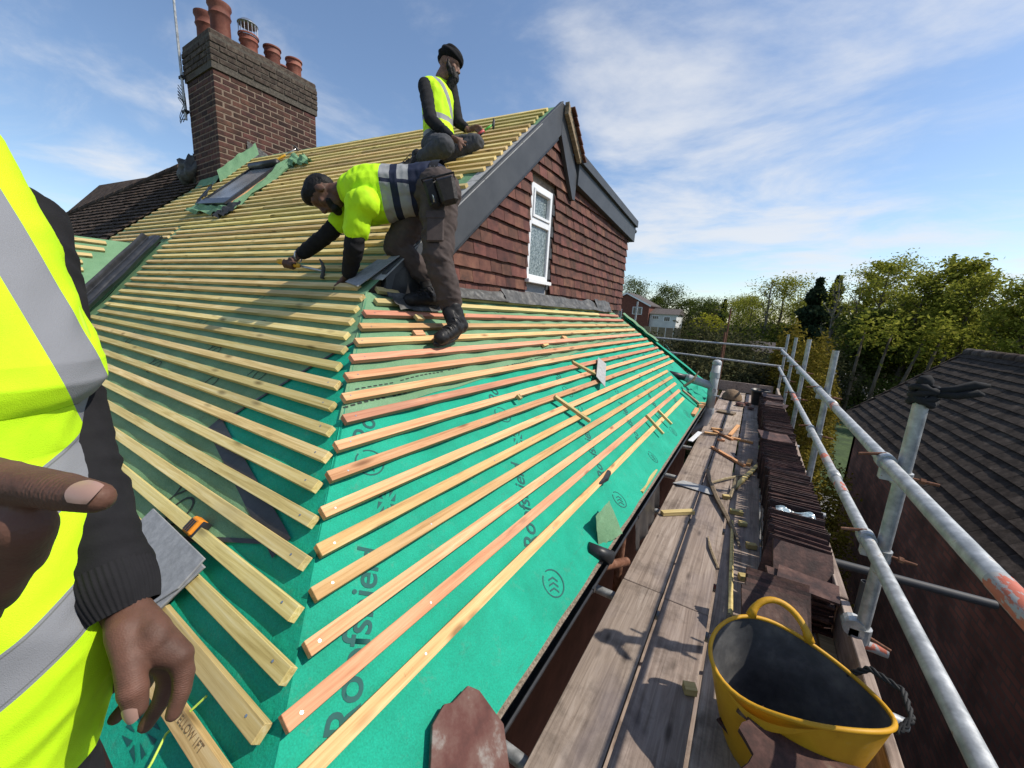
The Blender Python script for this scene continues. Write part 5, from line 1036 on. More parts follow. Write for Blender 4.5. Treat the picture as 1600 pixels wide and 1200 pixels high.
TREES = [(-25.6,93.0,8.9,3.2,'oak','dark tree standing tallest behind the far brick house'), (-17.4,93.0,7.3,3.0,'oak','rounded dark tree above the white rendered house'), (-19.8,90.0,4.9,2.2,'oak','small green tree between the brick house and the rounded tree'),
 (-12.6,90.0,4.4,2.4,'oak','dull green tree right of the white rendered house'), (-8.4,85.0,4.0,2.8,'oak','dull green tree in front of the far slate roof'), (-5.5,80.0,4.1,1.1,'conifer','thin dark conifer tip just left of the black pole'),
 (-2.4,60.0,3.6,2.0,'spring','light green tree right behind the black pole'), (-0.5,52.0,3.3,1.8,'spring','light green tree between the black pole and the tall rounded tree'), (1.7,46.0,4.8,2.2,'spring','tall rounded light green tree left of the dark conifers'),
 (0.6,44.0,4.9,0.8,'bare','thin bare tree at the left edge of the tall rounded tree'), (3.7,42.0,4.1,1.3,'conifer','broad near-black conifer in the middle of the trees'), (5.3,46.0,4.7,0.9,'conifer','narrow near-black conifer right of the broad conifer'),
 (5.0,38.0,4.6,0.8,'bare','bare forked tree in front of the conifers'), (6.4,42.0,4.4,1.0,'bare','pale bare tree right of the conifers'), (7.5,40.0,5.6,2.0,'spring','big light green tree right of the bare trees'),
 (7.8,44.0,6.5,1.0,'sparse','thin sparse tree poking highest above the big light green tree'), (8.6,36.0,4.3,1.4,'spring','yellow green tree above the hedge gap'), (10.1,36.0,5.1,1.5,'sparse','wind-bent sparse tree with leafy tips above the dark roof'),
 (10.4,34.0,3.9,1.4,'spring','dense green tree directly above the ridge end of the dark roof'), (11.8,34.0,3.9,1.1,'bare','fine bare tree near the right edge of the photo'), (14.6,40.0,4.9,1.0,'bare','farther fine bare tree near the right edge of the photo'),
 (11.4,30.0,3.3,1.1,'spring','green tree cut by the right edge of the photo'), (12.4,30.0,3.6,1.2,'spring','green tree just outside the right edge of the photo'), (15.9,44.0,2.5,1.5,'copper','copper-leaved tree behind the right-hand bare trees'),
 (12.7,48.0,2.8,1.8,'spring','low green tree behind the wind-bent tree'), (6.9,50.0,2.7,1.7,'spring','low green tree behind the pale bare tree'), (10.9,50.0,3.7,1.7,'spring','green tree behind the yellow green tree'), (4.7,58.0,3.4,1.9,'spring','green tree behind the dark conifers'),
 (9.3,40.0,2.0,1.6,'oak','low dark tree under the yellow green tree'), (13.0,38.0,1.6,1.6,'oak','low dark tree just above the dark ridge'), (7.0,37.0,1.4,1.4,'oak','low dark tree above the far end of the hedge')]
for (x, y, zt, r_, kd, lb) in TREES: make_tree((x, y, GZ), zt, r_ * (1.45 if kd in ('spring', 'oak', 'copper') else 1.2), kd, lb)
# slim trunks in the shade under the canopy
for i, (x, y, ln, h) in enumerate(((6.3, 31, .35, 5.4), (7.3, 31, .7, 5.2), (8.2, 31, .5, 5.6), (5.5, 32, .15, 5.5), (9.4, 33, .3, 5.4))):
    t = empty('tree', (x, y, GZ), ('slim pale trunk leaning above the hedge end', 'slim trunk leaning most to the right above the road', 'slim trunk rising behind the rope-tied post', 'slim upright trunk behind the hedge top', 'slim trunk left of the dark roof ridge')[i], 'tree', 'trees behind the houses')
    MB().tube([(x, y, GZ), (x + ln * .5, y, GZ + h * .5), (x + ln * 1.2, y, GZ + h)], [.11, .09, .05], 7).build('trunk', 'bark', t, smooth=True)
    pts = [(x + ln * 1.2 + random.gauss(0, .4), y + random.gauss(0, .4), GZ + h + random.gauss(0, .6)) for _ in range(350)]; leaves('crown', pts, 0, .11, 'leaf_spring', t)
def bush(name, c, r, n, size, m, label, cat='bush', group=None, lump=.25):
    pts = []; c = V(c); ph = random.uniform(0, 50)
    while len(pts) < n:
        d = V((random.gauss(0, 1), random.gauss(0, 1), random.gauss(0, 1))).normalized(); q = random.random() ** .28
        k = 1 + lump * noise.noise(d * 2.6 + V((ph, 0, 0))) * 2 + .12 * noise.noise(d * 7 + V((0, ph, 0))); p = V((d.x * r[0], d.y * r[1], d.z * r[2])) * q * k
        if p.z + c.z < GZ: continue
        pts.append(tuple(c + p))
    t = empty(name, (c.x, c.y, GZ), label, cat, group); leaves('foliage', pts, 0, size, m, t, .6)
    mb = MB()
    for i in range(6): a = i * 1.05; mb.tube([(c.x + .1 * math.cos(a), c.y + .1 * math.sin(a), GZ), (c.x + r[0] * .4 * math.cos(a), c.y + r[1] * .4 * math.sin(a), c.z), (c.x + r[0] * .6 * math.cos(a), c.y + r[1] * .6 * math.sin(a), c.z + r[2] * .5)], [.05, .03, .008], 5)
    mb.build('stem', 'bark', t)
bush('hedge', (1.62, 14.6, -3.0), (.75, 1.3, 2.65), 26000, .036, 'leaf_hedge_gold', 'tall golden brown hedge beyond the scaffold posts', 'hedge', lump=.10)
bush('hedge', (1.25, 18.4, -2.6), (.75, 1.3, 2.65), 9000, .06, 'leaf_hedge_gold', 'yellow green hedge top behind the golden hedge', 'hedge', lump=.12)
bush('bush', (1.42, 9.6, -4.0), (.62, 2.4, 1.5), 20000, .028, 'leaf_hedge_gold', 'brown leafy bush low beneath the guard rail', 'bush')
for i, (x, y, z, rx, rz, lb) in enumerate(((-5.2, 25, -3.2, 2.2, 2.2, 'dark shrub mass under the far white house'), (-2.6, 24, -2.5, 2.0, 2.75, 'dark shrub behind the far guard rail, left of the rusty post'), (-.6, 22, -2.9, 1.6, 2.5, 'dark shrub behind the far guard rail, right of the rusty post'), (.4, 19, -3.4, 1.1, 2.0, 'dark shrub left of the hedge'), (-1.6, 17, -3.6, 1.6, 2.2, 'dark shrub nearest below the far guard rail'), (-8.5, 30, -3.6, 2.4, 2.3, 'dark shrub left behind the green roof corner'), (-4.6, 18, -3.2, 1.6, 2.2, 'dark shrub seen just over the green roof corner'))):
    bush('shrub', (x, y, z), (rx, 1.8, rz), 7500, .075, 'leaf_hedge_dark', lb, 'shrub', 'dark shrubs beyond the scaffold')
bush('shrub', (-4.1, 42, -.2), (1.5, 1.2, .9), 1500, .09, 'leaf_yellow', 'bright yellow bush among the far shrubs', 'shrub')
bush('shrub', (4.0, 33, -3.6), (2.4, 2.0, 2.2), 5000, .09, 'leaf_hedge_dark', 'dark undergrowth below the conifers', 'shrub'); bush('shrub', (8.0, 34, -4.4), (3.0, 2.0, 1.5), 5000, .09, 'leaf_oak', 'green undergrowth beside the road', 'shrub'); bush('shrub', (11.5, 36, -3.4), (3.4, 2.0, 2.4), 7000, .09, 'leaf_oak', 'green undergrowth behind the dark roof', 'shrub')
bush('shrub', (1.0, 44, -3.0), (4.0, 2.0, 3.2), 6000, .12, 'leaf_oak', 'green undergrowth below the tall rounded tree', 'shrub'); bush('shrub', (-5.0, 55, -3.4), (4.2, 2.0, 2.6), 7000, .14, 'leaf_oak', 'broad green thicket below the far slate roof', 'shrub')
bush('hedge', (1.95, 17.2, -3.9), (.8, 2.2, 1.9), 12000, .045, 'leaf_hedge_gold', 'low brown hedge in the gap beside the neighbouring gable', 'hedge', lump=.12)
# far houses
def far_house(name, label, x0, x1, y, ze, zr_, dep, wall_m, gable=True, wins=()):
    h = empty(name, ((x0 + x1) / 2, y, GZ), label, 'house'); xm = (x0 + x1) / 2
    if gable: MB().prism([(x0, y, GZ), (x1, y, GZ), (x1, y, ze), (xm, y, zr_), (x0, y, ze)], (0, dep, 0)).build('wall', wall_m, h); MB().prism([(x0 - .3, y - .3, ze - .1), (xm, y - .3, zr_ + .12), (x1 + .3, y - .3, ze - .1), (x1 + .3, y - .3, ze + .1), (xm, y - .3, zr_ + .35), (x0 - .3, y - .3, ze + .1)], (0, dep + .6, 0)).build('roof', 'far_roof', h); MB().prism([(x0 - .3, y - .34, ze - .2), (xm, y - .34, zr_ + .02), (x1 + .3, y - .34, ze - .2), (x1 + .3, y - .34, ze + .08), (xm, y - .34, zr_ + .30), (x0 - .3, y - .34, ze + .08)], (0, .03, 0)).build('barge_board', 'upvc_white', h)
    else: MB().bx(x0, x1, y, y + dep, GZ, ze).build('wall', wall_m, h); MB().prism([(x0 - .3, y - .4, ze), (x0 - .3, y + dep / 2, zr_), (x0 - .3, y + dep + .4, ze)], (x1 - x0 + .6, 0, 0)).build('roof', 'far_roof', h)
    for (a, b, c, d) in wins:
        f = MB().bx(a, b, y - .06, y + .02, c, d).build('window', 'upvc_white', h)
        n = 3; 
        for i in range(n): wd = (b - a - .2) / n; MB().bx(a + .1 + i * wd + .03, a + .1 + (i + 1) * wd - .03, y - .09, y - .065, c + .1, d - .1).build('window_pane', 'glass_dark', f)
    return h
far_house('house', 'far red brick house with white barge boards right of the gable', -26.0, -17.4, 75, 2.3, 4.3, 9, 'house_brick', True, ((-20.4, -18.6, .6, 2.0), (-23.6, -22.4, -.4, 1.5)))
far_house('house', 'far white rendered house with grey roof beside the brick house', -17.3, -12.6, 76, .9, 2.0, 7, 'render_white', False, ((-16.9, -15.6, -.1, .6), (-14.8, -13.6, -.4, .5)))
far_house('house', 'farthest slate roof showing among the dull green trees', -10.5, -6.5, 95, 2.3, 4.0, 8, 'house_brick', False, ())
far_house('shed', 'small blue grey outbuilding roof behind the hedge', .1, .75, 26, -1.5, -.95, 1.0, 'dark_grey', False, ())
# fence and parked cars glimpsed far off
for i in range(5): tag(MB().bx(-12 + i * .9, -11.2 + i * .9, 50, 50.08, GZ, -1.0).build('fence_panel', 'timber_grey_obj', None), 'weathered fence panel among the far shrubs', 'fence', 'fence panels among the far shrubs')

wl = []
for i in range(26000):
    x = random.uniform(-45, 60); t_ = random.random() ** .6; wl.append((x, 100 + random.uniform(-4, 4), GZ + t_ * (5.2 + 1.6 * noise.noise(V((x * .13, 0, 0))) + .8 * noise.noise(V((x * .5, 3, 0))))))
tag(leaves('far_woodland', wl, 0, .45, 'leaf_oak', None), 'distant band of green woodland along the horizon', 'woodland', kind='stuff')
wl = []
for i in range(16000):
    x = random.uniform(2.5, 24); t_ = random.random() ** .7; wl.append((x, 54 + random.uniform(-2, 2), GZ + t_ * (4.6 + 1.0 * noise.noise(V((x * .4, 0, 0))))))
tag(leaves('undergrowth', wl, 0, .22, 'leaf_hedge_dark', None), 'dark undergrowth filling the wood behind the road', 'undergrowth', kind='stuff')
# ------------------------------------------------------------------ people
JA = {'pelvis': (-1.8672, 1.9075, 0.7356), 'lhip': (-1.748, 1.8635, 0.6378), 'rhip': (-1.9886, 1.934, 0.6549), 'lknee': (-1.6958, 1.8061, 0.2919), 'lank': (-1.6324, 1.821, -0.0294), 'lheel': (-1.5981, 1.8988, -0.0974), 'ltoe': (-1.5875, 1.7039, -0.195), 'rknee': (-2.0643, 1.8236, 0.3713), 'rank': (-1.9666, 1.9982, 0.1337), 'rheel': (-1.9202, 2.0533, 0.0382), 'rtoe': (-2.0144, 1.8794, 0.0559), 'waist': (-1.9656, 1.8289, 0.7097), 'chest': (-2.1486, 1.6841, 0.6748), 'neck': (-2.3005, 1.6025, 0.6761), 'headc': (-2.4174, 1.5395, 0.6639), 'crown': (-2.4911, 1.5018, 0.6988), 'chin': (-2.3079, 1.5497, 0.5144), 'face': (-2.3861, 1.5117, 0.5605), 'lsh': (-2.0606, 1.5338, 0.5628), 'lel': (-2.1056, 1.5217, 0.3128), 'lwr': (-2.2339, 1.5781, 0.1708), 'lpalm': (-2.2935, 1.5723, 0.1224), 'rsh': (-2.3648, 1.7303, 0.6226), 'rel': (-2.5441, 1.6377, 0.4372), 'rwr': (-2.7391, 1.5578, 0.2978), 'rpalm': (-2.7917, 1.527, 0.2521), 'lf1': (-2.3177, 1.5472, 0.1039), 'lt1': (-2.3672, 1.5423, 0.0584), 'lf2': (-2.3211, 1.5761, 0.082), 'lt2': (-2.3531, 1.5597, 0.0436), 'lf3': (-2.2965, 1.5917, 0.0837), 'lt3': (-2.3248, 1.5776, 0.0455), 'hamend': (-2.8241, 1.4448, 0.2418), 'hamhead': (-2.5328, 1.589, 0.1891), 'rf1': (-2.782, 1.4876, 0.2635), 'rf2': (-2.7639, 1.4809, 0.2371), 'rf3': (-2.7528, 1.4954, 0.2177), 'pouch': (-1.627, 1.7656, 0.6153), 'brace': (-2.7469, 1.5437, 0.2833)}
JB = {'pelvis': (-2.7701, 2.9564, 1.4963), 'lhip': (-2.7993, 3.0598, 1.5039), 'rhip': (-2.7297, 2.8467, 1.4293), 'rknee': (-2.405, 2.6127, 1.3058), 'rank': (-2.7733, 2.7, 1.2691), 'rtoe': (-2.8013, 2.6051, 1.1901), 'lknee': (-2.4478, 3.0706, 1.4909), 'lank': (-2.7218, 2.9263, 1.3357), 'ltoe': (-2.7537, 2.8337, 1.2774), 'waist': (-2.8239, 2.9835, 1.6582), 'chest': (-2.8691, 3.0156, 1.9256), 'neck': (-2.8659, 3.0594, 2.112), 'headc': (-2.8145, 3.1054, 2.229), 'crown': (-2.8407, 3.113, 2.3351), 'chin': (-2.7475, 3.1236, 2.1255), 'rsh': (-2.8915, 2.8695, 1.9764), 'rel': (-2.7218, 2.7762, 1.6268), 'rwr': (-2.5203, 2.8173, 1.4684), 'rpalm': (-2.454, 2.8269, 1.4354), 'rt1': (-2.3854, 2.8666, 1.4232), 'rt2': (-2.3789, 2.8514, 1.3913), 'rt3': (-2.3992, 2.8336, 1.3679), 'lsh': (-2.8754, 3.1973, 2.1128), 'lel': (-2.7381, 3.1564, 1.7658), 'lwr': (-2.6, 3.1473, 1.665), 'lpalm': (-2.5442, 3.1735, 1.6817), 'lt1': (-2.4827, 3.202, 1.6928), 'lt2': (-2.4689, 3.2053, 1.6696), 'toolend': (-2.4923, 3.1509, 1.5983), 'toolhead': (-2.3759, 3.2487, 1.7135)}
JC = {'e0': (-1.0413, 0.1242, 0.2204), 'e1': (-0.9494, 0.1378, 0.1082), 'e2': (-0.8622, 0.1426, -0.0038), 'e3': (-0.7892, 0.1457, -0.1), 'e4': (-0.7823, 0.1417, -0.1264), 'e5': (-0.805, 0.1249, -0.1603), 'e6': (-0.7993, 0.1152, -0.2189), 'e7': (-0.7507, 0.1112, -0.2906), 'e8': (-0.7086, 0.0983, -0.3841), 'e9': (-0.6731, 0.0844, -0.4637), 'e10': (-0.6596, 0.0614, -0.5232), 'e11': (-0.6592, 0.0359, -0.5846), 'e12': (-0.6625, 0.0122, -0.6279), 'lsh': (-1.0098, 0.1208, 0.0921), 'lel': (-0.8519, 0.1102, -0.2299), 'lwr': (-0.6851, 0.1148, -0.4284), 'lpalm': (-0.6208, 0.1244, -0.456), 'th0': (-0.6358, 0.1076, -0.4365), 'th1': (-0.6073, 0.1022, -0.4588), 'th2': (-0.5852, 0.0977, -0.4863), 'th3': (-0.5786, 0.097, -0.5078), 'i0': (-0.589, 0.1449, -0.4792), 'i1': (-0.5805, 0.1451, -0.5016), 'i2': (-0.5735, 0.1392, -0.5202), 'i3': (-0.5728, 0.1282, -0.5446), 'm0': (-0.6212, 0.1376, -0.5029), 'm1': (-0.6206, 0.1376, -0.5311), 'm2': (-0.6179, 0.1279, -0.5552), 'm3': (-0.6249, 0.1111, -0.5837), 'r0': (-0.6641, 0.1294, -0.5277), 'r1': (-0.6774, 0.1257, -0.5614), 'r2': (-0.6899, 0.1117, -0.589), 'r3': (-0.6996, 0.0951, -0.6096), 'p0': (-0.7004, 0.1225, -0.5386), 'p1': (-0.7169, 0.1185, -0.5646), 'p2': (-0.7284, 0.1078, -0.5805), 'p3': (-0.7361, 0.095, -0.5896), 'q0': (-0.3836, 0.0042, -0.1089), 'q1': (-0.3281, 0.0202, -0.105), 'q2': (-0.2881, 0.0344, -0.1039), 'q3': (-0.2641, 0.0423, -0.1029), 'n0': (-0.3785, 0.0021, -0.1323), 'n1': (-0.3138, 0.0229, -0.1273), 'n2': (-0.3301, 0.0194, -0.1513), 'n3': (-0.3828, 0.0065, -0.17), 'o0': (-0.3926, -0.0023, -0.1561), 'o1': (-0.336, 0.014, -0.1588), 'o2': (-0.3543, 0.0098, -0.1805), 'o3': (-0.3982, -0.0023, -0.1939), 'u0': (-0.4101, -0.0072, -0.1828), 'u1': (-0.3678, 0.0052, -0.1906), 'u2': (-0.3854, 0.0018, -0.2108), 'u3': (-0.4194, -0.009, -0.2187), 'rpalm': (-0.44, -0.0145, -0.1597), 'rwr': (-0.5771, -0.0603, -0.2262), 't0': (-0.4127, -0.0091, -0.1309), 't1': (-0.3339, 0.0042, -0.1287), 't2': (-0.2988, 0.0121, -0.1367)}
def cap_mesh(mb, p0, p1, r0, r1, flat=None, ratio=1.0, n=14, m=4):
    """tapered capsule; flat/ratio squash it along one direction"""
    p0, p1 = V(p0), V(p1); d = p1 - p0; L_ = d.length
    d = d / L_ if L_ > 1e-6 else V((0, 0, 1))
    u = d.orthogonal().normalized()
    if flat is not None:
        fl = V(flat); fl = (fl - d * fl.dot(d))
        if fl.length > 1e-4: u = fl.normalized()
    w_ = d.cross(u); rings = []
    for i in range(m + 1): a = math.pi / 2 * (1 - i / m); rings.append((-r0 * math.sin(a), r0 * math.cos(a)))
    for i in range(m + 1): a = math.pi / 2 * i / m; rings.append((L_ + r1 * math.sin(a), r1 * math.cos(a)))
    k = len(mb.v)
    for (t, r) in rings:
        r = max(r, 1e-4)
        for j in range(n): a = 2 * math.pi * j / n; mb.v.append(tuple(p0 + d * t + u * (r * ratio * math.cos(a)) + w_ * (r * math.sin(a))))
    for i in range(len(rings) - 1):
        for j in range(n): mb.f.append((k + i * n + j, k + i * n + (j + 1) % n, k + (i + 1) * n + (j + 1) % n, k + (i + 1) * n + j))
    mb.f.append(tuple(k + j for j in range(n))[::-1]); mb.f.append(tuple(k + (len(rings) - 1) * n + j for j in range(n)))
def ell_mesh(mb, c, ax, rad, n=16, m=10):
    c = V(c); k = len(mb.v)
    for i in range(m + 1):
        a = -math.pi / 2 + math.pi * i / m; rr = max(math.cos(a), 1e-3)
        for j in range(n): b = 2 * math.pi * j / n; mb.v.append(tuple(c + ax[0] * (rad[0] * rr * math.cos(b)) + ax[2] * (rad[2] * rr * math.sin(b)) + ax[1] * (rad[1] * math.sin(a))))
    for i in range(m):
        for j in range(n): mb.f.append((k + i * n + j, k + i * n + (j + 1) % n, k + (i + 1) * n + (j + 1) % n, k + (i + 1) * n + j))
    mb.f.append(tuple(k + j for j in range(n))[::-1]); mb.f.append(tuple(k + m * n + j for j in range(n)))
def fuse(mb, voxel, smooth=4, cut=None):
    """melt the pieces into one continuous surface"""
    me = bpy.data.meshes.new('t'); me.from_pydata(mb.v, [], mb.f); bm = bmesh.new(); bm.from_mesh(me); bmesh.ops.recalc_face_normals(bm, faces=bm.faces); bm.to_mesh(me); bm.free()
    o = bpy.data.objects.new('t', me); COL.objects.link(o)
    md = o.modifiers.new('r', 'REMESH'); md.mode = 'VOXEL'; md.voxel_size = voxel; md.use_smooth_shade = True
    if smooth: ms = o.modifiers.new('s', 'SMOOTH'); ms.factor = .5; ms.iterations = smooth
    r = bpy.data.meshes.new_from_object(o.evaluated_get(bpy.context.evaluated_depsgraph_get())); bpy.data.objects.remove(o); bpy.data.meshes.remove(me); return r
def displace(me, fn):
    n = len(me.vertices); co = np.empty(n * 3, np.float32); me.vertices.foreach_get('co', co); no = np.empty(n * 3, np.float32); me.vertices.foreach_get('normal', no)
    co = co.reshape(-1, 3); no = no.reshape(-1, 3); h = np.array([fn(V(p)) for p in co.tolist()], np.float32); me.vertices.foreach_set('co', (co + no * h[:, None]).reshape(-1)); me.update()
def folds(axis, amp, f_along, f_round, seed, ramp_=None):
    ax = V(axis).normalized(); u = ax.orthogonal().normalized(); w_ = ax.cross(u)
    def fn(p):
        q = V((p.dot(ax) * f_along, p.dot(u) * f_round, p.dot(w_) * f_round)); a = noise.noise(q + V((seed, 0, 0))); b = noise.noise(q * 2.1 + V((0, seed, 0)))
        return amp * ((1 - abs(a) * 2.6) * .6 + b * .45)
    return fn
def finish(name, me, m, parent, cutter=None):
    me.materials.clear(); me.materials.append(MATS[m] if isinstance(m, str) else m); me.polygons.foreach_set('use_smooth', [True] * len(me.polygons)); me.name = name
    return link(name, me, parent)
def garment(name, caps, voxel, m, parent, fold=None, smooth=5, cuts=()):
    mb = MB()
    for c in caps:
        if c[0] == 'e': ell_mesh(mb, *c[1:])
        else: cap_mesh(mb, *c)
    me = fuse(mb, voxel, smooth)
    for (pt, nr) in cuts:
        bm = bmesh.new(); bm.from_mesh(me); bmesh.ops.bisect_plane(bm, geom=bm.verts[:] + bm.edges[:] + bm.faces[:], plane_co=V(pt), plane_no=V(nr), clear_outer=True); bm.to_mesh(me); bm.free()
    if fold: displace(me, fold)
    return finish(name, me, m, parent)
def fabric(name, c, rough=.9, var=.25, bump=.0006, sc_=220, sheen=0.0):
    m = mat(name, [(.3, tuple(x * (1 - var) for x in c)), (.7, tuple(min(1, x * (1 + var)) for x in c))], scale=18, rough=rough, bump=bump, bscale=sc_, spec=.2); return m
def zoned(name, base, zones, rough=.75, bump=.0005, weave=320):
    """cloth whose colour changes in sewn bands: zones = (point, normal, half width, colour, second plane or None)"""
    m, t, b = nodes(name); n = t.nodes.new; l = t.links.new; P = n('ShaderNodeNewGeometry').outputs['Position']
    nz_ = n('ShaderNodeTexNoise'); nz_.inputs['Scale'].default_value = 9; l(P, nz_.inputs['Vector'])
    nz_.inputs['Detail'].default_value = 7; rr = ramp(t, [(.28, tuple(x * .74 for x in base)), (.48, tuple(x * .94 for x in base)), (.7, base)]); l(nz_.outputs['Fac'], rr.inputs[0]); col = rr.outputs[0]; rgh = None
    for z in zones:
        pt, nr, hw, c = z[:4]
        def band(pt, nr, hw):
            nr = V(nr).normalized(); sb = n('ShaderNodeVectorMath'); sb.operation = 'SUBTRACT'; l(P, sb.inputs[0]); sb.inputs[1].default_value = pt
            dt = n('ShaderNodeVectorMath'); dt.operation = 'DOT_PRODUCT'; l(sb.outputs[0], dt.inputs[0]); dt.inputs[1].default_value = nr
            ab = n('ShaderNodeMath'); ab.operation = 'ABSOLUTE'; l(dt.outputs['Value'], ab.inputs[0]); lt = n('ShaderNodeMath'); lt.operation = 'LESS_THAN'; l(ab.outputs[0], lt.inputs[0]); lt.inputs[1].default_value = hw; return lt.outputs[0]
        f = band(pt, nr, hw)
        if len(z) > 4 and z[4]:
            g2 = band(*z[4]); mu = n('ShaderNodeMath'); mu.operation = 'MULTIPLY'; l(f, mu.inputs[0]); l(g2, mu.inputs[1]); f = mu.outputs[0]
        mk = n('ShaderNodeMix'); mk.data_type = 'RGBA'; l(f, mk.inputs['Factor']); l(col, mk.inputs['A']); mk.inputs['B'].default_value = (*c, 1); col = mk.outputs['Result']
    l(col, b.inputs['Base Color']); b.inputs['Roughness'].default_value = rough; b.inputs['Specular IOR Level'].default_value = .25
    nb = n('ShaderNodeTexNoise'); nb.inputs['Scale'].default_value = weave; l(P, nb.inputs['Vector']); bp = n('ShaderNodeBump'); bp.inputs['Distance'].default_value = bump; l(nb.outputs['Fac'], bp.inputs['Height']); l(bp.outputs[0], b.inputs['Normal']); return m
def skin_mat(name, c):
    m, t, b = nodes(name); n = t.nodes.new; l = t.links.new; P = n('ShaderNodeTexCoord').outputs['Object']
    a = n('ShaderNodeTexNoise'); a.inputs['Scale'].default_value = 28; a.inputs['Detail'].default_value = 8; l(P, a.inputs['Vector']); r = ramp(t, [(.25, tuple(x * .55 for x in c)), (.5, c), (.75, (min(1, c[0] * 1.35), c[1] * 1.3, c[2] * 1.3))]); l(a.outputs['Fac'], r.inputs[0]); l(r.outputs[0], b.inputs['Base Color'])
    b.inputs['Roughness'].default_value = .6; b.inputs['Specular IOR Level'].default_value = .28; b.inputs['Subsurface Weight'].default_value = .06; b.inputs['Subsurface Radius'].default_value = (.012, .005, .003)
    v = n('ShaderNodeTexVoronoi'); v.inputs['Scale'].default_value = 420; l(P, v.inputs['Vector']); w2 = n('ShaderNodeTexNoise'); w2.inputs['Scale'].default_value = 90; w2.inputs['Detail'].default_value = 6; l(P, w2.inputs['Vector']); ad = n('ShaderNodeMath'); ad.operation = 'ADD'; l(v.outputs['Distance'], ad.inputs[0]); l(w2.outputs['Fac'], ad.inputs[1])
    bp = n('ShaderNodeBump'); bp.inputs['Distance'].default_value = .00022; l(ad.outputs[0], bp.inputs['Height']); l(bp.outputs[0], b.inputs['Normal']); return m
def creases(name, joints):
    m = MATS[name]; t = m.node_tree; n = t.nodes.new; l = t.links.new; b = [q for q in t.nodes if q.type == 'BSDF_PRINCIPLED'][0]; old = b.inputs['Normal'].links[0].from_socket; P = n('ShaderNodeNewGeometry').outputs['Position']; tot = None
    nzw = n('ShaderNodeTexNoise'); nzw.inputs['Scale'].default_value = 160; l(P, nzw.inputs['Vector'])
    for (c, d, r) in joints:
        sb = n('ShaderNodeVectorMath'); sb.operation = 'SUBTRACT'; l(P, sb.inputs[0]); sb.inputs[1].default_value = c; ln = n('ShaderNodeVectorMath'); ln.operation = 'LENGTH'; l(sb.outputs[0], ln.inputs[0])
        mr = n('ShaderNodeMapRange'); mr.interpolation_type = 'SMOOTHSTEP'; mr.inputs[1].default_value = r * 1.75; mr.inputs[2].default_value = r * .9; mr.inputs[3].default_value = 0; mr.inputs[4].default_value = 1; l(ln.outputs['Value'], mr.inputs[0])
        dt = n('ShaderNodeVectorMath'); dt.operation = 'DOT_PRODUCT'; l(sb.outputs[0], dt.inputs[0]); dt.inputs[1].default_value = d; ma_ = n('ShaderNodeMath'); ma_.operation = 'MULTIPLY_ADD'; l(dt.outputs['Value'], ma_.inputs[0]); ma_.inputs[1].default_value = 2300; mw = n('ShaderNodeMath'); mw.operation = 'MULTIPLY'; mw.inputs[1].default_value = 9; l(nzw.outputs['Fac'], mw.inputs[0]); l(mw.outputs[0], ma_.inputs[2])
        si = n('ShaderNodeMath'); si.operation = 'SINE'; l(ma_.outputs[0], si.inputs[0]); mu = n('ShaderNodeMath'); mu.operation = 'MULTIPLY'; l(si.outputs[0], mu.inputs[0]); l(mr.outputs[0], mu.inputs[1])
        if tot is None: tot = mu.outputs[0]
        else: ad = n('ShaderNodeMath'); ad.operation = 'ADD'; l(tot, ad.inputs[0]); l(mu.outputs[0], ad.inputs[1]); tot = ad.outputs[0]
    bp = n('ShaderNodeBump'); bp.inputs['Distance'].default_value = .00010; l(tot, bp.inputs['Height']); l(old, bp.inputs['Normal']); l(bp.outputs[0], b.inputs['Normal'])
skin_mat('skin_a', (.105, .054, .037)); skin_mat('skin_b', (.185, .098, .066)); skin_mat('skin_c', (.108, .052, .035)); plain('nail', (.33, .20, .155), .35, var=.06); plain('eye_dark', (.02, .015, .012), .2)
fabric('cloth_black', (.016, .016, .018)); fabric('cloth_sleeve', (.013, .0125, .014), bump=.0005, sc_=420); fabric('trouser_brown', (.070, .054, .050), var=.2); fabric('trouser_grey', (.060, .061, .066), var=.25); fabric('leather_black', (.016, .015, .015), rough=.45, bump=.0015, sc_=60); fabric('leather_pouch', (.030, .025, .022), rough=.4, bump=.002, sc_=40); fabric('turban_black', (.008, .008, .010), bump=.002, sc_=30); fabric('hair_black', (.010, .009, .009), rough=.6, bump=.003, sc_=160)
FY = (.56, .90, .012); FY2 = (.50, .86, .012); GREY = (.26, .265, .27)
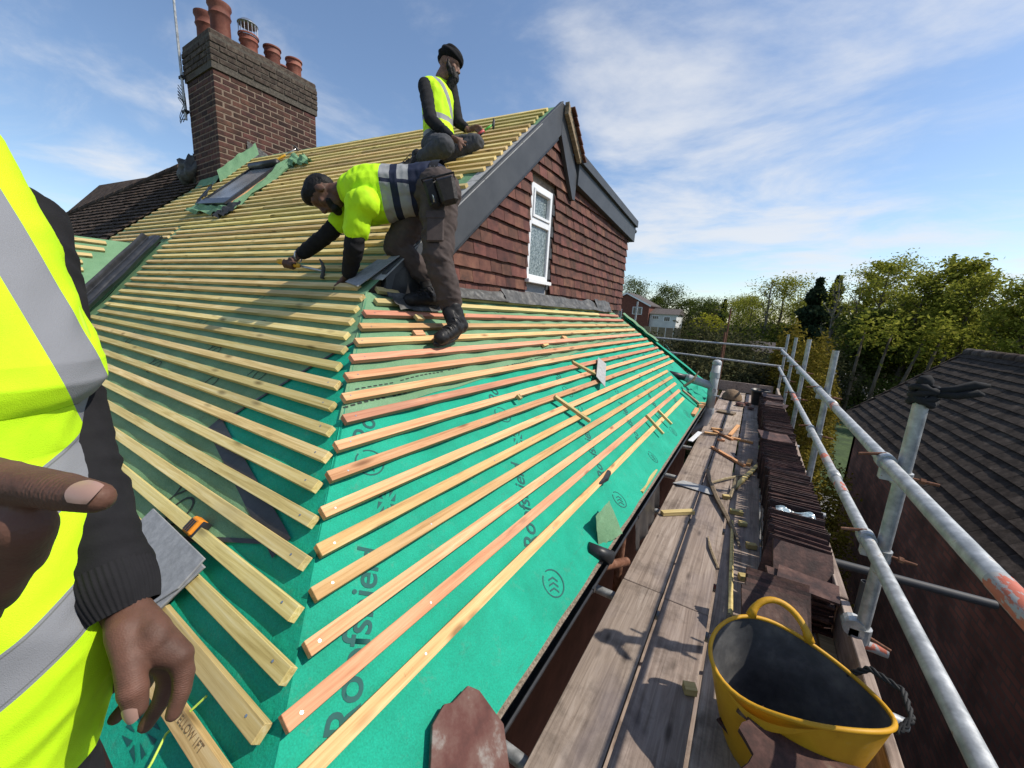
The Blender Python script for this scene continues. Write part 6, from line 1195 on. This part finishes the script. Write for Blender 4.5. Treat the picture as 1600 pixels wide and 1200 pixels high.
def head_caps(c, f, u, neck, k=1.0, jaw=1.0):
    c, f, u = V(c), V(f).normalized(), V(u); u = (u - f * u.dot(f)).normalized(); s = f.cross(u); ax = (f, u, s); P = lambda a, b, d: c + (f * a + u * b + s * d) * k
    L_ = [('e', P(-.008, .03, 0), ax, (.098 * k, .088 * k, .077 * k)), ('e', P(.030, -.045, 0), ax, (.062 * k, .078 * k, .058 * k * jaw)), (P(.088, .015, 0), P(.108, -.024, 0), .009 * k, .0135 * k), (P(.103, -.028, .010), P(.103, -.028, -.010), .009 * k, .009 * k)]
    for sg in (-1, 1):
        L_ += [(P(.078, .034, .016 * sg), P(.070, .034, .045 * sg), .013 * k, .012 * k), (P(.060, -.02, .045 * sg), P(.066, -.03, .035 * sg), .020 * k, .018 * k), ('e', P(-.004, -.006, .078 * sg), (f, u, s), (.022 * k, .034 * k, .009 * k)), (P(-.014, .012, .082 * sg), P(-.012, -.03, .080 * sg), .006 * k, .006 * k)]
    L_ += [(P(.090, -.050, .018), P(.090, -.050, -.018), .009 * k, .009 * k), (P(.086, -.064, .014), P(.086, -.064, -.014), .009 * k, .009 * k), (P(.072, -.094, .0), P(.062, -.09, 0), .024 * k, .026 * k), (P(-.022, -.05, 0), neck, .056 * k, .060 * k)]
    return L_, P, ax
def hand_caps(wr, palm, fingers, r=.010, rp=.026, pr=.55, flat=None):
    L_ = [(wr, palm, .026, rp, flat, pr), (palm, V(palm).lerp(V(fingers[0][0]), .7), rp, rp * .8, flat, pr)]
    for fg in fingers:
        L_.append((palm, fg[0], r * 1.25, r * 1.12))
        for i in range(len(fg) - 1): L_.append((fg[i], fg[i + 1], r * (1.1 - .1 * i), r * (1.0 - .1 * i)))
    return L_
# ---------------- bending worker
J = {k: V(v) for k, v in JA.items()}
J['lank'] = V((-1.655, 1.885, -.02)); J['rank'] = V((-1.92, 1.96, .125))
RT, UPC, FW = V((.84376, .53382, .05572)), V((-.14668, .12948, .98067)), V((-.51628, .83563, -.18755))
wa = empty('person', (-1.75, 1.85, -.2), 'worker bending over the battens in yellow and navy shirt, brown work trousers and tool belt', 'person')
hc = V((-2.418, 1.548, .652)); hl, HP, hax = head_caps(hc, -UPC * .96 - RT * .25, -RT * 1.0 - UPC * .1, J['neck'] + RT * .02, 1.0)
up_t = (UPC * 1.0)
tors = lambda g: [(J['pelvis'], J['waist'], .150 + g, .140 + g, UPC, .78), (J['waist'], J['chest'], .140 + g, .160 + g, UPC, .80), (J['chest'], J['neck'].lerp(J['chest'], .45), .160 + g, .12 + g, UPC, .8), (J['lsh'], J['rsh'], .075 + g, .075 + g), (J['chest'] - UPC * .01, J['neck'], .10 + g, .062 + g)]
legs = lambda g: [(J['lhip'], J['lknee'], .100 + g, .070 + g), (J['lknee'], J['lank'], .066 + g, .048 + g), (J['rhip'], J['rknee'], .100 + g, .070 + g), (J['rknee'], J['rank'], .066 + g, .048 + g), (J['lhip'], J['rhip'], .115 + g, .115 + g)]
arms = lambda g: [(J['lsh'], J['lel'], .056 + g, .045 + g), (J['lel'], J['lwr'], .044 + g, .032 + g), (J['rsh'], J['rel'], .056 + g, .045 + g), (J['rel'], J['rwr'], .044 + g, .032 + g)]
lh = hand_caps(J['lwr'], J['lpalm'], [[J['lf1'], J['lf1'].lerp(J['lt1'], .5) + UPC * .008, J['lt1']], [J['lf2'], J['lf2'].lerp(J['lt2'], .5) + UPC * .008, J['lt2']], [J['lf3'], J['lf3'].lerp(J['lt3'], .5) + UPC * .008, J['lt3']], [J['lf3'] + V((.014, .012, 0)), J['lt3'] + V((.016, .014, .004))], [J['lpalm'] - FW * .02, J['lf1'] - FW * .03 - UPC * .02, J['lt1'] - FW * .022 + RT * .022]], .0095)
hd = (J['hamhead'] - J['hamend']).normalized(); hp = J['hamend'] + hd * .085
def grip_fingers(c, d, side, outw, r=.026):
    F = []
    for i in range(4):
        q = c + d * (.030 - .020 * i); F.append([q + outw * r + side * .010, q + outw * r * .6 - side * .022, q - outw * r * .5 - side * .020, q - outw * r * .9 + side * .004])
    F.append([c + d * .02 + side * .018, c + d * .045 - outw * .012 + side * .008, c + d * .052 - outw * .026 - side * .008]); return F
rside = (J['rwr'] - hp); rside = (rside - hd * rside.dot(hd)).normalized(); rout = -hd.cross(rside)
rh = hand_caps(J['rwr'], hp + rside * .028, grip_fingers(hp, hd, rside, rout), .0095, .028)
body = garment('body', hl + tors(-.02) + legs(-.015) + arms(-.004) + lh + rh + [(J['lank'], V((-1.61, 1.86, -.12)), .03, .025), (J['rank'], V((-1.89, 1.90, .07)), .03, .025)], .0060, 'skin_a', wa, smooth=3)
ta = (J['neck'] - J['pelvis']).normalized(); at_ = lambda t: tuple(J['pelvis'] + ta * t)
zoned('shirt_two_tone', FY2, [(at_(.04), ta, .215, (.012, .017, .040)), (at_(.240), ta, .030, GREY), (at_(.135), ta, .032, GREY), (tuple(J['waist'] - UPC * .03), UPC, .011, (.012, .017, .040), (at_(.10), ta, .17))])
sh_dir = (J['lel'] - J['lsh']); rs_dir = (J['rel'] - J['rsh'])
garment('shirt', [(J['pelvis'], J['waist'], .160, .156, UPC, .82), (J['waist'], J['chest'], .158, .172, UPC, .84), (J['chest'], J['neck'].lerp(J['chest'], .5), .172, .125, UPC, .82), (J['lsh'] + RT * .03, J['rsh'] + RT * .03, .088, .088), (J['chest'], J['neck'] + RT * .035, .105, .068), (J['lsh'], J['lsh'] + sh_dir * .60, .078, .072), (J['rsh'], J['rsh'] + rs_dir * .55, .076, .070), (J['chest'] - UPC * .07, J['waist'] - UPC * .05, .13, .12)], .008, 'shirt_two_tone', wa, lambda p: folds((.5, .3, 1), .008, 9, 12, 3.0)(p) + folds((1, .3, .2), .004, 26, 12, 1.0)(p), 4)
garment('sleeve', [(J['lsh'] + sh_dir * .4, J['lel'], .060, .056), (J['lel'], J['lel'].lerp(J['lwr'], .93), .056, .046)], .006, 'cloth_sleeve', wa, folds(J['lwr'] - J['lel'], .006, 26, 9, 1.0), 4)
garment('sleeve', [(J['rsh'] + rs_dir * .4, J['rel'], .060, .054), (J['rel'], J['rel'].lerp(J['rwr'], .90), .054, .046)], .006, 'cloth_sleeve', wa, folds(J['rwr'] - J['rel'], .006, 24, 9, 5.0), 4)
tr_ = garment('trousers', [(J['lhip'] + V((0, 0, .02)), J['lknee'], .118, .090), (J['lknee'], J['lank'] + V((0, 0, .05)), .086, .072), (J['rhip'] + V((0, 0, .02)), J['rknee'], .118, .090), (J['rknee'], J['rank'] + V((0, 0, .05)), .086, .070), (J['lhip'] + UPC * .05, J['rhip'] + UPC * .05, .135, .13), (J['pelvis'], J['waist'] + RT * .03, .150, .14, UPC, .8)], .008, 'trouser_brown', wa, lambda p: folds((.1, .1, 1), .010, 14, 6, 8.0)(p) + folds((.4, .3, 1), .005, 40, 12, 2.0)(p), 3)
pk_d = (J['lknee'] - J['lhip']).normalized(); pc = J['lhip'].lerp(J['lknee'], .62) - FW * .095 + RT * .005
MB().box(pc - pk_d * .085 - RT * .055 - FW * .004, pk_d * .165, RT * .105, -FW * .016).build('cargo_pocket', 'trouser_brown', tr_, bevel=.008); MB().box(pc - pk_d * .10 - RT * .058 - FW * .018, pk_d * .045, RT * .112, -FW * .006).build('pocket_flap', 'trouser_brown', tr_, bevel=.004)
def boot(heel, toe, ank, par, up):
    heel, toe, ank, up = V(heel), V(toe), V(ank), V(up).normalized(); d = (toe - heel).normalized(); L_ = (toe - heel).length
    b = garment('boot', [(heel + up * .05, heel + d * L_ * .55 + up * .052, .046, .046), (heel + d * L_ * .5 + up * .045, toe + up * .036 - d * .04, .045, .042), (heel + up * .06 + d * .02, ank + up * .05, .046, .050), (heel + d * L_ * .35 + up * .075, ank + d * .03 + up * .02, .040, .042)], .006, 'leather_black', par, folds(d, .0035, 22, 22, 2.0), 4)
    sd = d.cross(up); n = 12; prof = []
    for i in range(n):
        a = 2 * math.pi * i / n; prof.append(heel + d * (L_ / 2 + (L_ / 2 + .012) * math.cos(a)) + sd * (.044 * math.sin(a)) - up * .004)
    MB().prism(prof, up * .024).build('boot_sole', 'black_rubber', b, bevel=.003)
    for i in range(5): q = heel + d * (L_ * (.40 + .09 * i)) + up * (.125 - .013 * i); MB().tube([q - sd * .03, q + up * .01, q + sd * .03], .0035, 5).build('lace', 'black_cloth', b)
    return b
bl_ = boot((-1.625, 1.935, -.160), (-1.575, 1.665, -.225), J['lank'] - V((0, 0, .02)), wa, N2 + V((0, 0, .5))); boot((-1.855, 1.98, .00), (-1.885, 1.70, -.005), J['rank'], wa, N2 + V((0, 0, .6)))
MB().box(V((-1.60, 1.955, -.055)), V((.0, .004, .02)), V((.018, -.03, .0)), V((.006, .006, 0))).build('boot_tab', 'yellow_plastic', bl_)
# hair, beard, ear stud
garment('hair', [('e', HP(-.016, .045, 0), hax, (.101, .092, .081)), ('e', HP(.03, .088, 0), hax, (.062, .048, .066)), ('e', HP(-.055, .02, 0), hax, (.058, .06, .072))], .006, 'hair_black', wa, folds((0, 0, 1), .003, 60, 60, 4), 3, cuts=((HP(.078, 0, 0), hax[0] * .75 - hax[1] * .65), (HP(0, -.045, 0), -hax[1])))
garment('beard', [(HP(.066, -.075, .03), HP(.05, -.06, .052), .022, .018), (HP(.066, -.075, -.03), HP(.05, -.06, -.052), .022, .018), (HP(.076, -.094, .02), HP(.076, -.094, -.02), .027, .027)], .005, 'hair_black', wa, None, 3)
MB().lathe([(.0, -.003), (.004, 0), (0, .003)], HP(-.004, -.036, -.086), 8).build('ear_stud', 'steel', wa)
MB().tube([J['brace'] + (UPC * math.cos(a) * .040 + FW * math.sin(a) * .036) + RT * .004 * math.sin(a) for a in np.linspace(0, 2 * math.pi, 20)], .0055, 6).build('bracelet', 'steel', wa, smooth=True)
# tool belt with pouches
pn = J['pelvis'].lerp(J['lhip'], .25) + RT * .05; bn = ta
ringp = [J['pelvis'] + RT * .045 + (UPC * (.142 * math.cos(a)) + FW * (.165 * math.sin(a))) + RT * .02 * math.cos(a) for a in np.linspace(0, 2 * math.pi, 33)]
mb = MB(); k_ = len(ringp)
for p in ringp: mb.v += [tuple(p - ta * .026), tuple(p + ta * .026)]
for i in range(k_ - 1): mb.f.append((2 * i, 2 * i + 1, 2 * i + 3, 2 * i + 2))
belt = mb.build('tool_belt', 'leather_black', wa, smooth=True)
po = J['lhip'] - FW * .125 + UPC * .045 + RT * .015
pd_ = (-UPC + RT * .25).normalized(); px_ = RT
def pouch(c, wx, hy, dz, m):
    d2 = pd_; n3 = -FW; x_ = (px_ - pd_ * px_.dot(pd_)).normalized()
    P = lambda a, b, c_: c + x_ * a + d2 * b + n3 * c_
    o = MB().box8([P(-wx * .9, hy, 0), P(wx * .9, hy, 0), P(wx * .85, hy * .96, dz * .8), P(-wx * .85, hy * .96, dz * .8), P(-wx, -hy, 0), P(wx, -hy, 0), P(wx * 1.08, -hy, dz * 1.25), P(-wx * 1.08, -hy, dz * 1.25)]).build('tool_pouch', m, belt, bevel=.018)
    MB().tube([P(-wx, -hy, 0), P(-wx * 1.08, -hy, dz * 1.25), P(wx * 1.08, -hy, dz * 1.25), P(wx, -hy, 0)], .006, 6).build('pouch_rim', 'leather_black', belt)
    return o
pouch(po + px_ * .045 + pd_ * .075, .055, .075, .055, 'leather_pouch'); pouch(po - px_ * .045 + pd_ * .085, .036, .08, .04, 'leather_black')
for i in range(3): q = po - px_ * (.065 - .02 * i) - FW * .034 + pd_ * .02; MB().tube([q, q + pd_ * .12], .006, 6).build('tool_loop', 'steel' if i == 1 else 'leather_black', belt, smooth=True)
for i in range(5): q = po + px_ * (-.02 + .025 * i) - FW * .05 - pd_ * .05 + UPC * .01; MB().lathe([(0, -.004), (.005, 0), (0, .004)], q, 8).build('rivet', 'steel', belt)
hammer('hammer', J['hamend'], J['hamhead'], 'yellow-handled hammer held by the bending worker')
# ---------------- sitting worker
J = {k: V(v) for k, v in JB.items()}
wb = empty('person', (-2.77, 2.95, 1.35), 'bearded worker in black turban and yellow vest sitting high on the battens', 'person')
fB = (RT * .93 - UPC * .34).normalized(); uB = (UPC + RT * .1); hl, HP, hax = head_caps(J['headc'], fB, uB, J['neck'] + UPC * .01, 1.0)
sidev = (J['lsh'] - J['rsh']).normalized(); fr_ = sidev.cross(V((0, 0, 1))).normalized(); fr_ = fr_ if fr_.dot(RT) > 0 else -fr_
tors = lambda g: [(J['pelvis'], J['waist'], .150 + g, .130 + g, fr_, .8), (J['waist'], J['chest'], .132 + g, .150 + g, fr_, .74), (J['chest'], J['neck'] - V((0, 0, .07)), .150 + g, .09 + g, fr_, .72), (J['lsh'], J['rsh'], .066 + g, .066 + g), (J['neck'] - V((0, 0, .08)), J['neck'], .075 + g, .058 + g)]
legs = lambda g: [(J['rhip'], J['rknee'], .092 + g, .068 + g), (J['rknee'], J['rank'], .062 + g, .046 + g), (J['lhip'], J['lknee'], .092 + g, .068 + g), (J['lknee'], J['lank'], .062 + g, .046 + g), (J['lhip'], J['rhip'], .105 + g, .105 + g)]
arms = lambda g: [(J['lsh'], J['lel'], .05 + g, .042 + g), (J['lel'], J['lwr'], .041 + g, .029 + g), (J['rsh'], J['rel'], .05 + g, .042 + g), (J['rel'], J['rwr'], .041 + g, .029 + g)]
rF = [[J['rpalm'] + (J['rt1'] - J['rpalm']) * .35, J['rt1']], [J['rpalm'] + (J['rt2'] - J['rpalm']) * .4, J['rt2']], [J['rpalm'] + (J['rt3'] - J['rpalm']) * .45, J['rt3']], [J['rpalm'] - UPC * .02 + RT * .01, J['rt3'] - UPC * .018 - RT * .015], [J['rpalm'] + UPC * .015, J['rpalm'] + UPC * .012 + RT * .045]]
td = (J['toolhead'] - J['toolend']).normalized(); tpz = J['toolend'] + td * .06; sd_ = (J['lwr'] - tpz); sd_ = (sd_ - td * sd_.dot(td)).normalized(); lo_ = td.cross(sd_)
garment('body', hl + tors(-.015) + legs(-.014) + arms(-.003) + hand_caps(J['rwr'], J['rpalm'], rF, .0095, .030) + hand_caps(J['lwr'], J['lpalm'], [[J['lpalm'] + (J['lt1'] - J['lpalm']) * .4, J['lt1'], J['lt1'] - UPC * .02], [J['lpalm'] + (J['lt2'] - J['lpalm']) * .4, J['lt2'], J['lt2'] - UPC * .018 - RT * .01], [J['lpalm'] + RT * .03 - UPC * .02, J['lpalm'] + RT * .055 - UPC * .03, J['lpalm'] + RT * .05 - UPC * .045], [J['lpalm'] + RT * .02 - UPC * .03, J['lpalm'] + RT * .042 - UPC * .045], [J['lpalm'] + RT * .01 + UPC * .012 - FW * .02, J['lpalm'] + RT * .045 + UPC * .01 - FW * .02]], .0095, .028), .0075, 'skin_b', wb, smooth=3)
garment('sleeve', [(J['rsh'], J['rel'], .064, .056), (J['rel'], J['rel'].lerp(J['rwr'], .95), .054, .042)], .008, 'cloth_black', wb, folds(J['rwr'] - J['rel'], .006, 22, 8, 4), 4)
garment('sleeve', [(J['lsh'], J['lel'], .064, .054), (J['lel'], J['lel'].lerp(J['lwr'], .70), .052, .042)], .008, 'cloth_black', wb, folds(J['lwr'] - J['lel'], .005, 22, 8, 7), 4)
zb_ = J['waist'].z
plain('vest_binding', (.36, .62, .02), .7)
zoned('vest_yellow_b', FY, [((0, 0, zb_ + .055), (0, 0, 1), .026, GREY), ((0, 0, zb_ - .11), (0, 0, 1), .026, GREY), (tuple(J['rsh'].lerp(J['lsh'], .30)), tuple(sidev), .026, GREY, ((0, 0, zb_ + .32), (0, 0, 1), .27)), (tuple(J['rsh'].lerp(J['lsh'], .78)), tuple(sidev), .026, GREY, ((0, 0, zb_ + .32), (0, 0, 1), .27))])
garment('vest', [(J['pelvis'] - V((0, 0, .0)), J['waist'], .168, .152, fr_, .84), (J['waist'], J['chest'], .154, .168, fr_, .80), (J['chest'], J['neck'] - V((0, 0, .10)), .168, .082, fr_, .78), (J['lsh'].lerp(J['rsh'], .15) + V((0, 0, .0)), J['rsh'].lerp(J['lsh'], .15), .074, .074)], .008, 'vest_yellow_b', wb, folds((.2, .1, 1), .006, 6, 16, 12), 5)
garment('trousers', [(J['rhip'], J['rknee'], .108, .084), (J['rknee'], J['rank'], .080, .064), (J['lhip'], J['lknee'], .108, .084), (J['lknee'], J['lank'], .080, .066), (J['lhip'], J['rhip'], .125, .125)], .008, 'trouser_grey', wb, lambda p: folds((.3, .2, 1), .008, 15, 9, 3)(p) + folds((1, .2, .3), .005, 30, 12, 6)(p), 3)
boot(J['rank'] + V((.03, .06, -.05)), J['rank'] + V((-.06, -.16, -.13)), J['rank'], wb, (0, -.6, .8)); boot(J['lank'] + V((.02, .04, -.02)), J['lank'] + V((-.12, -.12, -.06)), J['lank'], wb, (0, -.6, .8))
def tur_fold(p):
    q = p - HP(0, .085, 0); a, b_, c_ = q.dot(hax[0]), q.dot(hax[1]), q.dot(hax[2]); return .0028 * math.sin((b_ * .9 + a * .35 + abs(c_) * .2) * 120) + .002 * noise.noise(q * 30)
tur = garment('turban', [('e', HP(-.012, .080, 0), hax, (.128, .066, .108)), ('e', HP(-.018, .115, 0), hax, (.108, .060, .092)), ('e', HP(.03, .085, 0), hax, (.085, .045, .082)), ('e', HP(-.085, .05, 0), hax, (.045, .05, .07))], .005, 'turban_black', wb, tur_fold, 3)
garment('beard', [(HP(.06, -.05, .045), HP(.085, -.10, .02), .024, .028), (HP(.06, -.05, -.045), HP(.085, -.10, -.02), .024, .028), (HP(.080, -.09, 0), HP(.060, -.20, 0), .048, .032), (HP(.0, .0, .074), HP(.02, -.05, .066), .014, .02), (HP(.0, .0, -.074), HP(.02, -.05, -.066), .014, .02), (HP(.02, -.04, .06), HP(.06, -.09, .04), .022, .026), (HP(.02, -.04, -.06), HP(.06, -.09, -.04), .022, .026), (HP(.098, -.042, .02), HP(.098, -.042, -.02), .010, .010)], .005, 'hair_black', wb, folds((0, 0, 1), .003, 25, 60, 4), 3)
tl = empty('slate_nipper', J['toolend'], 'red and green gripped hand tool held by the sitting worker', 'hand tool')
MB().tube([J['toolend'], J['toolend'] + td * .085], [.013, .015], 8).build('grip', 'red_plastic', tl, smooth=True); MB().tube([J['toolend'] + td * .085, J['toolhead'] - td * .01], [.011, .008], 8).build('shaft', 'green_plastic', tl, smooth=True)
MB().tube([J['toolhead'] - UPC * .045, J['toolhead'], J['toolhead'] + UPC * .03 + RT * .005, J['toolhead'] + UPC * .055], [.010, .013, .011, .007], 8).build('head', 'dark_grey', tl, smooth=True); MB().tube([J['toolend'] + td * .03 - UPC * .02, J['toolend'] + td * .08 - UPC * .012], .009, 8).build('lower_grip', 'black_rubber', tl, smooth=True)
# ---------------- man in the foreground
J = {k: V(v) for k, v in JC.items()}
wc = empty('person', (-.95, -.10, -1.30), 'man in yellow vest and black sleeves pointing at the roof from the left edge', 'person')
J.update(pelvis=V((-.92, -.09, -.42)), waist=V((-.92, -.088, -.24)), chest=V((-.97, -.09, .0)), neck=V((-1.0, -.09, .24)), rsh=V((-1.0, -.30, .09)), rel=V((-.80, -.29, -.15)), lhip=V((-.93, .01, -.48)), rhip=V((-.93, -.19, -.48)), lknee=V((-.90, .01, -.87)), rknee=V((-.91, -.21, -.87)), lank=V((-.96, .01, -1.22)), rank=V((-.97, -.22, -1.22)))
fx = V((1, 0, 0)); hl, HP, hax = head_caps((-.97, -.09, .39), (1, .1, -.1), (0, 0, 1), J['neck'], 1.0)
tors = lambda g: [(J['pelvis'], J['waist'], .155 + g, .15 + g, fx, .78), (J['waist'], J['chest'], .15 + g, .165 + g, fx, .74), (J['chest'], J['neck'] - V((0, 0, .06)), .165 + g, .09 + g, fx, .72), (J['lsh'], J['rsh'], .066 + g, .066 + g), (J['neck'] - V((0, 0, .08)), J['neck'], .08 + g, .06 + g)]
legs = lambda g: [(J['rhip'], J['rknee'], .09 + g, .065 + g), (J['rknee'], J['rank'], .06 + g, .045 + g), (J['lhip'], J['lknee'], .09 + g, .065 + g), (J['lknee'], J['lank'], .06 + g, .045 + g)]
arms = lambda g: [(J['lsh'], J['lel'], .055 + g, .045 + g), (J['lel'], J['lwr'], .044 + g, .030 + g), (J['rsh'], J['rel'], .052 + g, .043 + g), (J['rel'], J['rwr'], .042 + g, .030 + g)]
def chain(keys, rad): return [(J[a], J[b], r0, r1) for (a, b), r0, r1 in zip(zip(keys, keys[1:]), rad, rad[1:])]
kn = lambda k, r: ('e', J[k], (V((1, 0, 0)), V((0, 1, 0)), V((0, 0, 1))), (r, r, r))
LH = [(J['lwr'], J['lpalm'], .030, .033, FW, .75), (J['lpalm'], J['i0'], .028, .017), (J['lpalm'], J['m0'], .028, .017), (J['lpalm'], J['r0'], .026, .016), (J['lwr'].lerp(J['lpalm'], .6), J['p0'], .026, .015), (J['lwr'].lerp(J['lpalm'], .35), J['th0'], .027, .021)]
LH += chain(['th0', 'th1', 'th2', 'th3'], [.021, .0165, .0155, .0125]) + chain(['i0', 'i1', 'i2', 'i3'], [.0155, .0125, .0112, .0095]) + chain(['m0', 'm1', 'm2', 'm3'], [.0155, .0125, .0112, .0096]) + chain(['r0', 'r1', 'r2', 'r3'], [.0145, .0118, .0105, .009]) + chain(['p0', 'p1', 'p2', 'p3'], [.0135, .0105, .0092, .008])
LH += [kn('i1', .0132), kn('m1', .0132), kn('th2', .0162), kn('i0', .0165), kn('m0', .0165)]
RH = [(J['rwr'], J['rpalm'], .030, .034, FW, .8), (J['rpalm'], J['q0'], .030, .017), (J['rpalm'], J['n0'], .030, .017), (J['rpalm'], J['o0'], .028, .016), (J['rpalm'], J['u0'], .026, .015)] + chain(['q0', 'q1', 'q2', 'q3'], [.0140, .0112, .0098, .0080]) + chain(['n0', 'n1', 'n2', 'n3'], [.0150, .0130, .0120, .0105]) + chain(['o0', 'o1', 'o2', 'o3'], [.0145, .0125, .0112, .010]) + chain(['u0', 'u1', 'u2', 'u3'], [.013, .011, .010, .009]) + [kn('q1', .0117), kn('q2', .0102)]
creases('skin_c', [(tuple(J[k]), tuple((J[n2] - J[n1]).normalized()), r) for k, n1, n2, r in (('q1', 'q0', 'q2', .013), ('q2', 'q1', 'q3', .011), ('th2', 'th1', 'th3', .017), ('i1', 'i0', 'i2', .013), ('i2', 'i1', 'i3', .011), ('m1', 'm0', 'm2', .013), ('m2', 'm1', 'm3', .011))])
garment('body', hl + tors(-.02) + legs(-.01) + arms(-.004) + LH + RH, .0030, 'skin_c', wc, smooth=5)
def nail(tip, prev, out, w_, l_, r):
    tip, prev = V(tip), V(prev); d = (tip - prev).normalized(); out = (V(out) - d * V(out).dot(d)).normalized(); s = d.cross(out)
    def f(u, v): a = (v - .5) * 1.45; e = 1 - .30 * abs(2 * v - 1) ** 2.2; return tip + d * ((u - 1) * l_ + .0045 * (1 - (2 * v - 1) ** 2 * .7) * u + (1 - e) * l_ * (1 - u)) + (out * math.cos(a) + s * math.sin(a)) * (r * (1.04 - .17 * u * u * u))
    return MB().sheet(f, 8, 10).build('fingernail', 'nail', wc, smooth=True)
nail(J['q3'] + (J['q3'] - J['q2']).normalized() * .0045, J['q2'], -FW * .75 + UPC * .62, .012, .0130, .0086); nail(J['th3'] + (J['th3'] - J['th2']).normalized() * .007, J['th2'], -FW * .9 - UPC * .3 + RT * .2, .015, .016, .0128)
# creases at finger joints are fine relief in the skin material
al = (J['lel'] - J['lsh']); fl = (J['lwr'] - J['lel'])
garment('sleeve', [(J['lsh'], J['lel'], .060, .053), (J['lel'], J['lel'].lerp(J['lwr'], .86), .053, .046)], .005, 'cloth_sleeve', wc, folds(fl, .0065, 26, 7, 2), 5)
def cuff(u, v):
    d = fl.normalized(); a = 2 * math.pi * u; q = J['lel'].lerp(J['lwr'], .80 + .245 * v); x = d.orthogonal().normalized(); y = d.cross(x); r = .0465 - .0075 * v * v + .002 * math.sin(math.pi * v) + .0009 * math.sin(a * 46); return q + (x * math.cos(a) + y * math.sin(a)) * r
MB().sheet(cuff, 184, 10).build('knitted_cuff', 'cloth_sleeve', wc, smooth=True)
garment('sleeve', [(J['rsh'], J['rel'], .074, .060), (J['rel'], J['rel'].lerp(J['rwr'], .9), .058, .044)], .006, 'cloth_sleeve', wc, folds(J['rwr'] - J['rel'], .006, 22, 7, 9), 5)
STC = lambda pt, nr, o_: (tuple(V(pt) + V(nr).normalized() * o_), nr, .0008, (.13, .135, .13))
zoned('vest_yellow_c', FY, [((-.68, .07, -.262), (0, -.45, .89), .026, (.205, .21, .225)), ((-.60, .05, -.418), (0, -.47, .88), .025, (.205, .21, .225)), ((-.74, .098, 0), (.06, .97, .24), .023, (.205, .21, .225), ((-.68, .07, .05), (0, -.45, .89), .29))] + [STC((-.68, .07, -.262), (0, -.45, .89), s_) for s_ in (-.022, .022)] + [STC((-.60, .05, -.418), (0, -.47, .88), s_) for s_ in (-.021, .021)], bump=.0007, weave=900)
EV = [V((-1.0, -.015, .265)), V((-1.03, .04, .262))] + [J['e%d' % i] for i in range(13)]
TT = [(.27, V((-1.0, -.09, 0))), (.10, V((-1.0, -.09, 0))), (0, V((-.97, -.09, 0))), (-.25, V((-.90, -.088, 0))), (-.45, V((-.89, -.088, 0))), (-.62, V((-.90, -.088, 0)))][::-1]
BB = [(-.62, .155), (-.45, .150), (-.2, .140), (0, .140), (.12, .105), (.22, .085), (.27, .075)]
def axis_at(z):
    for (a, p), (b, q) in zip(TT, TT[1:]):
        if z <= b: return p.lerp(q, max(0, (z - a) / (b - a)))
    return TT[-1][1]
def vest_pt(u, v):
    t = v * (len(EV) - 1); i = min(int(t), len(EV) - 2); f = t - i; f = f * f * (3 - 2 * f) if 3 < i < 8 else f; E_ = EV[i].lerp(EV[i + 1], f); T_ = axis_at(E_.z); d = V((E_.x - T_.x, E_.y - T_.y, 0)); A_ = d.length; d.normalize(); pr = V((d.y, -d.x, 0)); th = 2 * math.pi * u; b_ = min(pw(BB, E_.z), A_ * 1.1)
    a_ = A_ if math.cos(th) > 0 else min(.205, A_); c_, s_ = math.cos(th), math.sin(th); k_ = (abs(c_) ** 2.3 + abs(s_) ** 2.3) ** (-1 / 2.3)
    return V((T_.x, T_.y, E_.z + .02 * max(0, s_) * (v - .5))) + (d * a_ * c_ + pr * b_ * s_) * k_
me = MB().sheet(vest_pt, 150, 170).mesh('vest', 'vest_yellow_c'); bm = bmesh.new(); bm.from_mesh(me); bmesh.ops.remove_doubles(bm, verts=bm.verts, dist=.0004); bmesh.ops.recalc_face_normals(bm, faces=bm.faces); bm.to_mesh(me); bm.free(); me.update()
displace(me, lambda p: (folds((.55, .35, 1), .009, 8, 5, 21)(p) + folds((.2, -.5, 1), .004, 22, 8, 5)(p)) * min(1, max(.15, (.24 - p.z) / .15)))
vest = finish('vest', me, 'vest_yellow_c', wc)
MB().tube([vest_pt(0.0, v) for v in np.linspace(.14, .46, 40)], .0035, 6).build('edge_binding', 'vest_binding', vest, smooth=True); MB().tube([vest_pt(u, 1.0) for u in np.linspace(0, 1, 80)], .0035, 6).build('hem_binding', 'vest_binding', vest, smooth=True)
garment('trousers', [(J['rhip'], J['rknee'], .108, .084), (J['rknee'], J['rank'], .082, .07), (J['lhip'], J['lknee'], .112, .086), (J['lknee'], J['lank'], .082, .07), (J['lhip'], J['rhip'], .12, .12)], .009, 'cloth_black', wc, folds((.1, .1, 1), .008, 12, 7, 3), 5)
boot((-1.01, .02, -1.298), (-.75, .03, -1.298), J['lank'], wc, (0, 0, 1)); boot((-1.02, -.23, -1.298), (-.76, -.24, -1.298), J['rank'], wc, (0, 0, 1))
garment('hair', [('e', HP(-.016, .045, 0), hax, (.103, .092, .081))], .008, 'hair_black', wc, None, 3, cuts=((HP(.06, 0, 0), hax[0] * .8 - hax[1] * .6), (HP(0, -.03, 0), -hax[1])))
for sg in (-1, 1):
    MB().lathe([(0, -.011), (.008, -.008), (.011, 0), (.008, .008), (0, .011)], HP(.078, .018, .030 * sg), 10).build('eye', 'eye_dark', wc, smooth=True)
